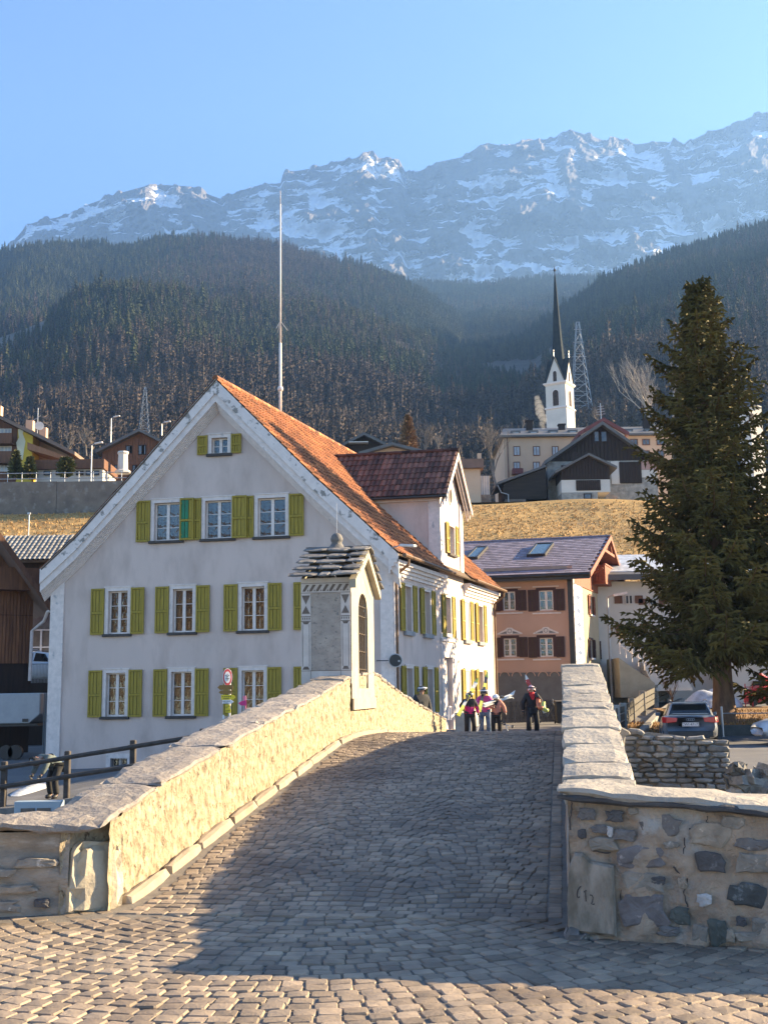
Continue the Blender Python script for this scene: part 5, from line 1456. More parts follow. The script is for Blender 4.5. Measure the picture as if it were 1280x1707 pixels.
# slat fence, bins and bicycle before the pink house
yf = 51.3
p0 = at(806, 1195, yf); p1 = at(925, 1186, yf+.7)
p0.z = .10; p1.z = .12
fence = thing('slat_fence', (p0+p1)/2, 'dark vertical slat fence along the foot of the pink house', 'fence')
M_slat = mat('dark_slat', (.05,.047,.045), (.075,.07,.065), rough=.8, scale=5, rnd=.2)
Lf = (p1-p0).length; n_ = int(Lf/.17); du = (p1-p0)/n_
for i in range(n_):
    m_ = MB(); m_.bar(p0+du*(i+.5), p0+du*(i+.5)+V((0,0,.95+.03*ra.random())), .135, .03, up=du.normalized().cross(V((0,0,1)))); m_.build('slat', M_slat, fence)
m_ = MB()
for z in (.2, .75): m_.bar(p0+V((0,.04,z)), p1+V((0,.04,z)), .04, .07)
m_.build('rail', M_slat, fence)
for (xa, lab) in ((934, 'dark wheeled bin standing beside the bicycle by the pink house'),):
    c = at(xa, 1188, 49.5); c.z = .1
    bn = thing('wheeled_bin', c, lab, 'bin')
    m_ = MB(); hw = .24
    m_.hexa([c+V((-hw*.8,-.22,.05)), c+V((hw*.8,-.22,.05)), c+V((hw*.8,.22,.05)), c+V((-hw*.8,.22,.05)), c+V((-hw,-.28,.92)), c+V((hw,-.28,.92)), c+V((hw,.28,.92)), c+V((-hw,.28,.92))]); m_.build('body', M_black, bn, bevel=.02)
    m_ = MB(); m_.hexa([c+V((-hw-.02,-.31,.93)), c+V((hw+.02,-.31,.93)), c+V((hw+.02,.3,.95)), c+V((-hw-.02,.3,.95)), c+V((-hw,-.29,.97)), c+V((hw,-.29,.97)), c+V((hw,.28,1.02)), c+V((-hw,.28,1.02))]); m_.build('lid', MATS['dark_slat'], bn, bevel=.01)
    for sx in (-1, 1): m_ = MB(); m_.tube([c+V((sx*.2,.24,.1)), c+V((sx*.25,.24,.1))], .1, 12); m_.build('wheel', M_black, bn)
c = at(913, 1192, 49.8); c.z = .1
bk = thing('bicycle', c, 'dark bicycle leaning by the pink house behind the man in black', 'bicycle')
def bp_(x, z, y=0): return c + V((x, y+.12*z, z))
for x in (-.52, .52):
    m_ = MB(); n_ = 18; pts = [bp_(x+.33*math.cos(2*math.pi*i/n_), .34+.33*math.sin(2*math.pi*i/n_)) for i in range(n_+1)]; m_.tube(pts, .018, 5, cap=False)
    wh = m_.build('wheel', M_black, bk); m_ = MB()
    for i in range(8): m_.tube([bp_(x, .34), bp_(x+.32*math.cos(i*.785), .34+.32*math.sin(i*.785))], .003, 3)
    m_.build('spokes', M_pole, wh)
m_ = MB()
for a, d in (((-.52,.34),(-.38,.80)),((-.05,.30),(-.36,.74)),((-.05,.30),(.28,.78)),((-.36,.74),(.25,.84)),((.52,.34),(.24,.90)),((-.52,.34),(-.05,.30)),((-.05,.30),(-.2,.9))): m_.tube([bp_(*a), bp_(*d)], .016, 5)
m_.build('frame', mat('bicycle_paint', (.05,.06,.07), rough=.4), bk)
m_ = MB(); m_.tube([bp_(.24,.90), bp_(.27,1.05), bp_(.27,1.06,-.25)], .012, 5); m_.tube([bp_(.27,1.05), bp_(.27,1.06,.25)], .012, 5); m_.build('handlebar', M_pole, bk)
m_ = MB(); m_.box(bp_(-.2,.93), (.26,.14,.05)); m_.build('saddle', M_black, bk, bevel=.02)
# ================================================================ village on the terrace
def VW(Y, x=0): 
    w = Wall((x, Y), (1, 0)); w.n = V((0,-1,0)); return w
def pr(W, x0, x1, y0, y1):   # pixel rect -> u0,u1,z0,z1
    a = W.px(x0, y1); b = W.px(x1, y0); return a[0], b[0], a[1], b[1]
M_darkwood = mat('dark_barn_wood', (.034,.019,.013), (.02,.012,.009), rough=.85, scale=2, stretch=(5,5,.5), bump=.01, bscale=8)
M_brownwood = mat('brown_chalet_wood', (.17,.075,.038), (.10,.045,.025), rough=.8, scale=2, stretch=(5,5,.5), bump=.008, bscale=8)
M_greyroof = mat('grey_sheet_roof', (.085,.08,.078), (.12,.115,.11), rough=.6, scale=.6)
M_brownroof = mat('brown_shingle_roof', (.20,.12,.09), (.14,.09,.07), rough=.85, scale=1)
M_creamw = mat('cream_wall', (.56,.385,.26), (.50,.34,.23), rough=.9, scale=.4)
M_yelloww = mat('yellow_wall', (.70,.50,.07), (.64,.45,.06), rough=.9, scale=.4)
M_whitew = mat('white_wall', (.60,.55,.49), (.52,.48,.43), rough=.9, scale=.5)
M_rubble = mat('pale_rubble', (.36,.33,.29), (.2,.185,.165), rough=.9, scale=2.2, bump=.05, bscale=3, vor=.6, vscale=2.5)
M_redroof = mat('dark_red_roof', (.16,.035,.03), (.12,.03,.025), rough=.6)
M_snow = mat('old_snow', (.52,.55,.6), (.30,.32,.35), rough=.6, scale=3, bump=.03, bscale=4)
def small_window(W, parent, u0, u1, z0, z1, fm=M_whitew, dk=M_room, cross=True, d=.04):
    b = MB(); t = min(.09, (u1-u0)*.14)
    for r in ((u0-t,u0,z0-t,z1+t),(u1,u1+t,z0-t,z1+t),(u0,u1,z1,z1+t),(u0,u1,z0-t,z0)): W.box(b, *r, .003, d+.03)
    if cross: W.box(b, (u0+u1)/2-.035, (u0+u1)/2+.035, z0, z1, .003, d+.015)
    w = b.build('window', fm, parent)
    b = MB(); W.box(b, u0, u1, z0, z1, .003, d); b.build('pane', dk, w)
    return w
M_pane = mat('dull_window_pane', (.05,.055,.06), (.11,.11,.11), rough=.08, scale=1.5, spec=.8)
M_panel = mat('pale_window_pane', (.42,.42,.42), (.28,.28,.29), rough=.15, scale=1.2, spec=.6)
def gable_prism(mb, W, outline, depth, m=0, inset=0):
    mb.prism([W.pt(u, z, -inset) for u, z in outline], -W.n*depth, m)
def roof_pair(W, apex, eaves, depth, th, mt, parent, oh=.6, name='roof'):
    r = MB()
    for e in eaves:
        A = W.pt(apex[0], apex[1], oh); E = W.pt(e[0], e[1], oh)
        r.prism([A, E, E-V((0,0,th)), A-V((0,0,th))], -W.n*(depth+2*oh))
    return r.build(name, mt, parent)
# ---- hotel
W = VW(130); u0, u1, _, zt = pr(W, 843, 1118, 727, 850); zt = W.px(900, 728)[1]; zb0 = 15
hotel = thing('cream_hotel', W.pt((u0+u1)/2, zb0, -6), 'long cream building with grey roof and a row of small dormers, below the church tower', 'building')
b = MB(); b.prism([W.pt(u0,zb0),W.pt(u1,zb0),W.pt(u1,zt),W.pt(u0,zt)], V((0,12,0))); b.build('wall', M_creamw, hotel)
ra_, rb_ = W.px(832, 729)[0], W.px(1122, 729)[0]; zr_ = W.px(900, 712)[1]
b = MB(); b.prism([W.pt(ra_,zt-.1,.7),W.pt(ra_,zt+.12,.7),V((W.pt(ra_,0).x+1.2,136,zr_*1.04)),V((W.pt(ra_,0).x,142.8,zt))], V((rb_-ra_,0,0))); hroof = b.build('roof', M_greyroof, hotel)
for x in (861, 891, 924, 957, 1050, 1085):
    m_ = MB(); uc = W.px(x, 722)[0]; q = V((uc-.55, 131.2, zt+.15)); m_.box((uc, 132.4, zt+.55), (1.15, 2.8, 1.0)); dd = m_.build('dormer', M_greyroof, hroof)
    m_ = MB(); m_.box((uc, 130.97, zt+.5), (.7,.05,.62)); m_.build('dormer_window', M_panel, hroof)
for (x0, x1) in ((855.8,866),(888.5,899),(920,930)):
    for (ya, yb) in ((744,759.6),(770,784),(796,810)): small_window(W, hotel, *pr(W, x0+1, x1-1, ya+1, yb-1), fm=M_brownwood, dk=M_panel)
for x in (1056, 1076, 1100):
    for (ya, yb) in ((733,741),(752,761)): small_window(W, hotel, *pr(W, x-5, x+5, ya, yb), fm=M_brownwood, dk=M_pane)
b = MB(); h = pr(W, 853, 870, 783, 792); W.box(b, *h, .0, 1.0); b.build('balcony', M_redroof, hotel)
for x, y0 in ((882, 703), (936, 709), (1077, 699)):
    m_ = MB(); p = at(x, 720, 134); zt2 = at(x, y0, 134).z; m_.box((p.x, 134, (p.z+zt2)/2), (.75,.75, zt2-p.z)); m_.box((p.x,134,zt2+.05),(.95,.95,.14)); m_.build('chimney', M_darkwood, hroof)
b = MB(); p = W.px(845, 729)[0]; b.tube([W.pt(p,zt-.1,.1), W.pt(p,zb0,.1)], .07, 6); b.build('downpipe', M_brownroof, hotel)
# ---- church tower
C0 = at(944.7, 700, 200); th = R(31); a_ = 4.1
dl = V((-math.cos(th), math.sin(th), 0)); dr_ = V((math.sin(th), math.cos(th), 0))
tw = thing('church_tower', V((C0.x, 202, 20)), 'white church tower with belfry arches and a tall thin dark spire', 'church tower')
TL = Wall((C0.x, 200), (dl.x, dl.y)); TL.n = TL.n if TL.n.y < 0 else -TL.n
TR = Wall((C0.x, 200), (dr_.x, dr_.y)); TR.n = TR.n if TR.n.x > 0 else -TR.n
def zat(y, Y=200, x=940): return at(x, y, Y).z
cen = V((C0.x, 200, 0)) + (dl+dr_)*(a_/2)
def sq(z, k): 
    h = a_/2*k; return [cen + dl*h*i + dr_*h*j + V((0,0,z)) for i, j in ((-1,-1),(1,-1),(1,1),(-1,1))]
def frus(mb, z0, k0, z1, k1, m=0): mb.hexa(sq(z0,k0)+sq(z1,k1), m)
z_a, z_b, z_c, z_d = 20, zat(679), zat(676), zat(638.5)
b = MB(); frus(b, z_a, 1, z_b, 1); frus(b, z_c, .97, z_d, .97); b.build('wall', M_whitew, tw)
b = MB(); frus(b, z_b, 1.0, z_b+.12, 1.09); frus(b, z_b+.12, 1.09, z_c+.08, 1.07); b.build('cornice', M_trim, tw)
b = MB(); frus(b, z_d, 1.02, z_d+.25, 1.12); frus(b, z_d+.25, 1.14, z_d+.5, 1.14); b.build('cornice', M_trim, tw)
z_e = z_d+.5; z_g = zat(594)
gb = MB()
for Wd in (TL, TR):
    gb.prism([Wd.pt(.25, z_e), Wd.pt(a_-.25, z_e), Wd.pt(a_/2, z_g)], -Wd.n*a_)
gb.build('gable_wall', M_whitew, tw)
M_spire = mat('spire_copper', (.026,.034,.04), (.04,.048,.052), rough=.9, scale=1, spec=.1)
gr = MB()
for Wd in (TL, TR):
    for s3 in (0, 1):
        e = .05 if s3 == 0 else a_-.05
        gr.prism([Wd.pt(a_/2, z_g+.25, .15), Wd.pt(e, z_e-.1, .15), Wd.pt(e, z_e-.3, .15), Wd.pt(a_/2, z_g+.02, .15)], -Wd.n*(a_+.3))
zs = zat(442); zsb = zat(604)
n8 = 8; ring = []
for (z, k) in ((z_e+1.2, .60), (zsb, .62), (zat(560), .42), (zat(500), .22), (zat(455), .08), (zs, .02)):
    ring.append([cen + V((math.cos(i*math.pi/4+th)*a_/2*k*1.05, math.sin(i*math.pi/4+th)*a_/2*k*1.05, z)) for i in range(8)])
for r0, r1_ in zip(ring, ring[1:]):
    for i in range(8): gr.poly([r0[i], r0[(i+1)%8], r1_[(i+1)%8], r1_[i]])
sp_ = gr.build('spire', M_spire, tw)
b = MB(); b.lathe(cen+V((0,0,zs-.2)), [(.04,0),(.25,.2),(.28,.4),(.1,.6),(.04,1.1)], 8); b.build('spire_ball', M_black, tw)
for Wd in (TL, TR):
    b = MB()
    for (uc, z0, w, h) in ((a_/2, z_c+.3, 1.15, 3.0), (a_/2, z_e+.15, .72, 2.0)):
        pts = [(uc-w/2, z0), (uc+w/2, z0)] + [(uc+w/2*math.cos(t), z0+h-w/2+w/2*math.sin(t)) for t in np.linspace(0, math.pi, 7)]
        b.add([Wd.pt(x, y, .03) for x, y in pts], [tuple(range(len(pts)))])
        b2 = MB(); pts2 = [((x-uc)*1.25+uc, (y-z0)*1.06+z0-.02) for x, y in pts]; b2.add([Wd.pt(x, y, .015) for x, y in pts2], [tuple(range(len(pts2)))]); b2.build('arch_moulding', M_trim, tw)
    b.build('belfry_opening', M_room, tw)
for x in (921.5, 927.7, 953.8, 949): 
    pass
for Wd in (TL, TR): m_ = MB(); m_.tube([Wd.pt(a_/2, z_g, .1), Wd.pt(a_/2, z_g+1.6, .1)], .05, 4); m_.lathe(Wd.pt(a_/2, z_g+1.2, .1), [(.02,0),(.14,.12),(.02,.24)], 6); m_.build('finial', M_pole, tw)
# little onion-domed steeple at the right
c2 = at(1249, 700, 170); st = thing('small_steeple', V((c2.x,170,20)), 'small white bell turret with rounded cap seen past the right side of the big spruce', 'church tower')
b = MB(); ztt = at(1249, 683, 170).z; b.box((c2.x,170,(ztt+18)/2), (2.6,2.6,ztt-18), rz=.5); b.build('wall', M_whitew, st)
b = MB(); b.lathe((c2.x,170,ztt), [(1.9,0),(1.95,.2),(1.3,.6),(.75,1.1),(.5,1.8),(.1,2.4),(.04,3.2)], 10); b.build('cap', M_greyroof, st, smooth=True)
b = MB(); b.box((c2.x-.3,168.4,ztt-1.6), (.7,.4,1.1), rz=.5); b.build('bell_opening', M_room, st)
# chimney smoke plume left of the tower
def smoke():
    p = at(905, 712, 132); mb = MB()
    m = bpy.data.materials.new('smoke'); m.use_nodes = True; nt = m.node_tree; nt.nodes.remove(nt.nodes['Principled BSDF'])
    pv = nt.nodes.new('ShaderNodeVolumePrincipled'); pv.inputs['Density'].default_value = .4; pv.inputs['Color'].default_value = (.95,.93,.9,1)
    nt.links.new(pv.outputs[0], nt.nodes['Material Output'].inputs['Volume'])
    for i, (dx, dy, r) in enumerate(((0,0,.3),(-.1,.4,.4),(.05,.85,.5),(-.1,1.35,.55),(-.3,1.85,.6),(-.35,2.4,.62),(-.5,3.0,.55),(-.6,3.6,.4))):
        mb.lathe((p.x+dx,132,p.z+dy-r), [(r*math.sin(t)*(1+.1*math.sin(3*t+i)), r-r*math.cos(t)) for t in np.linspace(.05, 3.09, 7)], 9)
    o = mb.build('chimney_smoke', m, kind='stuff', label='small puff of pale chimney smoke beside the church tower'); return o
smoke()
# ---- dark barn with front annex
W = VW(105); A = W.px(1001, 705); EL = W.px(905, 771); ER = W.px(1096, 771)
zb0 = 17.6
barn = thing('timber_barn', W.pt(A[0], zb0, -5), 'dark brown timber barn with wide gable and stone base at the top of the meadow', 'barn')
zw_ = W.px(950, 769)[1]
b = MB(); gable_prism(b, W, [(EL[0]+.5,zw_),(ER[0]-.5,zw_),(A[0],A[1]-.35)], 13); b.build('timber_gable', M_darkwood, barn)
b = MB(); l0 = W.px(911,769)[0]; l1 = W.px(1094,769)[0]
b.prism([W.pt(l0,zb0-1),W.pt(l1,zb0-1),W.pt(l1,zw_),W.pt(l0,zw_)], V((0,13,0))); b.build('stone_wall', M_rubble, barn)
roof_pair(W, A, (EL, ER), 13, .35, M_greyroof, barn, oh=.8)
for i in range(26):   # upright boards
    u = EL[0]+.9+(ER[0]-EL[0]-1.8)*i/25; t = 1-abs(u-A[0])/((ER[0]-EL[0])/2); zt_ = zw_+(A[1]-zw_)*t-.6
    if zt_ > zw_+.3: m_ = MB(); W.box(m_, u-.14, u+.13, zw_+.02, zt_, .01, .05+.02*(i%2)); m_.build('board', M_darkwood, barn)
for (x0,x1,y0,y1) in ((990.5,996.5,720,736),(1002,1009.5,720,736)): small_window(W, barn, *pr(W,x0,x1,y0,y1), fm=M_darkwood, dk=M_pane, cross=False, d=.1)
for q_, m__ in (((1019,1032,769,807), M_whitew), ((1068,1093,769,783), mat('pink_plaster', (.42,.27,.24))), ((1068,1093,783.2,796), M_whitew)):
    b = MB(); W.box(b, *pr(W,*q_), .01, .06); b.build('plaster_infill', m__, barn)
h = pr(W,1032.5,1067.5,770,806); b = MB(); W.box(b, *h, .01, .10); dd = b.build('barn_door', M_darkwood, barn)
for i in range(7): m_ = MB(); u = h[0]+(h[1]-h[0])*i/7; W.box(m_, u+.02, u+(h[1]-h[0])/7-.03, h[2]+.05, h[3]-.05, .10, .14); m_.build('board', M_darkwood, dd)
W = VW(101.5); A = W.px(979, 757); EL = W.px(923, 787); ER = W.px(1026, 779)
anx = thing('barn_annex', W.pt(A[0], 17.6, -2), 'small dark gabled annex on a pale stone base in front of the timber barn', 'barn')
b = MB(); h = pr(W,937,1016,799,848); b.prism([W.pt(h[0],16.5),W.pt(h[1]-1.2,16.5),W.pt(h[1]-1.2,h[3]-1.2),W.pt(h[0],h[3]-1.2)], V((0,3.4,0))); b.build('stone_base', M_rubble, anx)
b = MB(); b.prism([W.pt(h[0],h[3]-1.19),W.pt(h[1],h[3]-1.19),W.pt(h[1],h[3]),W.pt(h[0],h[3])], V((0,3.4,0))); b.build('plaster_band', M_whitew, anx)
b = MB(); gable_prism(b, W, [(h[0],h[3]+.01),(h[1],h[3]+.01),(h[1],ER[1]-.1),(A[0],A[1]-.3),(h[0],EL[1]+.25)], 3.4); b.build('timber_gable', M_darkwood, anx)
for i in range(16): m_ = MB(); u = h[0]+(h[1]-h[0])*i/16; W.box(m_, u+.03, u+(h[1]-h[0])/16-.03, h[3]+.05, h[3]+1.1+(1.5 if 3<i<12 else .3), .01, .05+.02*(i%2)); m_.build('board', M_darkwood, anx)
roof_pair(W, A, (EL, ER), 3.4, .22, M_greyroof, anx, oh=.6)
d_ = pr(W,960,1000,800,818); b = MB(); W.box(b, *d_, .01, .06); dd = b.build('lattice_door', M_room, anx)
for i in range(12): m_ = MB(); u = d_[0]+(d_[1]-d_[0])*i/12; W.box(m_, u+.03, u+(d_[1]-d_[0])/12-.06, d_[2]+.02, d_[3]-.02, .06, .1); m_.build('slat', M_darkwood, dd)
small_window(W, anx, *pr(W,974,984,824,831), fm=M_darkwood, dk=M_pane, cross=False)
# white house with dark red roof behind the barn
W = VW(118); A = W.px(1004, 698); ER = W.px(1046, 722); EL = W.px(962, 722)
rh = thing('red_roofed_house', W.pt(A[0], 17.6, -5), 'white gabled house with dark red roof rising just behind the timber barn', 'house')
b = MB(); gable_prism(b, W, [(EL[0]+.4,17),(ER[0]-.4,17),(ER[0]-.4,ER[1]),(A[0],A[1]-.3),(EL[0]+.4,EL[1])], 9); b.build('wall', M_whitew, rh)
roof_pair(W, A, (EL, ER), 9, .4, M_redroof, rh)
b = MB(); p = at(1001, 690, 119); b.tube([V((p.x,119,A[1]-.2)), V((p.x,119,p.z+1.2))], .05, 5); 
for k in range(4): b.tube([V((p.x-.5+.05*k,119,p.z+.3*k-.1)), V((p.x+.5-.05*k,119,p.z+.3*k))], .025, 4)
b.build('antenna', M_pole, rh)
# black lean-to shed
W = VW(103); e0 = W.px(830, 804); e1 = W.px(909, 776)
lean = thing('lean_to_shed', W.pt(e0[0]+2, 17.6, -3), 'black weathered lean-to shed against the left side of the barn', 'shed')
b = MB(); zz = W.px(860, 832)[1]; b.prism([W.pt(e0[0]+.5,zz),W.pt(e1[0],zz),W.pt(e1[0],e1[1]-.2),W.pt(e0[0]+.5,e0[1]-.2)], V((0,5,0))); b.build('boarding', mat('black_boards', (.022,.018,.015), (.04,.03,.024), rough=.9, scale=1.5, stretch=(.4,1,6)), lean)
b = MB(); b.prism([W.pt(e0[0]+.6,16.5),W.pt(e1[0]-2,16.5),W.pt(e1[0]-2,zz-.01),W.pt(e0[0]+.6,zz-.01)], V((0,5,0))); b.build('base_wall', M_conc, lean)
b = MB(); b.prism([W.pt(e0[0]-.1,e0[1]-.05,.4),W.pt(e1[0],e1[1]+.02,.4),W.pt(e1[0],e1[1]-.2,.4),W.pt(e0[0]-.1,e0[1]-.27,.4)], V((0,6,0))); b.build('roof', M_greyroof, lean)
b = MB(); b.tube([W.pt(e0[0]-.1,e0[1]-.3,.3), W.pt(e0[0]+.25,e0[1]-1.0,.1), W.pt(e0[0]+.9,e0[1]-1.2,.1), W.pt(e0[0]+.9,17,.1)], .06, 6); b.build('downpipe', M_pole, lean)
# small cream annexe house near the dormer
W = VW(100); h = pr(W,757,800,780,838)
ch = thing('flat_roofed_house', W.pt((h[0]+h[1])/2,17.6,-3), 'small cream house with low brown roof just right of the dormer gable', 'house')
b = MB(); b.prism([W.pt(h[0],16.8),W.pt(h[1],16.8),W.pt(h[1],h[3]),W.pt(h[0],h[3])], V((0,6,0))); b.build('wall', M_creamw, ch)
r_ = pr(W,752,805,766,782); b = MB(); b.prism([W.pt(r_[0],r_[2],.5),W.pt(r_[1],r_[2],.5),V((r_[1],103,r_[3]+.5)),V((r_[0],103,r_[3]+.5))], V((0,.3,.15))); b.prism([W.pt(r_[0],r_[2]+.01,.45),W.pt(r_[1],r_[2]+.01,.45),W.pt(r_[1],r_[3],.45),W.pt(r_[0],r_[3],.45)], V((0,6,0))); b.build('roof', M_brownroof, ch)
small_window(W, ch, *pr(W,765,772.5,799,814), fm=M_brownwood, dk=M_pane)
b = MB(); W.box(b, *pr(W,763.5,773,785,791), .01, .08); b.build('red_panel', M_redroof, ch)
b = MB(); W.box(b, r_[1]-.5, r_[1]-.15, r_[3], r_[3]+.6, -.5, .0); b.build('chimney', M_creamw, ch)
gh = thing('glass_veranda', W.pt(W.px(807,800)[0], 17.6, -2), 'pale glazed veranda beside the small cream house', 'veranda')
h = pr(W,801,817,788,820); b = MB(); b.prism([W.pt(h[0]+.05,h[2],-1.5),W.pt(h[1],h[2],-1.5),W.pt(h[1],h[3],-1.5),W.pt(h[0]+.05,h[3],-1.5)], V((0,3,0))); b.build('glazing', M_panel, gh)
b = MB()
for i in range(5): u = h[0]+(h[1]-h[0])*i/4; W.box(b, u-.03, u+.03, h[2], h[3], -1.5, -1.42)
b.build('glazing_frame', M_whitew, gh, kind='stuff'); b = MB(); b.box(((h[0]+h[1])/2,102.5,(h[2]+17)/2-.1), (h[1]-h[0]+.2,3,h[2]-17)); b.build('base_wall', M_conc, gh)
# chalets seen above the dormer ridge
for (Y, ap_, el, er, wallm, rm, lab) in ((112,(607,723),(573,741),(643,741),M_darkwood,M_greyroof,'dark timber chalet gable seen just above the dormer roof'), (106,(654,740),(598,756),(706,753),M_creamw,M_greyroof,'low cream chalet with wide gable roof behind the dormer ridge')):
    W = VW(Y); A = W.px(*ap_); E0 = W.px(*el); E1 = W.px(*er)
    c = thing('chalet', W.pt(A[0],17.6,-4), lab, 'chalet')
    b = MB(); gable_prism(b, W, [(E0[0]+.6,17),(E1[0]-.6,17),(E1[0]-.6,E1[1]),(A[0],A[1]-.3),(E0[0]+.6,E0[1])], 9); b.build('wall', wallm, c)
    roof_pair(W, A, (E0, E1), 9, .3, rm, c, oh=.8)
    if wallm is M_darkwood:
        b = MB(); W.box(b, *pr(W,582,614,739,741), .05, 1.0); b.build('balcony_rail', M_whitew, c)
    else: small_window(W, c, *pr(W,614,622,750,758), fm=M_brownwood, dk=M_pane)
# ---- yellow chalet hotel, left
W = VW(105); A = W.px(-62, 663); ER = W.px(131, 757); EL = W.px(-250, 757)
yc = thing('chalet_hotel', W.pt(W.px(10,780)[0],17.6,-6), 'yellow and brown chalet hotel with balconies above the concrete retaining wall', 'hotel')
zb0 = 18.5
b = MB(); l0, l1 = W.px(-240,780)[0], W.px(28.5,780)[0]; zt = lambda x, k=0: A[1]+(ER[1]-A[1])*(x-A[0])/(ER[0]-A[0])-.4
b.prism([W.pt(l0,zb0),W.pt(l1,zb0),W.pt(l1,zt(l1)),W.pt(A[0],A[1]-.4),W.pt(l0,zt(2*A[0]-l0) )], V((0,13,0))); b.build('wall', M_brownwood, yc)
l2 = W.px(54,780)[0]; b = MB(); b.prism([W.pt(l1+.01,zb0,.1),W.pt(l2,zb0,.1),W.pt(l2,zt(l2),.1),W.pt(l1+.01,zt(l1),.1)], V((0,13,0))); b.build('yellow_wall', M_yelloww, yc)
l3 = W.px(112,780)[0]; b = MB(); b.prism([W.pt(l2+.01,zb0,-2.),W.pt(l3,zb0,-2.),W.pt(l3,zt(l3),-2.),W.pt(l2+.01,zt(l2),-2.)], V((0,10,0))); b.build('recessed_wall', M_creamw, yc)
b = MB(); b.add([W.pt(W.px(36,740)[0]+dx*.5, W.px(36,740)[1]+dz*.5, .13) for dx, dz in ((-.5,-3),(.5,-3.2),(.7,-1),(.9,.5),(.3,2),(.6,3),(0,3.4),(-.6,2.8),(-.4,1.2),(-.9,.2),(-.6,-1.2))], [tuple(range(11))]); b.build('wall_painting', mat('pale_mural', (.72,.68,.5)), yc)
for e in (EL, ER): pass
roof_pair(W, A, (EL, ER), 12, .35, mat('brown_verge_roof', (.22,.15,.11), (.15,.11,.09), rough=.8, scale=.6), yc, oh=1.2)
for (y0, y1) in ((726,743),(756,775)):
    h = pr(W,-120,27,y0,y1); b = MB(); W.box(b, h[0],h[1],h[2],h[3], 1.0,1.15); W.box(b, h[0],h[1],h[2]-.15,h[2]-.01, .0,1.15); bb = b.build('balcony', M_brownwood, yc)
for (y0, y1) in ((716,726),(745,755),(775,785)):
    for x in (-16, 2, 14): small_window(W, yc, *pr(W,x-5,x+5,y0,y1), fm=M_whitew, dk=M_panel)
b = MB(); p = [W.px(52,741),W.px(118,765),W.px(118,770),W.px(52,751)]; W.slab(b, [p[0],p[1],p[2],p[3]], .9, 1.05); W.slab(b, [p[3],p[2],(p[2][0],p[2][1]-.1),(p[3][0],p[3][1]-.1)], -2, 1.05); b.build('slanting_balcony', mat('orange_brown_wood', (.30,.14,.07), (.24,.11,.05), rough=.8, scale=2, stretch=(5,5,.5)), yc)
for x, y0, y1 in ((-2,680,692),(51,704,716),(73,716,726)):
    b = MB(); q = at(x, y1, 110); z1 = at(x, y0, 110).z; b.box((q.x,110,(q.z+z1)/2-.3),(.7,.7,z1-q.z+.9)); b.build('chimney', M_creamw, yc)
dish = at(63, 711, 108); b = MB(); b.tube([dish-V((0,0,1.4)), dish+V((0,0,1.9))], .05, 5); disc(b, dish+V((.25,-.2,-.0)), .45, V((.3,-1,.2)), .06); b.tube([dish+V((-.5,0,.6)), dish+V((.3,0,1.1))], .03, 4); b.build('satellite_dish', M_panel, yc)
W = VW(101); h = pr(W,60,172,766,783)
lb = thing('terrace_building', W.pt((h[0]+h[1])/2,18.5,-3), 'low building with brown balcony rail between the chalet hotel and the brown house', 'building')
b = MB(); W.box(b, h[0],h[1],18.2,h[2]-.01,-5,-.1); b.build('wall', M_whitew, lb)
b = MB(); W.box(b, h[0]-.2,h[1]+.2,h[2],h[3],-5,.3); b.build('fascia', M_brownwood, lb)
for x in (80,100,134,150,160): small_window(W, lb, *pr(W,x-5,x+5,786,791), fm=M_darkwood, dk=M_pane, cross=False)
W = VW(112); A = W.px(235,717); EL = W.px(163,753); ER = W.px(300,750)
bh = thing('brown_house', W.pt(A[0],18.5,-5), 'red-brown timber house with gabled roof behind the left eave of the grey house', 'house')
b = MB(); gable_prism(b, W, [(EL[0]+.5,17.5),(ER[0]-.5,17.5),(ER[0]-.5,ER[1]),(A[0],A[1]-.3),(EL[0]+.5,EL[1])], 9); b.build('wall', M_brownwood, bh)
roof_pair(W, A, (EL, ER), 9, .3, M_greyroof, bh, oh=.8)
for r in ((211,220,744,755),(232,243,743,757),(192,200,776,790),(222,230,776,788)): small_window(W, bh, *pr(W,*r), fm=M_darkwood, dk=M_pane)
for i in range(24): m_ = MB(); u = EL[0]+.6+(ER[0]-EL[0]-1.2)*i/24; t = 1-abs(u-A[0])/((ER[0]-EL[0])/2); W.box(m_, u, u+.28, 18, ER[1]+(A[1]-ER[1])*max(0,t)-.55, .005, .02+.02*(i%2)); m_.build('board', M_brownwood, bh)
p = at(205,789,103); wc = thing('white_pillar', p, 'white tapering pillar standing in front of the red-brown house', 'pillar')
b = MB(); z1 = at(205,753,103).z; b.lathe(p, [(.75,0),(.75,.2),(.5,.35),(.45,z1-p.z-.3),(.55,z1-p.z-.15),(.5,z1-p.z)], 10); b.build('shaft', M_whitew, wc)
# retaining wall with railing
W = Wall((-40, 97), (1, 0)); W.n = V((0,-1,0))
rw = thing('retaining_wall', (-28, 97, 18), 'stained concrete retaining wall with railing above the left meadow', 'retaining wall')
zt0 = at(100, 804, 97).z; zb_ = at(100, 842, 97).z
for i in range(5):
    u0 = -10+i*7.0; b = MB(); W.box(b, u0, u0+6.96, zb_-1.5, zt0+.15-.03*i, -.4, .0+.0); b.build('concrete_panel', M_conc, rw)
b = MB(); 
for z in (.45, .95): b.tube([W.pt(-10,zt0+z,-.2), W.pt(25,zt0+z-.1,-.2)], .04, 5)
b.build('rail', M_pole, rw)
for i in range(28): m_ = MB(); m_.tube([W.pt(-10+i*1.27,zt0,-.2), W.pt(-10+i*1.27,zt0+.98,-.2)], .035, 5); m_.build('post', M_pole, rw)
sheet('upper_road', [-60,-40,-20,-10], [97.3,99,101,106,112,122], lambda x, y: zt0+.12, M_asph)
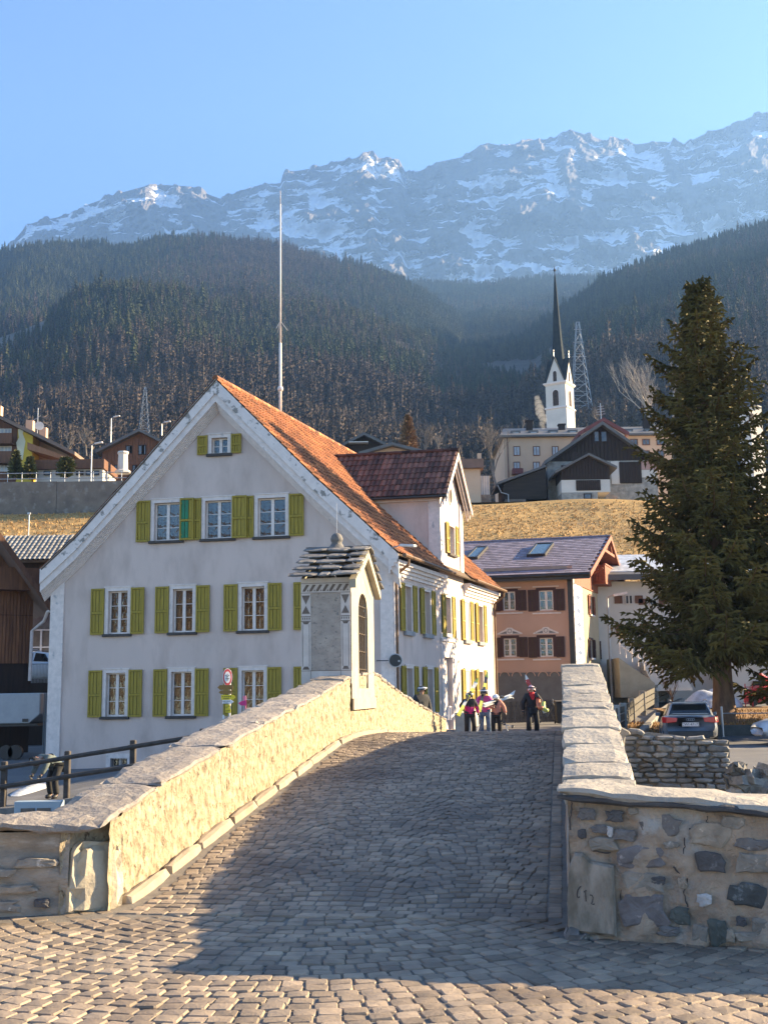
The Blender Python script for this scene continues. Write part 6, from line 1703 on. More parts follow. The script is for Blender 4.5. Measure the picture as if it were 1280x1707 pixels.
def lamp_post(name, px, y0, y1, Y, lab, arm=1, r=.07):
    p = at(px, y1, Y); z1 = at(px, y0, Y).z; t = thing(name, p, lab, 'street lamp')
    b = MB(); b.tube([p, V((p.x,p.y,z1))], [r, r*.6], 7); b.tube([V((p.x,p.y,z1)), V((p.x+.35*arm,p.y-.1,z1+.12))], r*.5, 5); b.build('pole', M_pole, t)
    b = MB(); b.bar(V((p.x+.3*arm,p.y-.1,z1+.10)), V((p.x+1.0*arm,p.y-.15,z1+.22)), .28, .12); b.build('lamp_head', M_trim, t); return t
lamp_post('street_lamp', 152, 742, 803, 99, 'street lamp with short arm standing by the railing on the upper left road')
lamp_post('street_lamp', 185, 697, 741, 125, 'tall pale lamp post rising behind the red-brown house roof')
lamp_post('street_lamp', 270, 706, 726, 125, 'short lamp post top peeking beside the upper left verge of the grey house roof')
lamp_post('street_lamp', 1020, 996, 1172, 58, 'street lamp with light head at the right corner of the pink house', r=.08)
p = at(48, 890, 85); t = thing('marker_post', V((p.x,p.y,p.z-1)), 'thin post with small cap standing in the left meadow', 'post'); b = MB(); b.tube([p-V((0,0,1)), V((p.x,p.y,at(48,857,85).z))], .05, 5); b.box((p.x,p.y,at(48,856,85).z),(.22,.22,.14)); b.build('post', M_pole, t)
def pylon(px, y0, y1, Y, w, lab):
    p = at(px, y1, Y); z1 = at(px, y0, Y).z; t = thing('lattice_pylon', p, lab, 'pylon'); b = MB(); H = z1-p.z
    def c(k, i): hw = w/2*(1-k*.85); return V((p.x+hw*(1 if i in (0,1) else -1), p.y+hw*(1 if i in (1,2) else -1), p.z+H*k))
    n_ = 9
    for i in range(4):
        b.tube([c(0,i), c(1,i)], w*.02, 3)
        for k in range(n_):
            b.tube([c(k/n_,i), c((k+1)/n_,(i+1)%4)], w*.012, 3); b.tube([c((k+1)/n_,i), c((k+1)/n_,(i+1)%4)], w*.012, 3)
    for z in (.62,.78,.92): b.tube([V((p.x-w*.55*(1.3-z),p.y,p.z+H*z)), V((p.x+w*.55*(1.3-z),p.y,p.z+H*z))], w*.02, 3)
    b.build('lattice', mat('pylon_steel', (.3,.31,.33), rough=.5) if 'pylon_steel' not in MATS else MATS['pylon_steel'], t)
pylon(241, 645, 725, 330, 3.0, 'grey lattice mast against the forest above the red-brown house')
pylon(969, 537, 690, 420, 7.5, 'tall lattice pylon standing in the forest right of the church tower')

# ---------------------------------------------------------------- left foreground of the far bank
M_lbarn = mat('sunlit_barn_boards', (.23,.10,.045), (.13,.055,.028), rough=.85, scale=2.2, stretch=(4,4,.4), rnd=.25, bump=.01, bscale=10)
c0 = at(53, 1100, 47); WBn = Wall((c0.x, c0.y), V((-.86,-.51,0))); WBn.n = WBn.n if WBn.n.x > 0 else -WBn.n
lbn = thing('old_barn', (c0.x-3, c0.y-2, -.5), 'old barn of sun-warmed vertical boards with steep roof at the left edge', 'barn')
def wb(px, py, d=0): return WBn.px(px, py, d)
z0b = wb(40,1122)[1]
b = MB(); top2 = sorted([(0, wb(54,968)[1]), (wb(30,940)[0], wb(30,940)[1]), (wb(0,897)[0], wb(0,897)[1]), (wb(-60,815)[0], wb(-60,815)[1])])
WBn.wall(b, -1, top2); b.build('wall', M_darkwood, lbn)
n_ = 22; um = top2[-1][0]
for i in range(n_):
    a = um*i/n_; e = um*(i+1)/n_; m_ = MB(); zt_ = pw(top2, (a+e)/2)-.25
    zs_ = z0b + .4; zm_ = wb(30,1030)[1]+.1
    WBn.box(m_, a+.006, e-.006, zs_, zm_, .005, .03+.015*(i%3)); WBn.box(m_, a+.006, e-.006, zm_+.02, max(zm_+.1,zt_), .005, .04+.012*(i%2)); m_.build('board', M_lbarn, lbn)
rr = [WBn.pt(*wb(88,1013,1.4),1.4), WBn.pt(*wb(-60,805,1.4),1.4)]
b = MB(); b.prism([rr[0], rr[1], rr[1]-V((0,0,.25)), rr[0]-V((0,0,.25))], -WBn.n*9); lbr = b.build('roof', M_brownroof, lbn)
b = MB(); b.prism([rr[0]+WBn.n*.03+V((0,0,.06)), rr[1]+WBn.n*.03+V((0,0,.06)), rr[1]+WBn.n*.03-V((0,0,.28)), rr[0]+WBn.n*.03-V((0,0,.28))], WBn.n*.05); b.build('verge_board', M_brownwood, lbn)
g = MB(); p0_ = rr[0]-V((0,0,.1)); g.tube([p0_, at(80,1020,46.2), at(74,1035,46.6), at(54,1052,46.9), at(50,1135,46.9)], .07, 7); g.build('downpipe', M_trim, lbn)
b = MB(); h = (wb(0,960)[0]-1.0, wb(0,960)[0]+1.6, wb(0,985)[1], wb(0,968)[1]+.5); WBn.box(b, h[0]-1.2,h[0]+1.2,h[2],h[3],.05,.8); b.build('hayloft_balcony', M_lbarn, lbn)
# grey shingle roofed building behind
W = VW(58); r0 = pr(W, -30, 150, 893, 934)
gs = thing('grey_roofed_shed', W.pt(r0[0]+3, 0, -3), 'shed with weathered grey corrugated roof left of the grey house', 'shed')
b = MB(); 
E0 = W.pt(r0[0], r0[2]); E1 = W.pt(r0[1]+.5, r0[2]); zR = at(60, 893, 60.6).z
Rg0 = V((E0.x, 60.6, zR)); Rg1 = V((E1.x, 60.6, zR)); sdv = (Rg0-E0).normalized(); nn = V((1,0,0)).cross(sdv); Lg = (Rg0-E0).length
b.prism([E0-nn*.05, E1-nn*.05, Rg1-nn*.05, Rg0-nn*.05], -nn*.12); b.prism([Rg0, Rg1, Rg1+V((0,4,-3)), Rg0+V((0,4,-3))], V((0,0,-.12))); gsr = b.build('roof', M_under, gs)
b = MB(); tile_mass(b, E0, V((1,0,0)), sdv, nn, .26, Lg/9, int((E1.x-E0.x)/.26), 9, roll=.05, lap=.02, rng=ra); b.build('roof_tiles', mat('weathered_grey_tile', (.27,.26,.235), (.18,.17,.155), rough=.9, scale=3, attr=.35), gsr, kind='stuff')
b = MB(); W.box(b, r0[0]+.3, r0[1]+.3, -1, r0[2]-.1, -5, -.6); b.build('wall', M_darkwood, gs)
W = VW(52); h = pr(W, 52, 86, 1050, 1108)
gb_ = thing('glazed_lean_to', W.pt(h[0],0,-1), 'dark glazed wall with pale frames between the old barn and the grey house', 'glazed wall')
b = MB(); W.box(b, h[0]-.3, h[1]+.5, -1, h[3]+.8, -2, -.05); b.build('wall', mat('grey_boarding', (.16,.155,.15), (.11,.105,.1), rough=.9), gb_)
for i in range(2):
    for j in range(2):
        ua = h[0]+(h[1]-h[0])*i/2; za = h[2]+(h[3]-h[2])*j/2; m_ = MB()
        W.box(m_, ua+.05, ua+(h[1]-h[0])/2-.05, za+.04, za+(h[3]-h[2])/2-.04, -.04, .0); m_.build('pane', M_pane, gb_)
b = MB()
for i in range(3): ua = h[0]+(h[1]-h[0])*i/2; W.box(b, ua-.04, ua+.04, h[2], h[3], -.03, .05)
for j in range(3): za = h[2]+(h[3]-h[2])*j/2; W.box(b, h[0]+.04, h[1]-.04, za-.03, za+.03, -.03, .045)
b.build('frame', M_trim, gb_)
# parking deck with railing, trailer
W = VW(50); h = pr(W, -40, 86, 1138, 1158)
dk_ = thing('parking_deck', W.pt((h[0]+h[1])/2,0,-5), 'dark parking deck with pale railing carrying the white car at the left', 'parking deck')
b = MB(); W.box(b, h[0],h[1]+.1,-1.2,h[3],-3.0,-.3); b.build('deck', M_darkwood, dk_)
n_ = 16; h2 = pr(W, 46, 86, 1108, 1137)
for i in range(n_): m_ = MB(); u = h2[0]+(h2[1]-h2[0])*i/n_; m_.tube([W.pt(u,h[3],-.4), W.pt(u,h[3]+.85,-.4)], .015, 4); m_.build('baluster', M_pole, dk_)
m_ = MB(); m_.tube([W.pt(h2[0],h[3]+.85,-.4), W.pt(h2[1],h[3]+.85,-.4)], .025, 5); m_.build('handrail', M_pole, dk_)
W = VW(44); h = pr(W, -30, 68, 1155, 1207); h3 = pr(W, 69, 84, 1155, 1207)
gz0 = gz(W.pt(h[0],0).x, 44)
tr = thing('box_trailer', W.pt((h[0]+h[1])/2, gz0, -1), 'white box trailer with chamfered lower corner parked left of the grey house', 'trailer')
c_ = .35
b = MB(); b.prism([W.pt(h[0],h[2]+.0), W.pt(h[1]-.4,h[2]), W.pt(h[1],h[2]+c_), W.pt(h[1],h[3]), W.pt(h[0],h[3])], V((0,2.0,0))); b.build('box', mat('trailer_white', (.34,.37,.40), (.30,.33,.36), rough=.4), tr, bevel=.03)
b = MB(); b.box(W.pt((h[0]+h[1])/2,h[2]-.06,-1), (h[1]-h[0]-.2,1.8,.1)); b.build('chassis', M_black, tr)
for xx in (h[0]+1.0, h[1]-.9): m_ = MB(); m_.tube([W.pt(xx,gz0+.28,.05), W.pt(xx,gz0+.28,-.15)], .28, 14); m_.build('wheel', M_black, tr)
b = MB(); b.box(W.pt(h[1]-.55,h[2]+.12,.02), (.22,.04,.12)); b.build('marker_plate', M_black, tr)
pnl = thing('corrugated_panel', W.pt(h3[0],gz0,0), 'blue-grey corrugated sheet panel between the box trailer and the grey house', 'panel')
for i in range(7): m_ = MB(); u = h3[0]+(h3[1]-h3[0])*i/7; W.box(m_, u, u+(h3[1]-h3[0])/7-.015, gz0, h3[3], -.3-.04*(i%2), -.25-.04*(i%2)); m_.build('rib', mat('blue_grey_sheet', (.12,.16,.19), rough=.5) if 'blue_grey_sheet' not in MATS else MATS['blue_grey_sheet'], pnl)
# wooden fence on the far bank, left
M_fw = mat('dark_fence_wood', (.045,.037,.033), (.075,.065,.058), rough=.85, scale=5, bump=.006, bscale=20)
fn = thing('rail_fence', (-8, 29.6, -1.2), 'dark two-rail wooden fence along the river bank, left of the bridge', 'fence')
fx = [-10.3, -8.45, -6.6, -4.7, -3.2]
fp = [V((x, bank(x)+.45, gz(x, bank(x)+.45))) for x in fx]
for p in fp: 
    m_ = MB(); m_.bar(p-V((0,0,.3)), p+V((0,0,1.22)), .15, .15, up=V((0,1,0))); m_.build('post', M_fw, fn, bevel=.02)
for z in (.55, 1.04):
    for a, c in zip(fp, fp[1:]): m_ = MB(); m_.tube([a+V((-.1,-.12,z)), c+V((.1,-.12,z+.02))], .062, 7); m_.build('rail', M_fw, fn)
# cabinet under the fence
p = at(66, 1352, 28.6); cb = thing('meter_cabinet', p-V((0,0,.4)), 'pale blue framed utility cabinet on the bank below the wooden fence', 'cabinet')
b = MB(); b.box(p-V((0,0,.2)), (1.15,.35,.9)); b.build('casing', mat('pale_blue_paint', (.35,.43,.48), rough=.5), cb, bevel=.01)
for dx in (-.28, .12): m_ = MB(); m_.box(p+V((dx+.05,-.19,-.12)), (.34,.03,.42)); m_.build('door', MATS['weathered_concrete'], cb)
# snow heaps
def heap(name, c, rx, ry, h, lab, m=M_snow, seed=1):
    b = MB(); n = 14; k = 7
    for j in range(k+1):
        for i in range(n):
            a = 2*math.pi*i/n; r = j/k; w = 1+.35*noise.noise(V((math.cos(a)*1.5+seed, math.sin(a)*1.5, r*1.5)))
            x = c[0]+math.cos(a)*rx*r*w; y = c[1]+math.sin(a)*ry*r*w
            b.v.append((x, y, c[2] + h*max(0,(1-r*r))*(1+.4*noise.noise(V((x*2,y*2,seed)))) - .03*(r>.9)))
    for j in range(k):
        for i in range(n): b.f.append((j*n+i, j*n+(i+1)%n, (j+1)*n+(i+1)%n, (j+1)*n+i)); b.m.append(0); b.t.append(.5)
    o = b.build(name, m, smooth=True, kind='stuff', label=lab); return o
pg = at(48, 1285, 34); heap('snow_patch', (pg.x, 35.5, gz(pg.x,35.5)-.03), .5, 2.6, .16, 'grubby snow patch behind the wooden fence')
# sunlit house on the near bank, mirrored in the window panes
hb2 = thing('cream_house', (-36, -12, 0), 'cream house mirrored in the window panes of the grey house', 'house')
b = MB(); b.box((-36,-14,5.5), (26,8,11)); b.build('wall', mat('warm_cream_wall', (.62,.46,.32), (.56,.41,.28), rough=.9, scale=.4), hb2)
b = MB(); b.prism([(-50,-9.2,10.9),(-50,-14,14.8),(-50,-18.8,10.9)], V((28,0,0))); b.build('roof', M_brownroof, hb2)
WQ = Wall((-36,-10), (1,0)); WQ.n = V((0,1,0))
for i in range(6):
    for j in range(3): small_window(WQ, hb2, -11.5+i*4, -10.4+i*4, 1.4+j*3.2, 3.0+j*3.2, fm=M_brownwood, dk=M_room)
# ================================================================ right bank: rubble wall, tree bed, white house, fences
a_ = at(1000, 1206, 25.3); c_ = at(1214, 1232, 24.6)
WB = Wall((a_.x, a_.y), (c_.x-a_.x, c_.y-a_.y)); WB.n = WB.n if WB.n.y < 0 else -WB.n
Lw = (V((c_.x,c_.y,0))-V((a_.x,a_.y,0))).length
bw = thing('rubble_bank_wall', WB.pt(Lw/2,-.5,-.3), 'rough rubble stone wall on the far river bank, in front of the parked estate car', 'stone wall')
ztA, ztB = WB.px(1035,1212)[1], WB.px(1213,1233)[1]
uA = WB.px(1035,1212)[0]
def ztop_(u): return ztA + (ztB-ztA)*max(0,(u-uA))/(Lw-uA)
b = MB(); face_grid(b, lambda a, z, d: WB.pt(a, z, d-.05), 0, Lw, 60, lambda a: -2.6, lambda a: ztop_(a)-.04, 30, .05, 3.3, 3)
b.prism([WB.pt(Lw,-2.6,-.05),WB.pt(Lw,ztop_(Lw)-.06,-.05),WB.pt(Lw,ztop_(Lw)-.06,-.5),WB.pt(Lw,-2.6,-.5)], -WB.d*.02)
b.prism([WB.pt(0,ztop_(0)-.05,-.05),WB.pt(Lw,ztop_(Lw)-.05,-.05),WB.pt(Lw,ztop_(Lw)-.05,-.55),WB.pt(0,ztop_(0)-.05,-.55)], V((0,0,-.1)))
b.build('mortar', mat('pale_wall_mortar', (.30,.275,.24), (.22,.2,.175), rough=.95, scale=5, bump=.02, bscale=14), bw, smooth=False)
M_rst = mat('bank_wall_stone', (.27,.25,.22), (.16,.155,.145), rough=.85, scale=6, rnd=.4, bump=.012, bscale=18, c3=(.38,.36,.32), c3scale=5, c3lo=.6, c3hi=.7)
MWB = basis(WB.d, -WB.n, V((0,0,1)))
proto = []
for i in range(14): proto.append(stone_mesh(1, 1, ra, .10, 9))
pm_ = []
for q in proto:
    me = bpy.data.meshes.new('stone'); me.from_pydata(q.v, [], q.f); me.materials.append(M_rst); pm_.append(me)
z = -.95; offb = OFF[bw.name]; cnt = 0
while z < ztA:
    h_ = ra.uniform(.09, .17) if z > -.5 else ra.uniform(.14,.24); u = ra.uniform(0, .2)
    while u < Lw:
        w_ = ra.uniform(.14, .42)*(1 if z > -.4 else 1.3)
        if Lw-u-w_ < .12: w_ = max(.1, Lw-u)
        if u+w_ < Lw+.05 and z+h_ < ztop_(u+w_/2)+.02:
            o = bpy.data.objects.new('stone', ra.choice(pm_)); COL.objects.link(o); o.parent = bw; cnt += 1
            M4 = (MWB @ Matrix.Rotation(ra.uniform(-.12,.12), 3, 'Y') @ Matrix.Diagonal((w_*.97, ra.uniform(.7,1.3), h_*.96))).to_4x4()
            M4.translation = WB.pt(u+w_/2, z+h_/2, ra.uniform(-.055,-.02)) - offb; o.matrix_local = M4
        u += w_
    z += h_
# stone spout bracket outside the right parapet
pc = at(1036, 1236, 16.5); p_ = V((pc.x, pc.y, pc.z))
cn = thing('stone_spout', p_-V((0,0,.3)), 'curved stone water spout bracket jutting from the outer side of the right parapet', 'stone bracket')
b = MB(); q = [V((-.22,0,.22)), V((-.02,0,.21)), V((.09,0,.15)), V((.11,0,.10)), V((.03,0,.08)), V((-.0,0,-.12)), V((-.03,0,-.28)), V((-.22,0,-.30))]
b.prism([p_+v+V((0,-.14,0)) for v in q], V((0,.28,0))); b.build('bracket', M_cap, cn, bevel=.015)
# boulders and gravel at the bank edge
bz = []
for i, (px, py, r) in enumerate(((1250,1297,.42),(1228,1278,.24),(1275,1282,.25),(1232,1315,.3),(1268,1325,.4),(1290,1310,.5),(1222,1300,.18))):
    p = at(px, py, 22.6); t = MB(); b = rough_block(r*1.9, r*1.4, r*1.2, ra, 4, 4, 3, .10, edge=r*.3)
    o = b.build('boulder', M_rst, smooth=False); o.location = p-V((0,0,r*.2)); o.rotation_euler = (ra.uniform(-.3,.3), ra.uniform(-.3,.3), ra.uniform(0,3))
    tag(o, ['large pale boulder lying on the river bank right of the rubble wall','small stone perched at the top of the bank by the wall end','stone at the edge of the road above the bank','boulder low on the bank beside the foot of the rubble wall','broad boulder behind the right wing wall cap','big boulder at the right edge of the picture on the bank','small brown stone tucked against the end of the rubble wall'][i], 'boulder', 'boulders on the river bank')
b = MB(); 
xs_ = fr(8.0, 14.5, .35)
for j in range(9):
    for x in xs_: t = j/8; b.v.append((x, bank(x)+.1-3.2*t, gz(x, bank(x)) - .02 - 1.9*t + .22*noise.noise(V((x*1.5, t*5, 0)))))
for j in range(8):
    for i in range(len(xs_)-1): k = j*len(xs_)+i; b.f.append((k,k+1,k+len(xs_)+1,k+len(xs_))); b.m.append(0); b.t.append(.5)
b.build('gravel_bank', M_bed, kind='structure')
# verge and tree bed
def patch(name, x0, x1, y0, y1, m, dz=.03, n=14):
    b = MB(); xs = fr(x0, x1, (x1-x0)/n); ys = fr(y0, y1, (y1-y0)/n)
    b.v = [(x, y, gz(x, y)+dz+.05*noise.noise(V((x*.8, y*.8, 0)))) for y in ys for x in xs]; k = len(xs)
    b.f = [(j*k+i, j*k+i+1, j*k+k+i+1, j*k+k+i) for j in range(len(ys)-1) for i in range(k-1)]; b.m = [0]*len(b.f); b.t = [.5]*len(b.f)
    return b.build(name, m, smooth=True, kind='structure')
patch('tree_bed', 12.2, 24, 42.2, 52, M_verge, .33)
patch('verge', 8.6, 11.6, 41, 47, M_verge, .12)
gtf = MB()
for i in range(5000):
    if i % 3: x = ra.uniform(12.2, 20); y = ra.uniform(42.2, 50); z = gz(x,y)+.33
    else: x = ra.uniform(8.6, 11.6); y = ra.uniform(41, 47); z = gz(x,y)+.12
    h = ra.uniform(.04,.13); a = ra.uniform(0,3.1); gtf.add([(x-.03*math.cos(a),y-.03*math.sin(a),z-.04),(x+.03*math.cos(a),y+.03*math.sin(a),z-.04),(x+ra.uniform(-.06,.06),y+ra.uniform(-.06,.06),z+h)], [(0,1,2)], 0, ra.random())
gtf.build('verge_grass', mat('brown_grass_blades', (.34,.2,.07), (.25,.14,.05), rough=.9, attr=.4), kind='stuff', label='short brown grass under the big spruce')
kb = thing('bed_edging', (17, 42.1, 0), 'dark stone edging wall along the front of the tree bed', 'low wall')
for i in range(6): x = 12.0+i*1.5; m_ = MB(); m_.box((x+.74, 42.1, gz(x,42.1)+.13), (1.48,.25,.52)); m_.build('edging_stone', mat('edging_stone', (.075,.08,.075), (.05,.055,.05), rough=.8, scale=3, bump=.01) if 'edging_stone' not in MATS else MATS['edging_stone'], kb, bevel=.02)
rp2 = thing('rope_fence', (15, 41.6, 0), 'thin rail on slim posts in front of the big spruce trunk', 'fence')
for x in (12.35, 15.6, 18.5): m_ = MB(); z = gz(x,41.7); m_.tube([(x,41.7,z),(x,41.7,z+1.1)], .04, 6); m_.build('post', M_pole, rp2)
m_ = MB(); m_.tube([(12.35,41.7,gz(12.3,41.7)+.85),(15.6,41.7,gz(15,41.7)+.82),(18.5,41.7,gz(18,41.7)+.84)], .02, 5); m_.build('rail', M_pole, rp2)
heap('snow_patch', (at(1180,1172,52).x, 52, gz(13,52)+.35), 1.5, 1.2, .75, 'heap of old snow just left of the spruce trunk', seed=4)
# curving timber and concrete fence behind the car
cf = thing('curved_fence', (9, 46, 0), 'weathered curving fence of concrete posts and dark boards left of the parked estate car', 'fence')
pts = [at(1027,1200,40), at(1038,1188,43), at(1052,1172,47), at(1070,1163,52), at(1092,1157,57), at(1112,1155,60)]
for p in pts: p.z = gz(p.x, p.y)
M_cpost = mat('pale_concrete_post', (.33,.31,.28), (.24,.225,.2), rough=.9, scale=3)
for i, p in enumerate(pts): m_ = MB(); m_.box(p+V((0,0,.45)), (.24,.24,1.35)); m_.build('post', M_cpost, cf, bevel=.02)
for a, c in zip(pts, pts[1:]):
    for k, z in enumerate((.35,.62,.90)): m_ = MB(); m_.bar(a+V((0,-.15,z)), c+V((0,-.15,z)), .05, .22); m_.build('board', mat('mossy_fence_board', (.07,.06,.05), (.11,.1,.08), rough=.9, scale=4) if 'mossy_fence_board' not in MATS else MATS['mossy_fence_board'], cf)
    m_ = MB(); m_.bar(a+V((.5,-.9,.0)), c+V((.5,-.9,.0)), .30, .38); m_.build('kerb_block', M_cpost, cf, bevel=.03)
# white house with steps
W = VW(60); h = pr(W, 985, 1118, 968, 1150)
wh_ = thing('white_house', W.pt((h[0]+h[1])/2, 1.5, -5), 'white house with brown shutters and outside steps between the pink house and the spruce', 'house')
b = MB(); b.prism([W.pt(h[0],-1),W.pt(h[1]+6,-1),W.pt(h[1]+6,h[3]),W.pt(h[0],h[3])], V((0,7,0))); b.build('wall', M_whitew, wh_)
b = MB(); b.prism([W.pt(h[0],h[3],.9),W.pt(h[1]+6.5,h[3],.9),V((W.pt(h[1]+6.5,0).x,64,h[3]+1.5)),V((W.pt(h[0],0).x,64,h[3]+1.5))], V((0,.0,.3))); whr = b.build('roof', M_greyroof, wh_)
b = MB(); b.prism([W.pt(h[0]+.2,h[3]+.4,.3),W.pt(h[1]+6.4,h[3]+.4,.3),V((W.pt(h[1]+6.4,0).x,63.5,h[3]+1.75)),V((W.pt(h[0]+.2,0).x,63.5,h[3]+1.75))], V((0,0,.12))); b.build('roof_snow', M_snow, wh_)
for (x0,x1,y0,y1) in ((1043,1052,993,1006),(1083,1092,998,1008),(1046,1060,1040,1060)):
    hh = pr(W,x0,x1,y0,y1); small_window(W, wh_, *hh, dk=M_pane)
    for u in (hh[0]-.62, hh[1]+.17): m_ = MB(); W.box(m_, u, u+.42, hh[2], hh[3], .01, .06); m_.build('shutter', M_brownwood, wh_)
stp = pr(W,1030,1108,1092,1143)
sp2 = thing('outside_steps', W.pt(stp[0]+2, 1, 1), 'pale stone steps with white handrails rising in front of the white house', 'steps')
nS = 11
for i in range(nS):
    m_ = MB(); za = stp[2]-.3+(stp[3]-stp[2])*i/nS; xa = stp[0]+1.4-.0+ .12*i*0
    W.box(m_, stp[0]+1.2, stp[1]+.5, za, za+(stp[3]-stp[2])/nS*.99+.02, .2, 3.2-i*.27); m_.build('step', M_whitew, sp2)
b = MB(); W.slab(b, [(stp[0]-.6,stp[2]-.6),(stp[0]+1.15,stp[2]-.6),(stp[0]+1.15,stp[2]+.1),(stp[0]-.6,stp[3]-.2)], .2, 3.4); b.build('side_wall', mat('yellowish_block_wall', (.36,.32,.24), (.3,.27,.2), rough=.9), sp2)
for k in (0, .45): m_ = MB(); m_.tube([W.pt(stp[0]-.5,stp[3]+.9-k,3.2), W.pt(stp[0]+1.6,stp[2]+1.0-k,3.3)], .03, 5); m_.build('handrail', M_trim, sp2)
for i in range(8): m_ = MB(); u = stp[0]-.5+2.1*i/7; z = stp[3]+.9-(stp[3]-stp[2]-.1)*i/7; m_.tube([W.pt(u,z,3.25), W.pt(u,z-.9,3.25)], .018, 4); m_.build('baluster', M_trim, sp2)
# shed and red machinery far right
W = VW(58); h = pr(W, 1222, 1330, 1128, 1192)
sh_ = thing('grey_outbuilding', W.pt(h[0]+2, 0, -2), 'pale outbuilding wall behind the red machine at the right edge', 'outbuilding')
b = MB(); W.box(b, h[0], h[1], -1, h[3]+1.5, -4, -.5); b.build('wall', M_whitew, sh_); b = MB(); W.box(b, *pr(W,1262,1273,1135,1180), -.49, -.3); b.build('doorway', M_room, sh_)
b = MB(); W.box(b, h[0]-.5, h[1]+1, h[3]+1.5, h[3]+1.75, -4.5, .5); b.build('roof', M_greyroof, sh_)
p = at(1264, 1190, 52); p.z = gz(p.x, 52)+.35
rm_ = thing('red_machine', p, 'red snow blower standing beside a red hand truck at the right edge', 'machine')
M_red = mat('red_enamel', (.42,.015,.012), (.36,.012,.01), rough=.35)
b = MB(); b.prism([p+V((-.55,-.4,.15)), p+V((.6,-.4,.15)), p+V((.6,-.4,.75)), p+V((.1,-.4,.95)), p+V((-.5,-.4,.7))], V((0,.8,0))); b.build('housing', M_red, rm_, bevel=.04)
b = MB(); b.tube([p+V((.35,0,.9)), p+V((.4,-.05,1.25)), p+V((.1,-.2,1.4))], [.14,.12,.13], 9); b.build('chute', M_red, rm_)
for dx in (-.35, .4): m_ = MB(); m_.tube([p+V((dx,-.46,.2)), p+V((dx,-.34,.2))], .2, 14); m_.build('wheel', M_black, rm_)
p2 = at(1249, 1190, 51.5); p2.z = gz(p2.x, 51.5)+.35
ht = thing('hand_truck', p2, 'small red ladder-like hand truck left of the red snow blower', 'hand truck')
b = MB()
for s3 in (-.17, .17): b.tube([p2+V((s3,0,0)), p2+V((s3+.12,.25,1.05))], .025, 5)
for z in (.15,.4,.65,.9): b.tube([p2+V((-.17+.12*z,.25*z,z)), p2+V((.17+.12*z,.25*z,z))], .02, 5)
b.build('frame', M_red, ht)

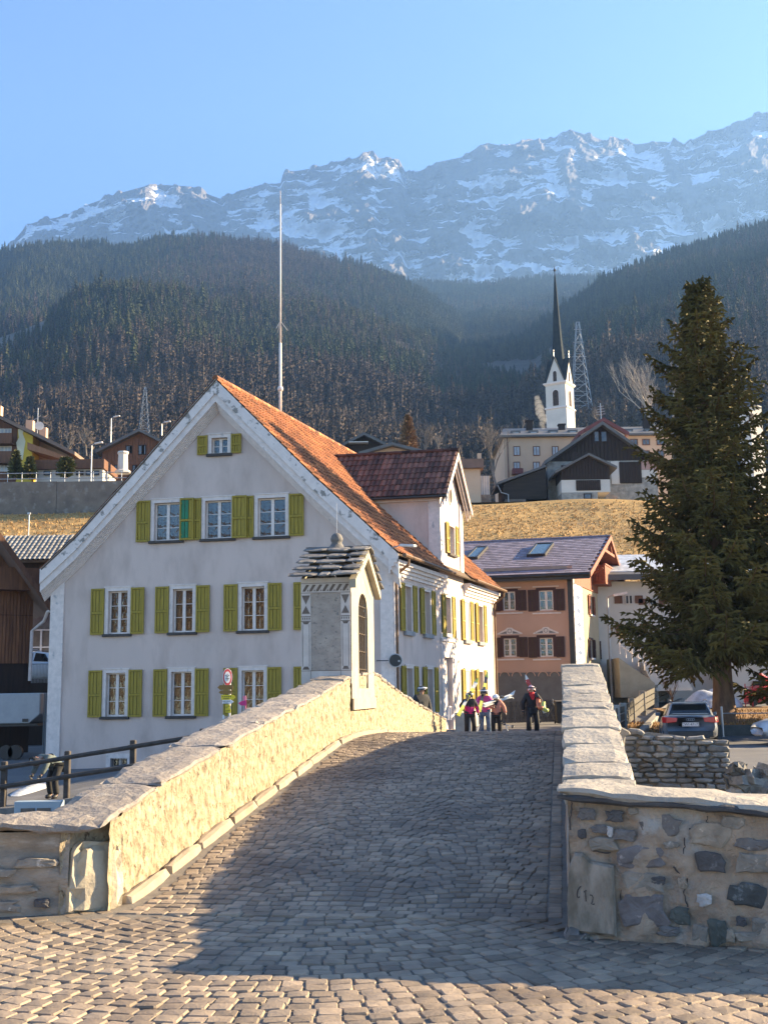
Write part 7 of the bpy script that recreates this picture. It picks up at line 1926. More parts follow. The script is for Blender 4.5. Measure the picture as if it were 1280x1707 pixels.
# ---------------------------------------------------------------- cars
def make_car(name, loc, rz, paint, lab, plate=None, estate=True, simple=False):
    t = thing(name, loc, lab, 'car'); OFF[t.name] = V((0,0,0))
    # stations from rear (y=0) to front (y=4.7); x half width; local frame, facing +y
    L = [(.0,.80,.42,.95,.62),(.05,.87,.30,1.00,.60),(.35,.915,.22,1.02,0),(1.2,.92,.20,.99,0),(2.4,.92,.20,.96,0),(3.3,.92,.20,.93,0),(4.1,.90,.22,.84,0),(4.55,.82,.28,.70,0),(4.70,.66,.34,.58,0)]
    b = MB(); rings = []
    for (y, w, zl, zh, _) in L:
        pts = [(0,zl),(w*.80,zl),(w*.96,zl+.10),(w*1.0,zl+(zh-zl)*.42),(w*.985,zl+(zh-zl)*.62),(w*.965,zh-.10),(w*.90,zh-.01),(0,zh+.015)]
        rg = [V((x,y,z)) for x,z in pts] + [V((-x,y,z)) for x,z in pts[::-1][1:-1]]
        rings.append(rg)
    n = len(rings[0]); o = 0
    for r in rings: b.v += [tuple(q) for q in r]
    for k in range(len(rings)-1):
        for i in range(n): b.f.append((k*n+i, k*n+(i+1)%n, (k+1)*n+(i+1)%n, (k+1)*n+i)); b.m.append(0); b.t.append(.5)
    b.f.append(tuple(range(n))); b.m.append(0); b.t.append(.5); b.f.append(tuple(range((len(rings)-1)*n, len(rings)*n))[::-1]); b.m.append(0); b.t.append(.5)
    body = b.build('body', paint, t, smooth=True, bevel=0)
    # greenhouse
    G = [(.10,.80,.99,.66,1.06),(.42,.82,1.0,.60,1.42),(1.1,.83,.98,.60,1.47),(2.2,.83,.96,.60,1.455),(2.75,.82,.94,.585,1.38),(3.45,.78,.92,.70,.96)]
    b = MB(); rs_g = []
    for (y, wb_, zb_, wt, zt_) in G:
        r = [V((-wb_,y,zb_-.04)), V((-wt-.02,y,zt_-.03)), V((-wt+.12,y,zt_)), V((wt-.12,y,zt_)), V((wt+.02,y,zt_-.03)), V((wb_,y,zb_-.04))]; rs_g.append(r); b.v += [tuple(q) for q in r]
    for k in range(len(G)-1):
        for i in range(5): b.f.append((k*6+i, k*6+i+1, (k+1)*6+i+1, (k+1)*6+i)); b.m.append(0); b.t.append(.5)
    b.f.append((0,1,2,3,4,5)); b.m.append(0); b.t.append(.5)
    b.build('cabin', paint, t, smooth=False, bevel=.03)
    M_cg = MATS.get('car_glass') or mat('car_glass', (.012,.014,.016), rough=.04, spec=1.0)
    def lerp(a, c, k): return a + (c-a)*k
    # rear window on the sloped tailgate
    A0, A1, B0, B1 = V((-.70,.10,1.03)), V((.70,.10,1.03)), V((-.55,.405,1.385)), V((.55,.405,1.385))
    nrm = (A1-A0).cross(B0-A0).normalized(); nrm = nrm if nrm.y < 0 else -nrm
    b = MB(); b.prism([p+nrm*.012 for p in (A0,A1,B1,B0)], nrm*.012); b.build('rear_window', M_cg, t)
    for s3 in (-1, 1):
        for (ya, yb) in ((.62,1.18),(1.26,2.05),(2.12,2.85)):
            def P(y, k):
                for g0, g1 in zip(G, G[1:]):
                    if g0[0] <= y <= g1[0]:
                        f = (y-g0[0])/(g1[0]-g0[0]); wb_ = g0[1]+(g1[1]-g0[1])*f; zb_ = g0[2]+(g1[2]-g0[2])*f; wt = g0[3]+(g1[3]-g0[3])*f; zt_ = g0[4]+(g1[4]-g0[4])*f
                        return V((s3*(wb_+(wt-wb_)*k+.012), y, zb_+(zt_-zb_)*k))
            b = MB(); b.add([P(ya,.08),P(yb,.08),P(yb-(.25 if ya>2 else 0),.84),P(ya+.04,.84)], [(0,1,2,3)]); b.build('side_window', M_cg, t)
        b = MB(); b.hexa([V((s3*.46,-.035,.80)),V((s3*.80,-.03,.77)),V((s3*.80,.2,.77)),V((s3*.46,.2,.80)),V((s3*.42,-.03,.94)),V((s3*.80,-.025,.97)),V((s3*.80,.2,.97)),V((s3*.42,.2,.94))]); b.hexa([V((s3*.805,-.03,.77)),V((s3*.935,.12,.78)),V((s3*.935,.45,.82)),V((s3*.80,.3,.80)),V((s3*.805,-.025,.97)),V((s3*.93,.12,.98)),V((s3*.93,.45,.94)),V((s3*.80,.3,.96))]); b.build('taillight', MATS.get('tail_red') or mat('tail_red', (.5,.012,.012), rough=.15), t, bevel=.01)
        b = MB(); b.tube([V((s3*.60,.5,1.50)),V((s3*.60,.6,1.535)),V((s3*.60,2.2,1.52)),V((s3*.60,2.3,1.475))], .018, 6); b.build('roof_rail', M_pole, t)
        b = MB(); b.hexa([V((s3*.90,2.9,.93)),V((s3*1.08,2.85,.95)),V((s3*1.08,2.98,.95)),V((s3*.90,3.0,.93)),V((s3*.92,2.9,1.04)),V((s3*1.08,2.85,1.08)),V((s3*1.07,2.98,1.08)),V((s3*.92,3.0,1.04))]); b.build('wing_mirror', paint, t, bevel=.02)
        for y in (.95, 3.75):
            b = MB(); b.tube([V((s3*.70,y,.33)),V((s3*.925,y,.33))], .325, 20); w = b.build('wheel', M_black, t); b = MB(); b.tube([V((s3*.90,y,.33)),V((s3*.935,y,.33))], .21, 16); b.build('rim', M_pole, w)
    b = MB(); b.box((0,-.0,.40), (1.5,.10,.20)); b.box((0,-.03,.27),(1.2,.1,.10)); b.build('bumper', M_black, t, bevel=.02)
    b = MB(); b.prism([V((-.56,.36,1.42)),V((.56,.36,1.42)),V((.56,.16,1.435)),V((-.56,.16,1.435))], V((0,0,.03))); b.build('roof_spoiler', paint, t)
    if plate:
        b = MB(); b.box((0,-.035,.72), (.56,.015,.13)); pl_ = b.build('number_plate', M_trim, t)
        cu = bpy.data.curves.new('plate_text', 'FONT'); cu.body = plate; cu.size = .125; cu.align_x = 'CENTER'; cu.align_y = 'CENTER'; cu.extrude = .001
        to = bpy.data.objects.new('plate_text', cu); COL.objects.link(to); dg = bpy.context.evaluated_depsgraph_get(); me = bpy.data.meshes.new_from_object(to.evaluated_get(dg)); bpy.data.objects.remove(to)
        me.materials.clear(); me.materials.append(M_black); tm = bpy.data.objects.new('plate_lettering', me); COL.objects.link(tm); tm.parent = pl_; tm.location = (0,-.045,.72); tm.rotation_euler = (math.pi/2,0,0)
        b = MB()
        for i in range(4):
            c = V((-.09+i*.06,-.035,.88)); b.tube([c+V((.04*math.cos(a),0,.04*math.sin(a))) for a in np.linspace(0,2*math.pi,13)], .006, 4, cap=False)
        b.build('ring_badge', M_pole, t)
    t.rotation_euler = (0,0,rz); OFF[t.name] = V(loc)
    return t
M_carb = mat('slate_blue_car_paint', (.28,.30,.33), (.25,.27,.30), rough=.25, metal=.35, spec=.8)
M_carw = mat('white_car_paint', (.55,.57,.6), rough=.3, spec=.7)
pc_ = at(1150, 1200, 38.4); make_car('parked_car', V((pc_.x, 38.4, gz(pc_.x,38.4)-.05)), R(-12), M_carb, 'slate blue estate car parked rear-on behind the rubble bank wall', plate='CWI 47173')
pc_ = at(70, 1130, 51.8); W = VW(50); zdk = pr(W, -40, 86, 1138, 1158)[3]
make_car('parked_car', V((pc_.x-2.3, 51.9, zdk)), R(-90), M_carw, 'white car on the parking deck between the old barn and the grey house')
pc_ = at(1292, 1220, 37); make_car('parked_car', V((at(1264,1210,37).x+4.75, 37.4, gz(pc_.x,37))), R(90), M_carw, 'white car just cut off by the right edge of the picture')

# ---------------------------------------------------------------- sign post cluster at the bridge foot
p = at(383, 1200, 30.5); p.z = gz(p.x, p.y)
sg_ = thing('sign_post', p, 'post with a round red-rimmed sign above yellow hiking arrows, behind the left parapet', 'sign post')
def sz(y): return at(377, y, p.y).z
b = MB(); b.tube([p, V((p.x,p.y,sz(1118)))], .035, 7); b.build('pole', M_pole, sg_)
M_sred = mat('sign_red', (.60,.08,.07), rough=.4); M_swh = mat('sign_white', (.75,.74,.72), rough=.4); M_syel = mat('sign_yellow', (.75,.58,.02), rough=.45); M_sor = mat('sign_back_bronze', (.26,.14,.03), rough=.5); M_spk = mat('sign_pink', (.55,.03,.20), rough=.45)
c = V((p.x-.06, p.y-.05, sz(1129)))
fd = V((.35,-1,0)).normalized()
def oval(mb, c, rx, rz_, d, m=0, n=22): 
    a = V((0,0,1)).cross(fd).normalized()
    mb.prism([c + fd*d + a*rx*math.cos(2*math.pi*i/n) + V((0,0,rz_*math.sin(2*math.pi*i/n))) for i in range(n)], fd*.004, m)
b = MB(); oval(b, c, .135, .24, 0, 1); oval(b, c, .122, .225, .006, 0); oval(b, c, .085, .155, .012, 1); rs2 = b.build('round_sign', [M_sred, M_swh], sg_)
b = MB(); a_v = V((0,0,1)).cross(fd).normalized(); cc = c+fd*.02
for (x0,z0,x1,z1) in ((0,.02,-.05,.06),(0,.02,.05,.06),(0,.02,0,-.10),(-.05,-.04,.05,-.04),(0,.09,0,.06)): b.bar(cc+a_v*x0+V((0,0,z0)), cc+a_v*x1+V((0,0,z1)), .006, .014)
b.build('sign_symbol', M_black, rs2)
def arrow(y, x0, x1, h, mt, dirn, tip=True):
    b = MB(); a = at(x0, y, p.y-.06); e = at(x1, y, p.y-.06); z = a.z
    pts = [V((a.x,p.y-.06,z-h/2)), V((e.x,p.y-.06,z-h/2)), V((e.x+.07*(dirn>0),p.y-.06,z)), V((e.x,p.y-.06,z+h/2)), V((a.x,p.y-.06,z+h/2)), V((a.x-.07*(dirn<0),p.y-.06,z))]
    b.prism(pts, V((0,-.015,0))); o = b.build('direction_arrow', mt, sg_)
    if mt in (M_syel, M_swh):
        b = MB()
        for i in range(5): u = (i+.7)/6; x = a.x+(e.x-a.x)*u; b.box((x, p.y-.078, z+.015), (abs(e.x-a.x)/9,.003,.018)); 
        b.box(((a.x+e.x)/2-.03, p.y-.078, z-.03), (abs(e.x-a.x)*.5,.003,.014)); b.build('arrow_lettering', M_black, o, kind='stuff')
arrow(1146, 367, 389, .13, M_sor, -1); arrow(1154, 369, 387, .10, M_sor, -1); arrow(1162.5, 369, 389, .13, M_syel, 1); arrow(1170, 371, 386, .10, M_swh, 1); arrow(1178, 376, 384, .11, M_syel, 0); arrow(1185, 376, 385, .11, M_syel, 0)
b = MB(); oval(b, V((p.x-.16,p.y-.05,sz(1195))), .03, .06, 0); b.build('small_disc', M_swh, sg_)
p = at(413, 1190, 30.6); p.z = gz(p.x, p.y)
pk = thing('winter_trail_sign', p, 'small bright pink winter trail sign right of the yellow arrows', 'sign')
z1 = at(411, 1160, p.y).z
b = MB(); b.bar(p, V((p.x-.07,p.y,z1)), .035, .035, up=V((0,1,0))); b.bar(V((p.x-.09,p.y,z1)), V((p.x-.08,p.y,z1-.1)), .09, .03, up=V((0,1,0))); b.build('post', mat('sign_pale_pink', (.75,.25,.35), rough=.5), pk)
zp_ = at(411, 1172, p.y).z; b = MB(); b.prism([V((p.x-.03,p.y-.03,zp_-.07)), V((p.x-.18,p.y-.03,zp_-.06)), V((p.x-.25,p.y-.03,zp_)), V((p.x-.16,p.y-.03,zp_+.06)), V((p.x-.03,p.y-.03,zp_+.08))], V((0,-.012,0))); b.build('arrow', M_spk, pk)
# stone block and handrail where the parapet ends
p = at(772, 1200, 35.5); p.z = zr(35)
sb = thing('concrete_bollard', p, 'squat pale concrete block beside the grey house door', 'concrete block')
b = MB(); b.box(p+V((0,0,.32)), (.5,.5,.75)); b.build('block', M_cpost, sb, bevel=.03)
p = at(752, 1200, 34.5); p.z = zr(34.5)
hr_ = thing('door_handrail', p, 'white tubular handrail sloping up behind the end of the left parapet', 'handrail')
b = MB(); b.tube([at(747,1200,34.2), at(748,1178,34.2), at(751,1178,34.6), at(751,1200,34.6)], .03, 6); b.tube([at(751,1196,34.6), at(762,1186,36)], .03, 6); b.build('rail', M_trim, hr_)
# ================================================================ trees
M_bark = mat('spruce_bark', (.20,.115,.065), (.11,.065,.04), rough=.9, scale=5, stretch=(1,1,.35), bump=.03, bscale=12)
M_need = mat('spruce_needles', (.078,.068,.018), (.135,.105,.026), rough=.75, scale=.8, attr=.45, spec=.25)
M_needd = mat('spruce_cones', (.13,.08,.035), rough=.8)
def spruce(base, H, prof, nwh, seed, label, lod=1.0):
    rg = random.Random(seed); t = thing('spruce_tree', base, label, 'spruce tree')
    b = MB(); pts = []; rad = []
    for i in range(13):
        k = i/12; pts.append(base+V((.05*math.sin(k*5), .05*math.cos(k*4), H*k*.985))); rad.append((.36*(1-k)**.9+.02)*(1.25 if i == 0 else 1)*H/17)
    b.tube([base+V((0,0,-.3))]+pts, [rad[0]*1.35]+rad, 10); b.build('trunk', M_bark, t, smooth=True)
    br = MB(); vs = []; fs = []; ts = []
    def tuft(p, d, L, w, tt):
        o = len(vs); s = d.cross(V((rg.uniform(-1,1), rg.uniform(-1,1), rg.uniform(-1,1)))).normalized(); s2 = d.cross(s)
        e = p + d*L
        for q in (s, s2):
            o = len(vs); m_ = p + d*L*.35
            vs.extend([tuple(p), tuple(m_+q*w), tuple(e), tuple(m_-q*w)]); fs.append((o,o+1,o+2,o+3)); ts.append(tt)
    z = H*.985
    nb = int(nwh)
    for k in range(nb):
        f = 1 - (k+rg.random()*.6)/nb; zh = H*(.155 + .84*f)
        rmax = .96*pw(prof, zh/H)*rg.choice((rg.uniform(.55,.85), rg.uniform(.9,1.2)))
        if rg.random() < .12: rmax *= 1.12
        a = k*2.399963 + rg.uniform(-.25,.25)
        d = V((math.cos(a), math.sin(a), 0)); q = V((-d.y, d.x, 0))
        L = max(.35, rmax); n = max(4, int(L/.20)); up0 = .35*(zh/H)**2 + .0
        ptsb = []; bt = rg.uniform(.25,.75)
        for i in range(n+1):
            s = i/n
            zz = zh + L*(up0*s*1.2 - .28*math.sin(s*math.pi*.62)*(1.05-zh/H*.7) + .20*s**3)
            ptsb.append(base + d*(L*s) + q*(L*.05*math.sin(s*3+k)) + V((0,0,zz)))
        br.tube(ptsb, [.035*L/3*(1-s/n*.85)+.008 for s in range(n+1)], 3, cap=False)
        for i in range(1, n+1):
            s = i/n
            if s < .12: continue
            p = ptsb[i]; tl = (L*.22*(1-s*.6)+.20)*rg.uniform(.7,1.2)
            dirb = (ptsb[i]-ptsb[i-1]).normalized()
            for sd_ in (-1, 1):
                td = (dirb*rg.uniform(.5,.9) + q*sd_*rg.uniform(.75,1.0) + V((0,0,rg.uniform(-.35,-.05)))).normalized()
                m = max(2, int(tl/.17*lod)); pp = p.copy()
                for j in range(m):
                    td2 = (td + V((rg.uniform(-.25,.25), rg.uniform(-.25,.25), -.20*j/m+rg.uniform(-.15,.10)))).normalized()
                    l2 = tl/m*1.25
                    tuft(pp, td2, l2*1.25, .055+.02*rg.random(), bt*.6+rg.random()*.4)
                    if rg.random() < .85:
                        dn = (td2*.5 + V((rg.uniform(-.5,.5), rg.uniform(-.5,.5), rg.uniform(-.9,-.2)))).normalized(); tuft(pp+td2*l2*.5, dn, rg.uniform(.16,.34), .045, bt*.6+rg.random()*.35)
                    pp = pp + td2*l2
            tuft(p, (dirb+V((rg.uniform(-.2,.2),rg.uniform(-.2,.2),.25))).normalized(), .30, .06, bt*.5+.5*rg.random())
    for k in range(14): tuft(base+V((0,0,H*(.93+.005*k))), V((rg.uniform(-1,1),rg.uniform(-1,1),1.1)).normalized(), .35-.01*k, .05, .7)
    br.build('branches', M_bark, t)
    c = MB(); c.v = vs; c.f = fs; c.m = [0]*len(fs); c.t = ts; c.build('crown', M_need, t)
    return t
pb = at(1208, 1207, 44)
prof = [(0,.5),(.10,2.4),(.16,3.4),(.24,3.75),(.34,3.5),(.42,3.15),(.52,2.75),(.62,2.3),(.72,1.95),(.82,1.55),(.90,1.0),(.96,.5),(1,.15)]
spruce(V((pb.x, 44, gz(pb.x,44)+.3)), at(1178, 473, 44).z - gz(pb.x,44)-.3, prof, 330, 3, 'huge dark green spruce standing in the bed right of the bridge')
pb = at(1378, 1207, 43)
spruce(V((pb.x, 43, 0)), 11.5, [(0,.5),(.1,2.5),(.2,3.3),(.5,2.6),(.8,1.3),(1,.2)], 240, 5, 'second spruce partly cut off by the right edge beside the huge one', .8)
# ---- bare trees
M_bbark = mat('bare_tree_bark', (.26,.21,.165), (.17,.135,.105), rough=.9, scale=4)
M_pbark = mat('pale_poplar_bark', (.42,.36,.30), (.32,.27,.22), rough=.9, scale=4)
def bare_tree(base, H, spread, seed, label, mt=M_bbark, name='bare_tree', depth=6, cat='tree'):
    rg = random.Random(seed); t = thing(name, base, label, cat); tr_ = MB(); cr = MB()
    def grow(p, d, L, r, k):
        pts = [p]; dd = d.copy()
        for i in range(3):
            dd = (dd + V((rg.uniform(-.18,.18), rg.uniform(-.18,.18), rg.uniform(-.02,.12)))).normalized(); pts.append(pts[-1]+dd*L/3)
        (tr_ if k == 0 else cr).tube(pts, [r, r*.86, r*.72, r*.58], 6 if k == 0 else 3, t=rg.random(), cap=False)
        if k >= depth: return
        nb = rg.choice((2,3,3)) if k else 4
        for i in range(nb):
            a = rg.uniform(0, 6.28); c = rg.uniform(.3, .75)*spread
            nd = (dd + V((math.cos(a)*c, math.sin(a)*c, rg.uniform(.0,.25)))).normalized()
            st = pts[rg.choice((2,3,3))]
            grow(st, nd, L*rg.uniform(.62,.84), r*.56, k+1)
    grow(base, V((0,0,1)), H*.27, H*.020, 0)
    tr_.build('trunk', mt, t); cr.build('crown', mt, t, kind=None); return t
def btree(px, y1, y0, Y, *a, **k):
    p = at(px, y1, Y); return bare_tree(V((p.x, Y, p.z)), at(px, y0, Y).z-p.z, *a, **k)
btree(826, 812, 688, 116, 1.0, 1, 'big bare tree left of the cream hotel', depth=7)
btree(708, 770, 700, 120, .8, 2, 'bare grey tree behind the dormer ridge')
btree(1122, 800, 572, 140, .55, 3, 'tall pale leafless poplar showing left of the huge spruce', mt=M_pbark, depth=7)
btree(770, 762, 735, 118, 1.0, 4, 'small bare treetop above the small cream house')
btree(1020, 852, 815, 100.5, 1.5, 6, 'leafless round shrub in front of the barn annex', name='bare_shrub', cat='shrub', mt=mat('reddish_twigs', (.30,.20,.15), rough=.9))
btree(1124, 1190, 1115, 47, .9, 7, 'multi-stemmed dark shrub under the huge spruce', name='bare_shrub', cat='shrub', mt=M_bark)
# larch behind the dormer and small conifers by the chalet hotel
def small_conifer(px, y1, y0, Y, wpx, mt, label, name, kd='spruce', n=900, seed=1, round_=False):
    p = at(px, y1, Y); H = at(px, y0, Y).z-p.z; w = wpx*Y/FPX/2; t = thing(name, p, label, 'tree'); rg = random.Random(seed)
    b = MB(); b.tube([p, p+V((0,0,H*.95))], [.12,.02], 5); b.build('trunk', M_bark, t)
    b = MB()
    for i in range(n):
        f = rg.random()**.8; r = w*((1-f)**.8 if not round_ else math.sqrt(max(0,1-(2*f-1)**2))*.95+.1)*rg.uniform(.3,1.05); a = rg.random()*6.28
        c = p + V((math.cos(a)*r, math.sin(a)*r, H*(.08+.92*f))); d = V((math.cos(a), math.sin(a), rg.uniform(-.3,.6))).normalized(); s = d.cross(V((rg.uniform(-1,1),rg.uniform(-1,1),rg.uniform(-1,1)))).normalized(); L = rg.uniform(.3,.7)
        b.add([c-d*L*.3, c+s*.12, c+d*L*.6, c-s*.12], [(0,1,2,3)], 0, rg.random())
    b.build('crown', mt, t)
M_larch = mat('bare_larch_twigs', (.27,.165,.085), (.2,.12,.065), rough=.9, attr=.3, scale=1)
M_ogreen = mat('olive_conifer', (.11,.105,.03), (.075,.08,.022), rough=.8, attr=.4, scale=1)
small_conifer(681, 765, 692, 116, 42, M_larch, 'brown leafless larch left of the bare grey tree behind the dormer', 'larch_tree', n=1300, seed=2)
small_conifer(26, 800, 752, 100, 26, M_ogreen, 'bushy olive conifer nearest the left edge by the chalet hotel', 'conifer', n=900, seed=3)
small_conifer(50, 799, 762, 100, 24, M_ogreen, 'bushy olive conifer under the slanting balcony of the chalet hotel', 'conifer', n=800, seed=4)
small_conifer(110, 798, 763, 99, 24, M_ogreen, 'round trimmed conifer left of the upper street lamp', 'conifer', n=900, seed=5, round_=True)
for i, (px, y1, y0, Y) in enumerate(((110,762,705,170),(145,760,700,180),(595,745,695,190),(730,760,712,190),(870,720,690,175),(1000,712,668,200))):
    btree(px, y1, y0, Y, .9, 20+i, ['bare tree above the terrace building','bare tree behind the street lamp on the left','bare tree over the dark chalet gable','bare tree between larch and cream hotel','bare tree behind the hotel roof','bare tree right of the church tower'][i], depth=5)
# ================================================================ people
def skin_mesh(name, J, edges, rad, mt, parent, root=None, lvl=2):
    names = list(J); me = bpy.data.meshes.new(name); me.from_pydata([tuple(J[n]) for n in names], [(names.index(a), names.index(b)) for a, b in edges], [])
    o = bpy.data.objects.new(name, me); COL.objects.link(o)
    sk = o.modifiers.new('skin', 'SKIN')
    layer = me.skin_vertices[0] if len(me.skin_vertices) else me.skin_vertices.new(name='skin')
    for i, n in enumerate(names):
        r = rad[n]; layer.data[i].radius = r if isinstance(r, tuple) else (r, r); layer.data[i].use_root = (n == (root or names[0]))
    sb = o.modifiers.new('sub', 'SUBSURF'); sb.levels = lvl; sb.render_levels = lvl
    dg = bpy.context.evaluated_depsgraph_get(); m2 = bpy.data.meshes.new_from_object(o.evaluated_get(dg)); bpy.data.objects.remove(o)
    m2.polygons.foreach_set('use_smooth', [True]*len(m2.polygons)); m2.materials.clear(); m2.materials.append(mt)
    p = bpy.data.objects.new(name, m2); COL.objects.link(p); p.parent = parent; return p
def cm(name, c, c2=None, rough=.8): return MATS.get(name) or mat(name, c, c2 or tuple(x*.75 for x in c), rough=rough, scale=9, bump=.004, bscale=30)
SKINM = cm('face_skin', (.45,.27,.19), rough=.6)
BASEJ = dict(pelvis=(0,0,.94), belly=(0,0,1.10), chest=(0,.01,1.32), neck=(0,0,1.50), head=(0,-.015,1.60), crown=(0,-.01,1.70),
    shL=(.17,0,1.43), elL=(.25,.02,1.16), wrL=(.26,-.06,.93), haL=(.26,-.09,.84), shR=(-.17,0,1.43), elR=(-.25,.02,1.16), wrR=(-.26,-.06,.93), haR=(-.26,-.09,.84),
    hiL=(.10,0,.90), knL=(.12,-.04,.50), anL=(.12,.03,.10), toL=(.13,-.13,.05), hiR=(-.10,0,.90), knR=(-.12,-.04,.50), anR=(-.12,.03,.10), toR=(-.13,-.13,.05))
E_T = [('pelvis','belly'),('belly','chest'),('chest','neck')]; E_H = [('neck','head'),('head','crown')]
E_A = [('chest','shL'),('shL','elL'),('elL','wrL'),('chest','shR'),('shR','elR'),('elR','wrR')]; E_HA = [('wrL','haL'),('wrR','haR')]
E_L = [('pelvis','hiL'),('hiL','knL'),('knL','anL'),('pelvis','hiR'),('hiR','knR'),('knR','anR')]; E_F = [('anL','toL'),('anR','toR')]
def make_person(loc, rz, label, jacket, trousers, helmet, over=None, scale=1.0, jacket2=None, collar=None, glove=M_black, head_only=False, goggle=M_black, hood=None):
    t = thing('person', loc, label, 'person'); OFF[t.name] = V((0,0,0))
    J = {k: V(v) for k, v in BASEJ.items()}
    if over:
        for k, v in over.items(): J[k] = V(v)
    rb = dict(pelvis=.12, belly=.11, chest=.12, neck=.055, head=(.082,.095), crown=.06, shL=.06, shR=.06, elL=.042, elR=.042, wrL=.03, wrR=.03, haL=.035, haR=.035, hiL=.085, hiR=.085, knL=.055, knR=.055, anL=.04, anR=.04, toL=.035, toR=.035)
    skin_mesh('body', J, E_T+E_H+E_A+E_HA+E_L+E_F, rb, SKINM, t, 'pelvis')
    rj = dict(pelvis=(.19,.15), belly=(.18,.15), chest=(.19,.15), neck=.085, shL=.10, shR=.10, elL=.075, elR=.075, wrL=.062, wrR=.062)
    Jj = {k: J[k] for k in rj}; Jj['hem'] = J['pelvis'].lerp(J['hiL'].lerp(J['hiR'],.5), 1.0) - V((0,0,.10)); rj['hem'] = (.20,.16)
    jo = skin_mesh('jacket', Jj, [('hem','pelvis')]+E_T+E_A, rj, jacket, t, 'belly')
    if jacket2:     # second colour above the chest
        jo.data.materials.append(jacket2)
        for p in jo.data.polygons:
            if p.center.z > J['belly'].z+.10 and abs(p.center.x) < .40: p.material_index = 1
    rt = dict(pelvis=.155, hiL=.115, hiR=.115, knL=.088, knR=.088, anL=.082, anR=.082); skin_mesh('trousers', {k: J[k] for k in rt}, E_L, rt, trousers, t, 'pelvis')
    for s in 'LR':
        rbt = {'an'+s: .085, 'to'+s: .06}; Jb = {'an'+s: J['an'+s], 'mid': J['an'+s].lerp(J['to'+s],.5)-V((0,0,.02)), 'to'+s: J['to'+s]}; rbt['mid'] = .07
        skin_mesh('ski_boot', Jb, [('an'+s,'mid'),('mid','to'+s)], rbt, M_black, t, 'an'+s, 1)
        # glove: palm, four fingers and a thumb
        h = J['ha'+s]; w = J['wr'+s]; d = (h-w).normalized(); q = d.cross(V((1,0,0))).normalized() if abs(d.x) < .8 else d.cross(V((0,0,1))).normalized()
        Jg = {'a': w, 'b': h}; rg_ = {'a': .043, 'b': (.048,.034)}
        go_ = skin_mesh('glove', Jg, [('a','b')], rg_, glove, t, 'a', 1)
        fm = MB()
        for i in range(4):
            o_ = q*(-.033+.022*i); L = (.055,.066,.063,.050)[i]; b0 = h+o_+d*.02; side = d.cross(q)
            fm.tube([b0, b0+d*L*.5-side*.012, b0+d*L*.75-side*.04], [.013,.0125,.010], 6)
        b0 = w.lerp(h,.6)+q*.035; fm.tube([b0, b0+q*.025+d*.02, b0+q*.022+d*.055], [.015,.014,.011], 6); fm.build('glove_fingers', glove, go_, off=V((0,0,0)), kind='stuff')
    # face
    H = J['head']; C = J['crown']; f = MB(); hd = (C-H).normalized()
    fr_ = V((0,-1,0)); fr_ = (fr_ - hd*fr_.dot(hd)).normalized(); sx = fr_.cross(hd)
    f.tube([H+fr_*.085+hd*.02, H+fr_*.115-hd*.012, H+fr_*.09-hd*.02], [.008,.016,.010], 6)   # nose
    f.build('nose', SKINM, t)
    for sg in (-1, 1):
        e = MB(); e.lathe(H+fr_*.086+sx*sg*.032+hd*.03-V((0,0,.008)), [(.002,0),(.011,.005),(.011,.011),(.002,.016)], 7); e.build('eye', M_black, t)
        e = MB(); e.lathe(H+sx*sg*.088-hd*.005-V((0,0,.02)), [(.004,0),(.014,.012),(.014,.03),(.004,.042)], 6); e.build('ear', SKINM, t)
    m_ = MB(); m_.bar(H+fr_*.090-hd*.045-sx*.022, H+fr_*.090-hd*.045+sx*.022, .008, .008); m_.build('mouth', cm('lips', (.35,.12,.1)), t)
    # helmet
    hm_ = MB(); cen = H+hd*.055; n = 14
    for j in range(8):
        ph = math.pi/2*j/7*1.12
        for i in range(n):
            a = 2*math.pi*i/n; rr = math.cos(ph-.12)*.128; zz = math.sin(ph-.12)*.125
            front = max(0, -math.sin(a)); 
            q_ = sx*(math.cos(a)*rr) + fr_*(-math.sin(a)*rr*1.12) + hd*(zz + (-.055 if j == 0 and front < .45 else 0))
            hm_.v.append(tuple(cen+q_))
    for j in range(7):
        for i in range(n): hm_.f.append((j*n+i, j*n+(i+1)%n, (j+1)*n+(i+1)%n, (j+1)*n+i)); hm_.m.append(0); hm_.t.append(.5)
    hm_.f.append(tuple(7*n+i for i in range(n))); hm_.m.append(0); hm_.t.append(.5)
    he = hm_.build('helmet', helmet, t, smooth=True)
    g = MB(); pts = [cen + sx*(.132*math.cos(a)) + fr_*(.152*math.sin(a)) + hd*.045 for a in np.linspace(.35, 2.79, 9)]
    g.tube(pts, .026, 6); g.build('goggles', goggle, he)
    if collar:
        k = MB(); cc = J['neck'] + V((0,-.01,-.0)); k.lathe(cc-V((0,0,.07)), [(.11,0),(.105,.06),(.085,.12),(.06,.125)], 12); k.add([cc+V((-.10,-.10,-.02)),cc+V((.10,-.10,-.02)),cc+V((.03,-.165,-.22)),cc+V((-.03,-.165,-.22))],[(0,1,2,3)]); k.build('scarf', collar, t)
    t.scale = (scale*1.16, scale*1.14, scale); t.rotation_euler = (0,0,rz); OFF[t.name] = V(loc); return t
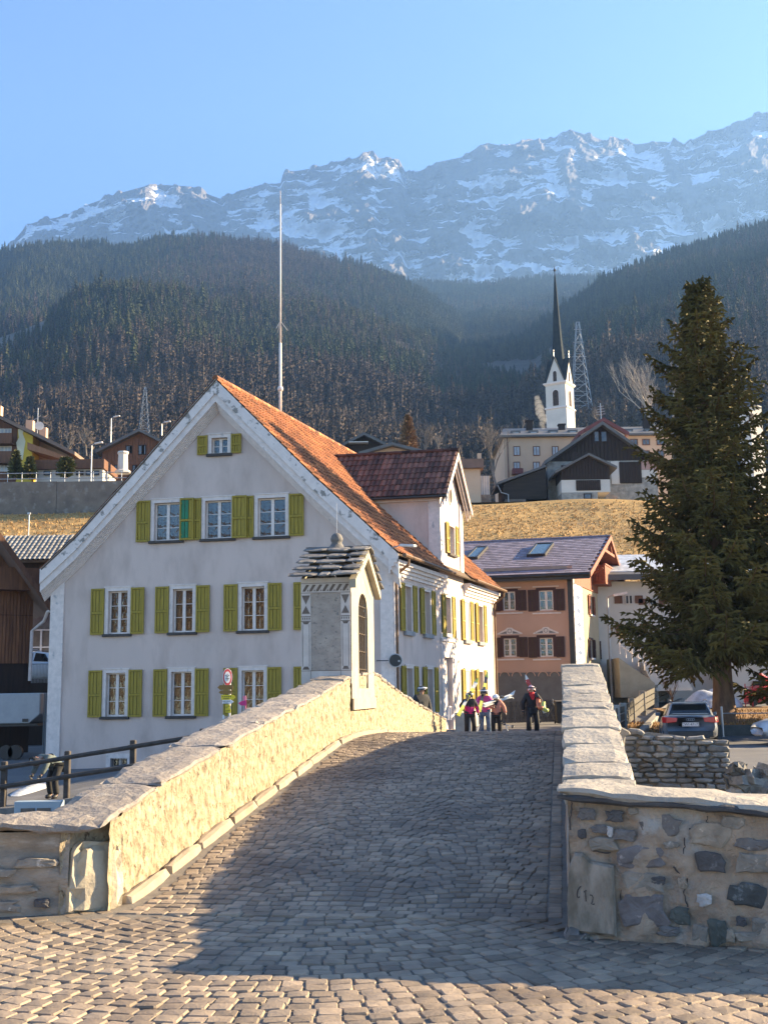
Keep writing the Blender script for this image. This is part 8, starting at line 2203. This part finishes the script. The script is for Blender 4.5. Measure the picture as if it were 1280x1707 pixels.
def ski_pair(name, p0, p1, up, mt, mt2, label, gap=.03, L=None):
    """pair of skis from tail p0 to tip p1 (world)"""
    t = thing(name, p0.lerp(p1,.5), label, 'skis'); d = (p1-p0); L = d.length; d.normalize(); s = d.cross(up).normalized(); u = s.cross(d)
    for k in (-1, 1):
        b = MB(); st = []
        for i in range(13):
            f_ = i/12; w = .048 - .013*math.sin(math.pi*f_) if f_ < .9 else .048*(1-(f_-.9)/.1)**.5+.006
            lift = (.09*((f_-.88)/.12)**2 if f_ > .88 else 0)*k
            c = p0 + d*(L*f_) + u*(k*gap + k*.03*abs(f_-.5)*0 + lift)
            st.append((c-s*w-u*.007, c+s*w-u*.007, c+s*w+u*.007, c-s*w+u*.007))
        for q in st: b.v += [tuple(x) for x in q]
        for i in range(12):
            for j in range(4): b.f.append((i*4+j, i*4+(j+1)%4, i*4+4+(j+1)%4, i*4+4+j)); b.m.append(1 if (i in (3,4,9,10) ) else 0); b.t.append(.5)
        b.f += [(0,1,2,3), (48,49,50,51)]; b.m += [0,0]; b.t += [.5,.5]
        sk = b.build('ski', [mt, mt2], t)
        b = MB(); c = p0+d*(L*.47)+u*(k*(gap+.03)); b.bar(c-d*.13, c+d*.02, .06, .05, up=u); b.bar(c+d*.10, c+d*.2, .07, .06, up=u); b.build('binding', M_black, sk)
    return t
def pole_pair(p0, p1, p2, label, mt=M_pole):
    t = thing('ski_poles', p0, label, 'ski poles')
    for e in (p1, p2):
        b = MB(); b.tube([p0, e], [.010,.007], 5); po = b.build('pole', mt, t); d = (e-p0).normalized()
        b = MB(); c = e-d*.06; a = d.cross(V((1,0,0))).normalized(); bb = a.cross(d)
        b.prism([c+a*.045*math.cos(i)+bb*.045*math.sin(i) for i in np.linspace(0,5.6,9)], d*.012); b.build('basket', M_black, po)
        b = MB(); b.tube([p0-d*.0, p0-d*.12], .017, 6); b.build('grip', M_black, po)
    return t
C_pinkh = cm('hot_pink_fabric', (.62,.02,.16)); C_pink2 = cm('bright_pink_fabric', (.70,.09,.28)); C_coral = cm('coral_fabric', (.60,.24,.16)); C_blk = cm('black_fabric', (.018,.018,.02)); C_blue = cm('blue_patterned_fabric', (.04,.09,.18), (.16,.2,.28))
C_dk = cm('charcoal_fabric', (.03,.032,.035)); C_grey = cm('grey_green_fabric', (.13,.16,.155)); C_white = cm('white_fabric', (.5,.5,.52)); C_redf = cm('red_fabric', (.5,.015,.02))
H_bw = cm('black_helmet_shell', (.03,.03,.035), rough=.3); H_w = cm('white_helmet_shell', (.70,.71,.74), rough=.3); H_red = cm('red_white_helmet_shell', (.5,.03,.03), (.75,.72,.7), rough=.3)
def plc(px, Y): p = at(px, 1200, Y); s, u = toB(p.x, p.y); return V((p.x, p.y, (zr(s) if BL < u < .2 and s < 33 else gz(p.x, p.y))+.0))
def HT(px, y, Y): return at(px, y, Y)
# left of the group: black/white/hot pink jacket
L1 = plc(783, 29.5); sc1 = (HT(783,1153,29.5).z-L1.z)/1.80
make_person(L1, R(8), 'skier in black and hot pink jacket with dark helmet, leftmost of the three', C_pinkh, C_blk, H_bw, scale=sc1, jacket2=C_blk, goggle=H_w,
    over=dict(elR=(-.34,-.05,1.22), wrR=(-.30,-.22,1.12), haR=(-.30,-.28,1.10), elL=(.27,0,1.15), wrL=(.28,-.12,.92), haL=(.28,-.16,.84), knL=(.12,-.12,.5), anL=(.12,-.02,.12), toL=(.13,-.18,.07)))
b = MB(); b.box(L1+V((.06,-.215,1.24*sc1)), (.20,.02,.15)); b.build('chest_panel', C_white, [o for o in bpy.data.objects if o.name.startswith('person')][-1], off=V((0,0,0))) if False else None
Y_ = 29.3; M_yski = cm('lime_yellow_ski', (.62,.66,.12), rough=.35); M_wski = cm('pale_white_ski', (.62,.62,.58), rough=.35); M_bski = cm('dark_ski_graphic', (.04,.04,.05), rough=.35); M_rski = cm('red_ski_graphic', (.45,.06,.04), rough=.35)
ski_pair('skis', HT(764,1192,Y_-.35), HT(795,1134,Y_+.5), V((0,-1,.2)), M_yski, M_wski, 'lime yellow skis carried over the shoulder by the leftmost skier')
pole_pair(HT(799,1207,Y_-.1), HT(786,1238,Y_-.3), HT(789,1240,Y_-.3), 'pale ski poles pointing down from the hand of the leftmost skier', M_wski)
# middle: pink jacket, patterned blue trousers
L2 = plc(808, 31.2); sc2 = (HT(808,1147,31.2).z-L2.z)/1.80
make_person(L2, R(-4), 'skier in bright pink jacket and blue trousers, middle of the three', C_pink2, C_blue, H_bw, scale=sc2, goggle=H_w,
    over=dict(elR=(-.26,-.10,1.22), wrR=(-.08,-.28,1.24), haR=(-.02,-.33,1.25), elL=(.27,-.04,1.18), wrL=(.16,-.28,1.12), haL=(.10,-.32,1.10)))
ski_pair('skis', HT(799,1185,30.6), HT(811,1126,31.8), V((0,-1,.2)), M_yski, M_bski, 'yellow and black skis upright on the shoulder of the skier in bright pink')
# right: coral jacket, white helmet, looking down
L3 = plc(827, 29.8); sc3 = (HT(827,1157,29.8).z-L3.z)/1.76
make_person(L3, R(-6), 'skier in a coral jacket with white helmet, head bowed, rightmost of the group of three', C_coral, C_blk, H_w, scale=sc3, goggle=C_white, collar=C_blk,
    over=dict(head=(0,-.05,1.585), crown=(0,-.10,1.68), elL=(.30,-.02,1.20), wrL=(.34,-.08,.96), haL=(.35,-.10,.88), elR=(-.26,-.05,1.22), wrR=(-.12,-.25,1.20), haR=(-.06,-.30,1.22)))
ski_pair('skis', HT(806,1176,29.4), HT(857,1158,30.4), V((0,-.6,1)), M_wski, M_wski, 'pale lilac skis resting across the shoulder of the skier in coral')
pole_pair(HT(842,1208,29.5), HT(850,1228,29.3), HT(857,1212,29.6), 'ski poles hanging from the left hand of the skier in coral', M_wski)
# man in black with red scarf
L4 = plc(887, 30.2); sc4 = (HT(888,1142,30.2).z-L4.z)/1.80
make_person(L4, R(6), 'man in black ski suit with red scarf and red helmet, walking alone', C_blk, C_dk, H_red, scale=sc4, collar=C_redf, goggle=H_bw,
    over=dict(elR=(-.28,.03,1.14), wrR=(-.28,.0,.90), haR=(-.28,-.02,.81), elL=(.28,-.06,1.20), wrL=(.24,-.28,1.14), haL=(.22,-.34,1.14), knR=(-.13,-.10,.5), anR=(-.13,.0,.10), toR=(-.15,-.16,.06), knL=(.14,0,.52), anL=(.15,.12,.12), toL=(.18,-.03,.05)))
ski_pair('skis', HT(908,1187,29.7), HT(876,1130,30.7), V((0,-1,.3)), M_wski, M_rski, 'white and red skis on the shoulder of the man in black')
pole_pair(HT(872,1202,30.0), HT(873,1212,30.0), HT(871,1211,30.0), 'short dark poles held low by the man in black', M_bski) if False else None
# boots / bag carried
bgp = HT(901,1176,29.8); bg_ = thing('ski_boots', bgp, 'pair of orange and lime ski boots held against the chest of the man in black', 'ski boots')
for k, (dx, m_) in enumerate(((-.06, cm('orange_boot', (.6,.18,.08), rough=.4)), (.06, cm('lime_boot', (.5,.55,.15), rough=.4)))):
    b = MB(); q = bgp+V((dx,-.05*k,-.06*k)); b.tube([q+V((0,0,.16)), q, q+V((.02,-.05,-.05)), q+V((.1,-.12,-.07))], [.06,.062,.06,.045], 8); b.build('boot', m_, bg_, smooth=True)
# half hidden skier behind the parapet
L5 = plc(703, 35.6); L5.z = gz(L5.x, L5.y); sc5 = min(1.02, (HT(703,1142,35.6).z-L5.z)/1.80)
L5.z = HT(703,1142,35.6).z-1.8*.98
make_person(L5, R(30), 'person in black with black helmet passing behind the parapet in front of the grey house', C_blk, C_blk, H_bw, scale=.98, goggle=H_w)
# bent-over person on the left bank
L6 = at(92, 1326, 31.2); L6 = V((L6.x, 31.0, gz(L6.x, 31.0)))
make_person(L6, R(-40), 'person in a grey-green jacket bending forward behind the wooden fence at lower left', C_grey, C_blk, H_bw, scale=.97, goggle=C_blk,
    over=dict(pelvis=(0,.10,.93), belly=(0,.02,1.06), chest=(0,-.20,1.16), neck=(0,-.38,1.14), head=(0,-.47,1.08), crown=(0,-.56,1.04), shL=(.17,-.26,1.17), elL=(.22,-.36,.92), wrL=(.18,-.46,.70), haL=(.17,-.50,.62),
      shR=(-.17,-.26,1.17), elR=(-.22,-.36,.92), wrR=(-.18,-.46,.70), haR=(-.17,-.50,.62), hiL=(.10,.08,.88), hiR=(-.10,.08,.88)))
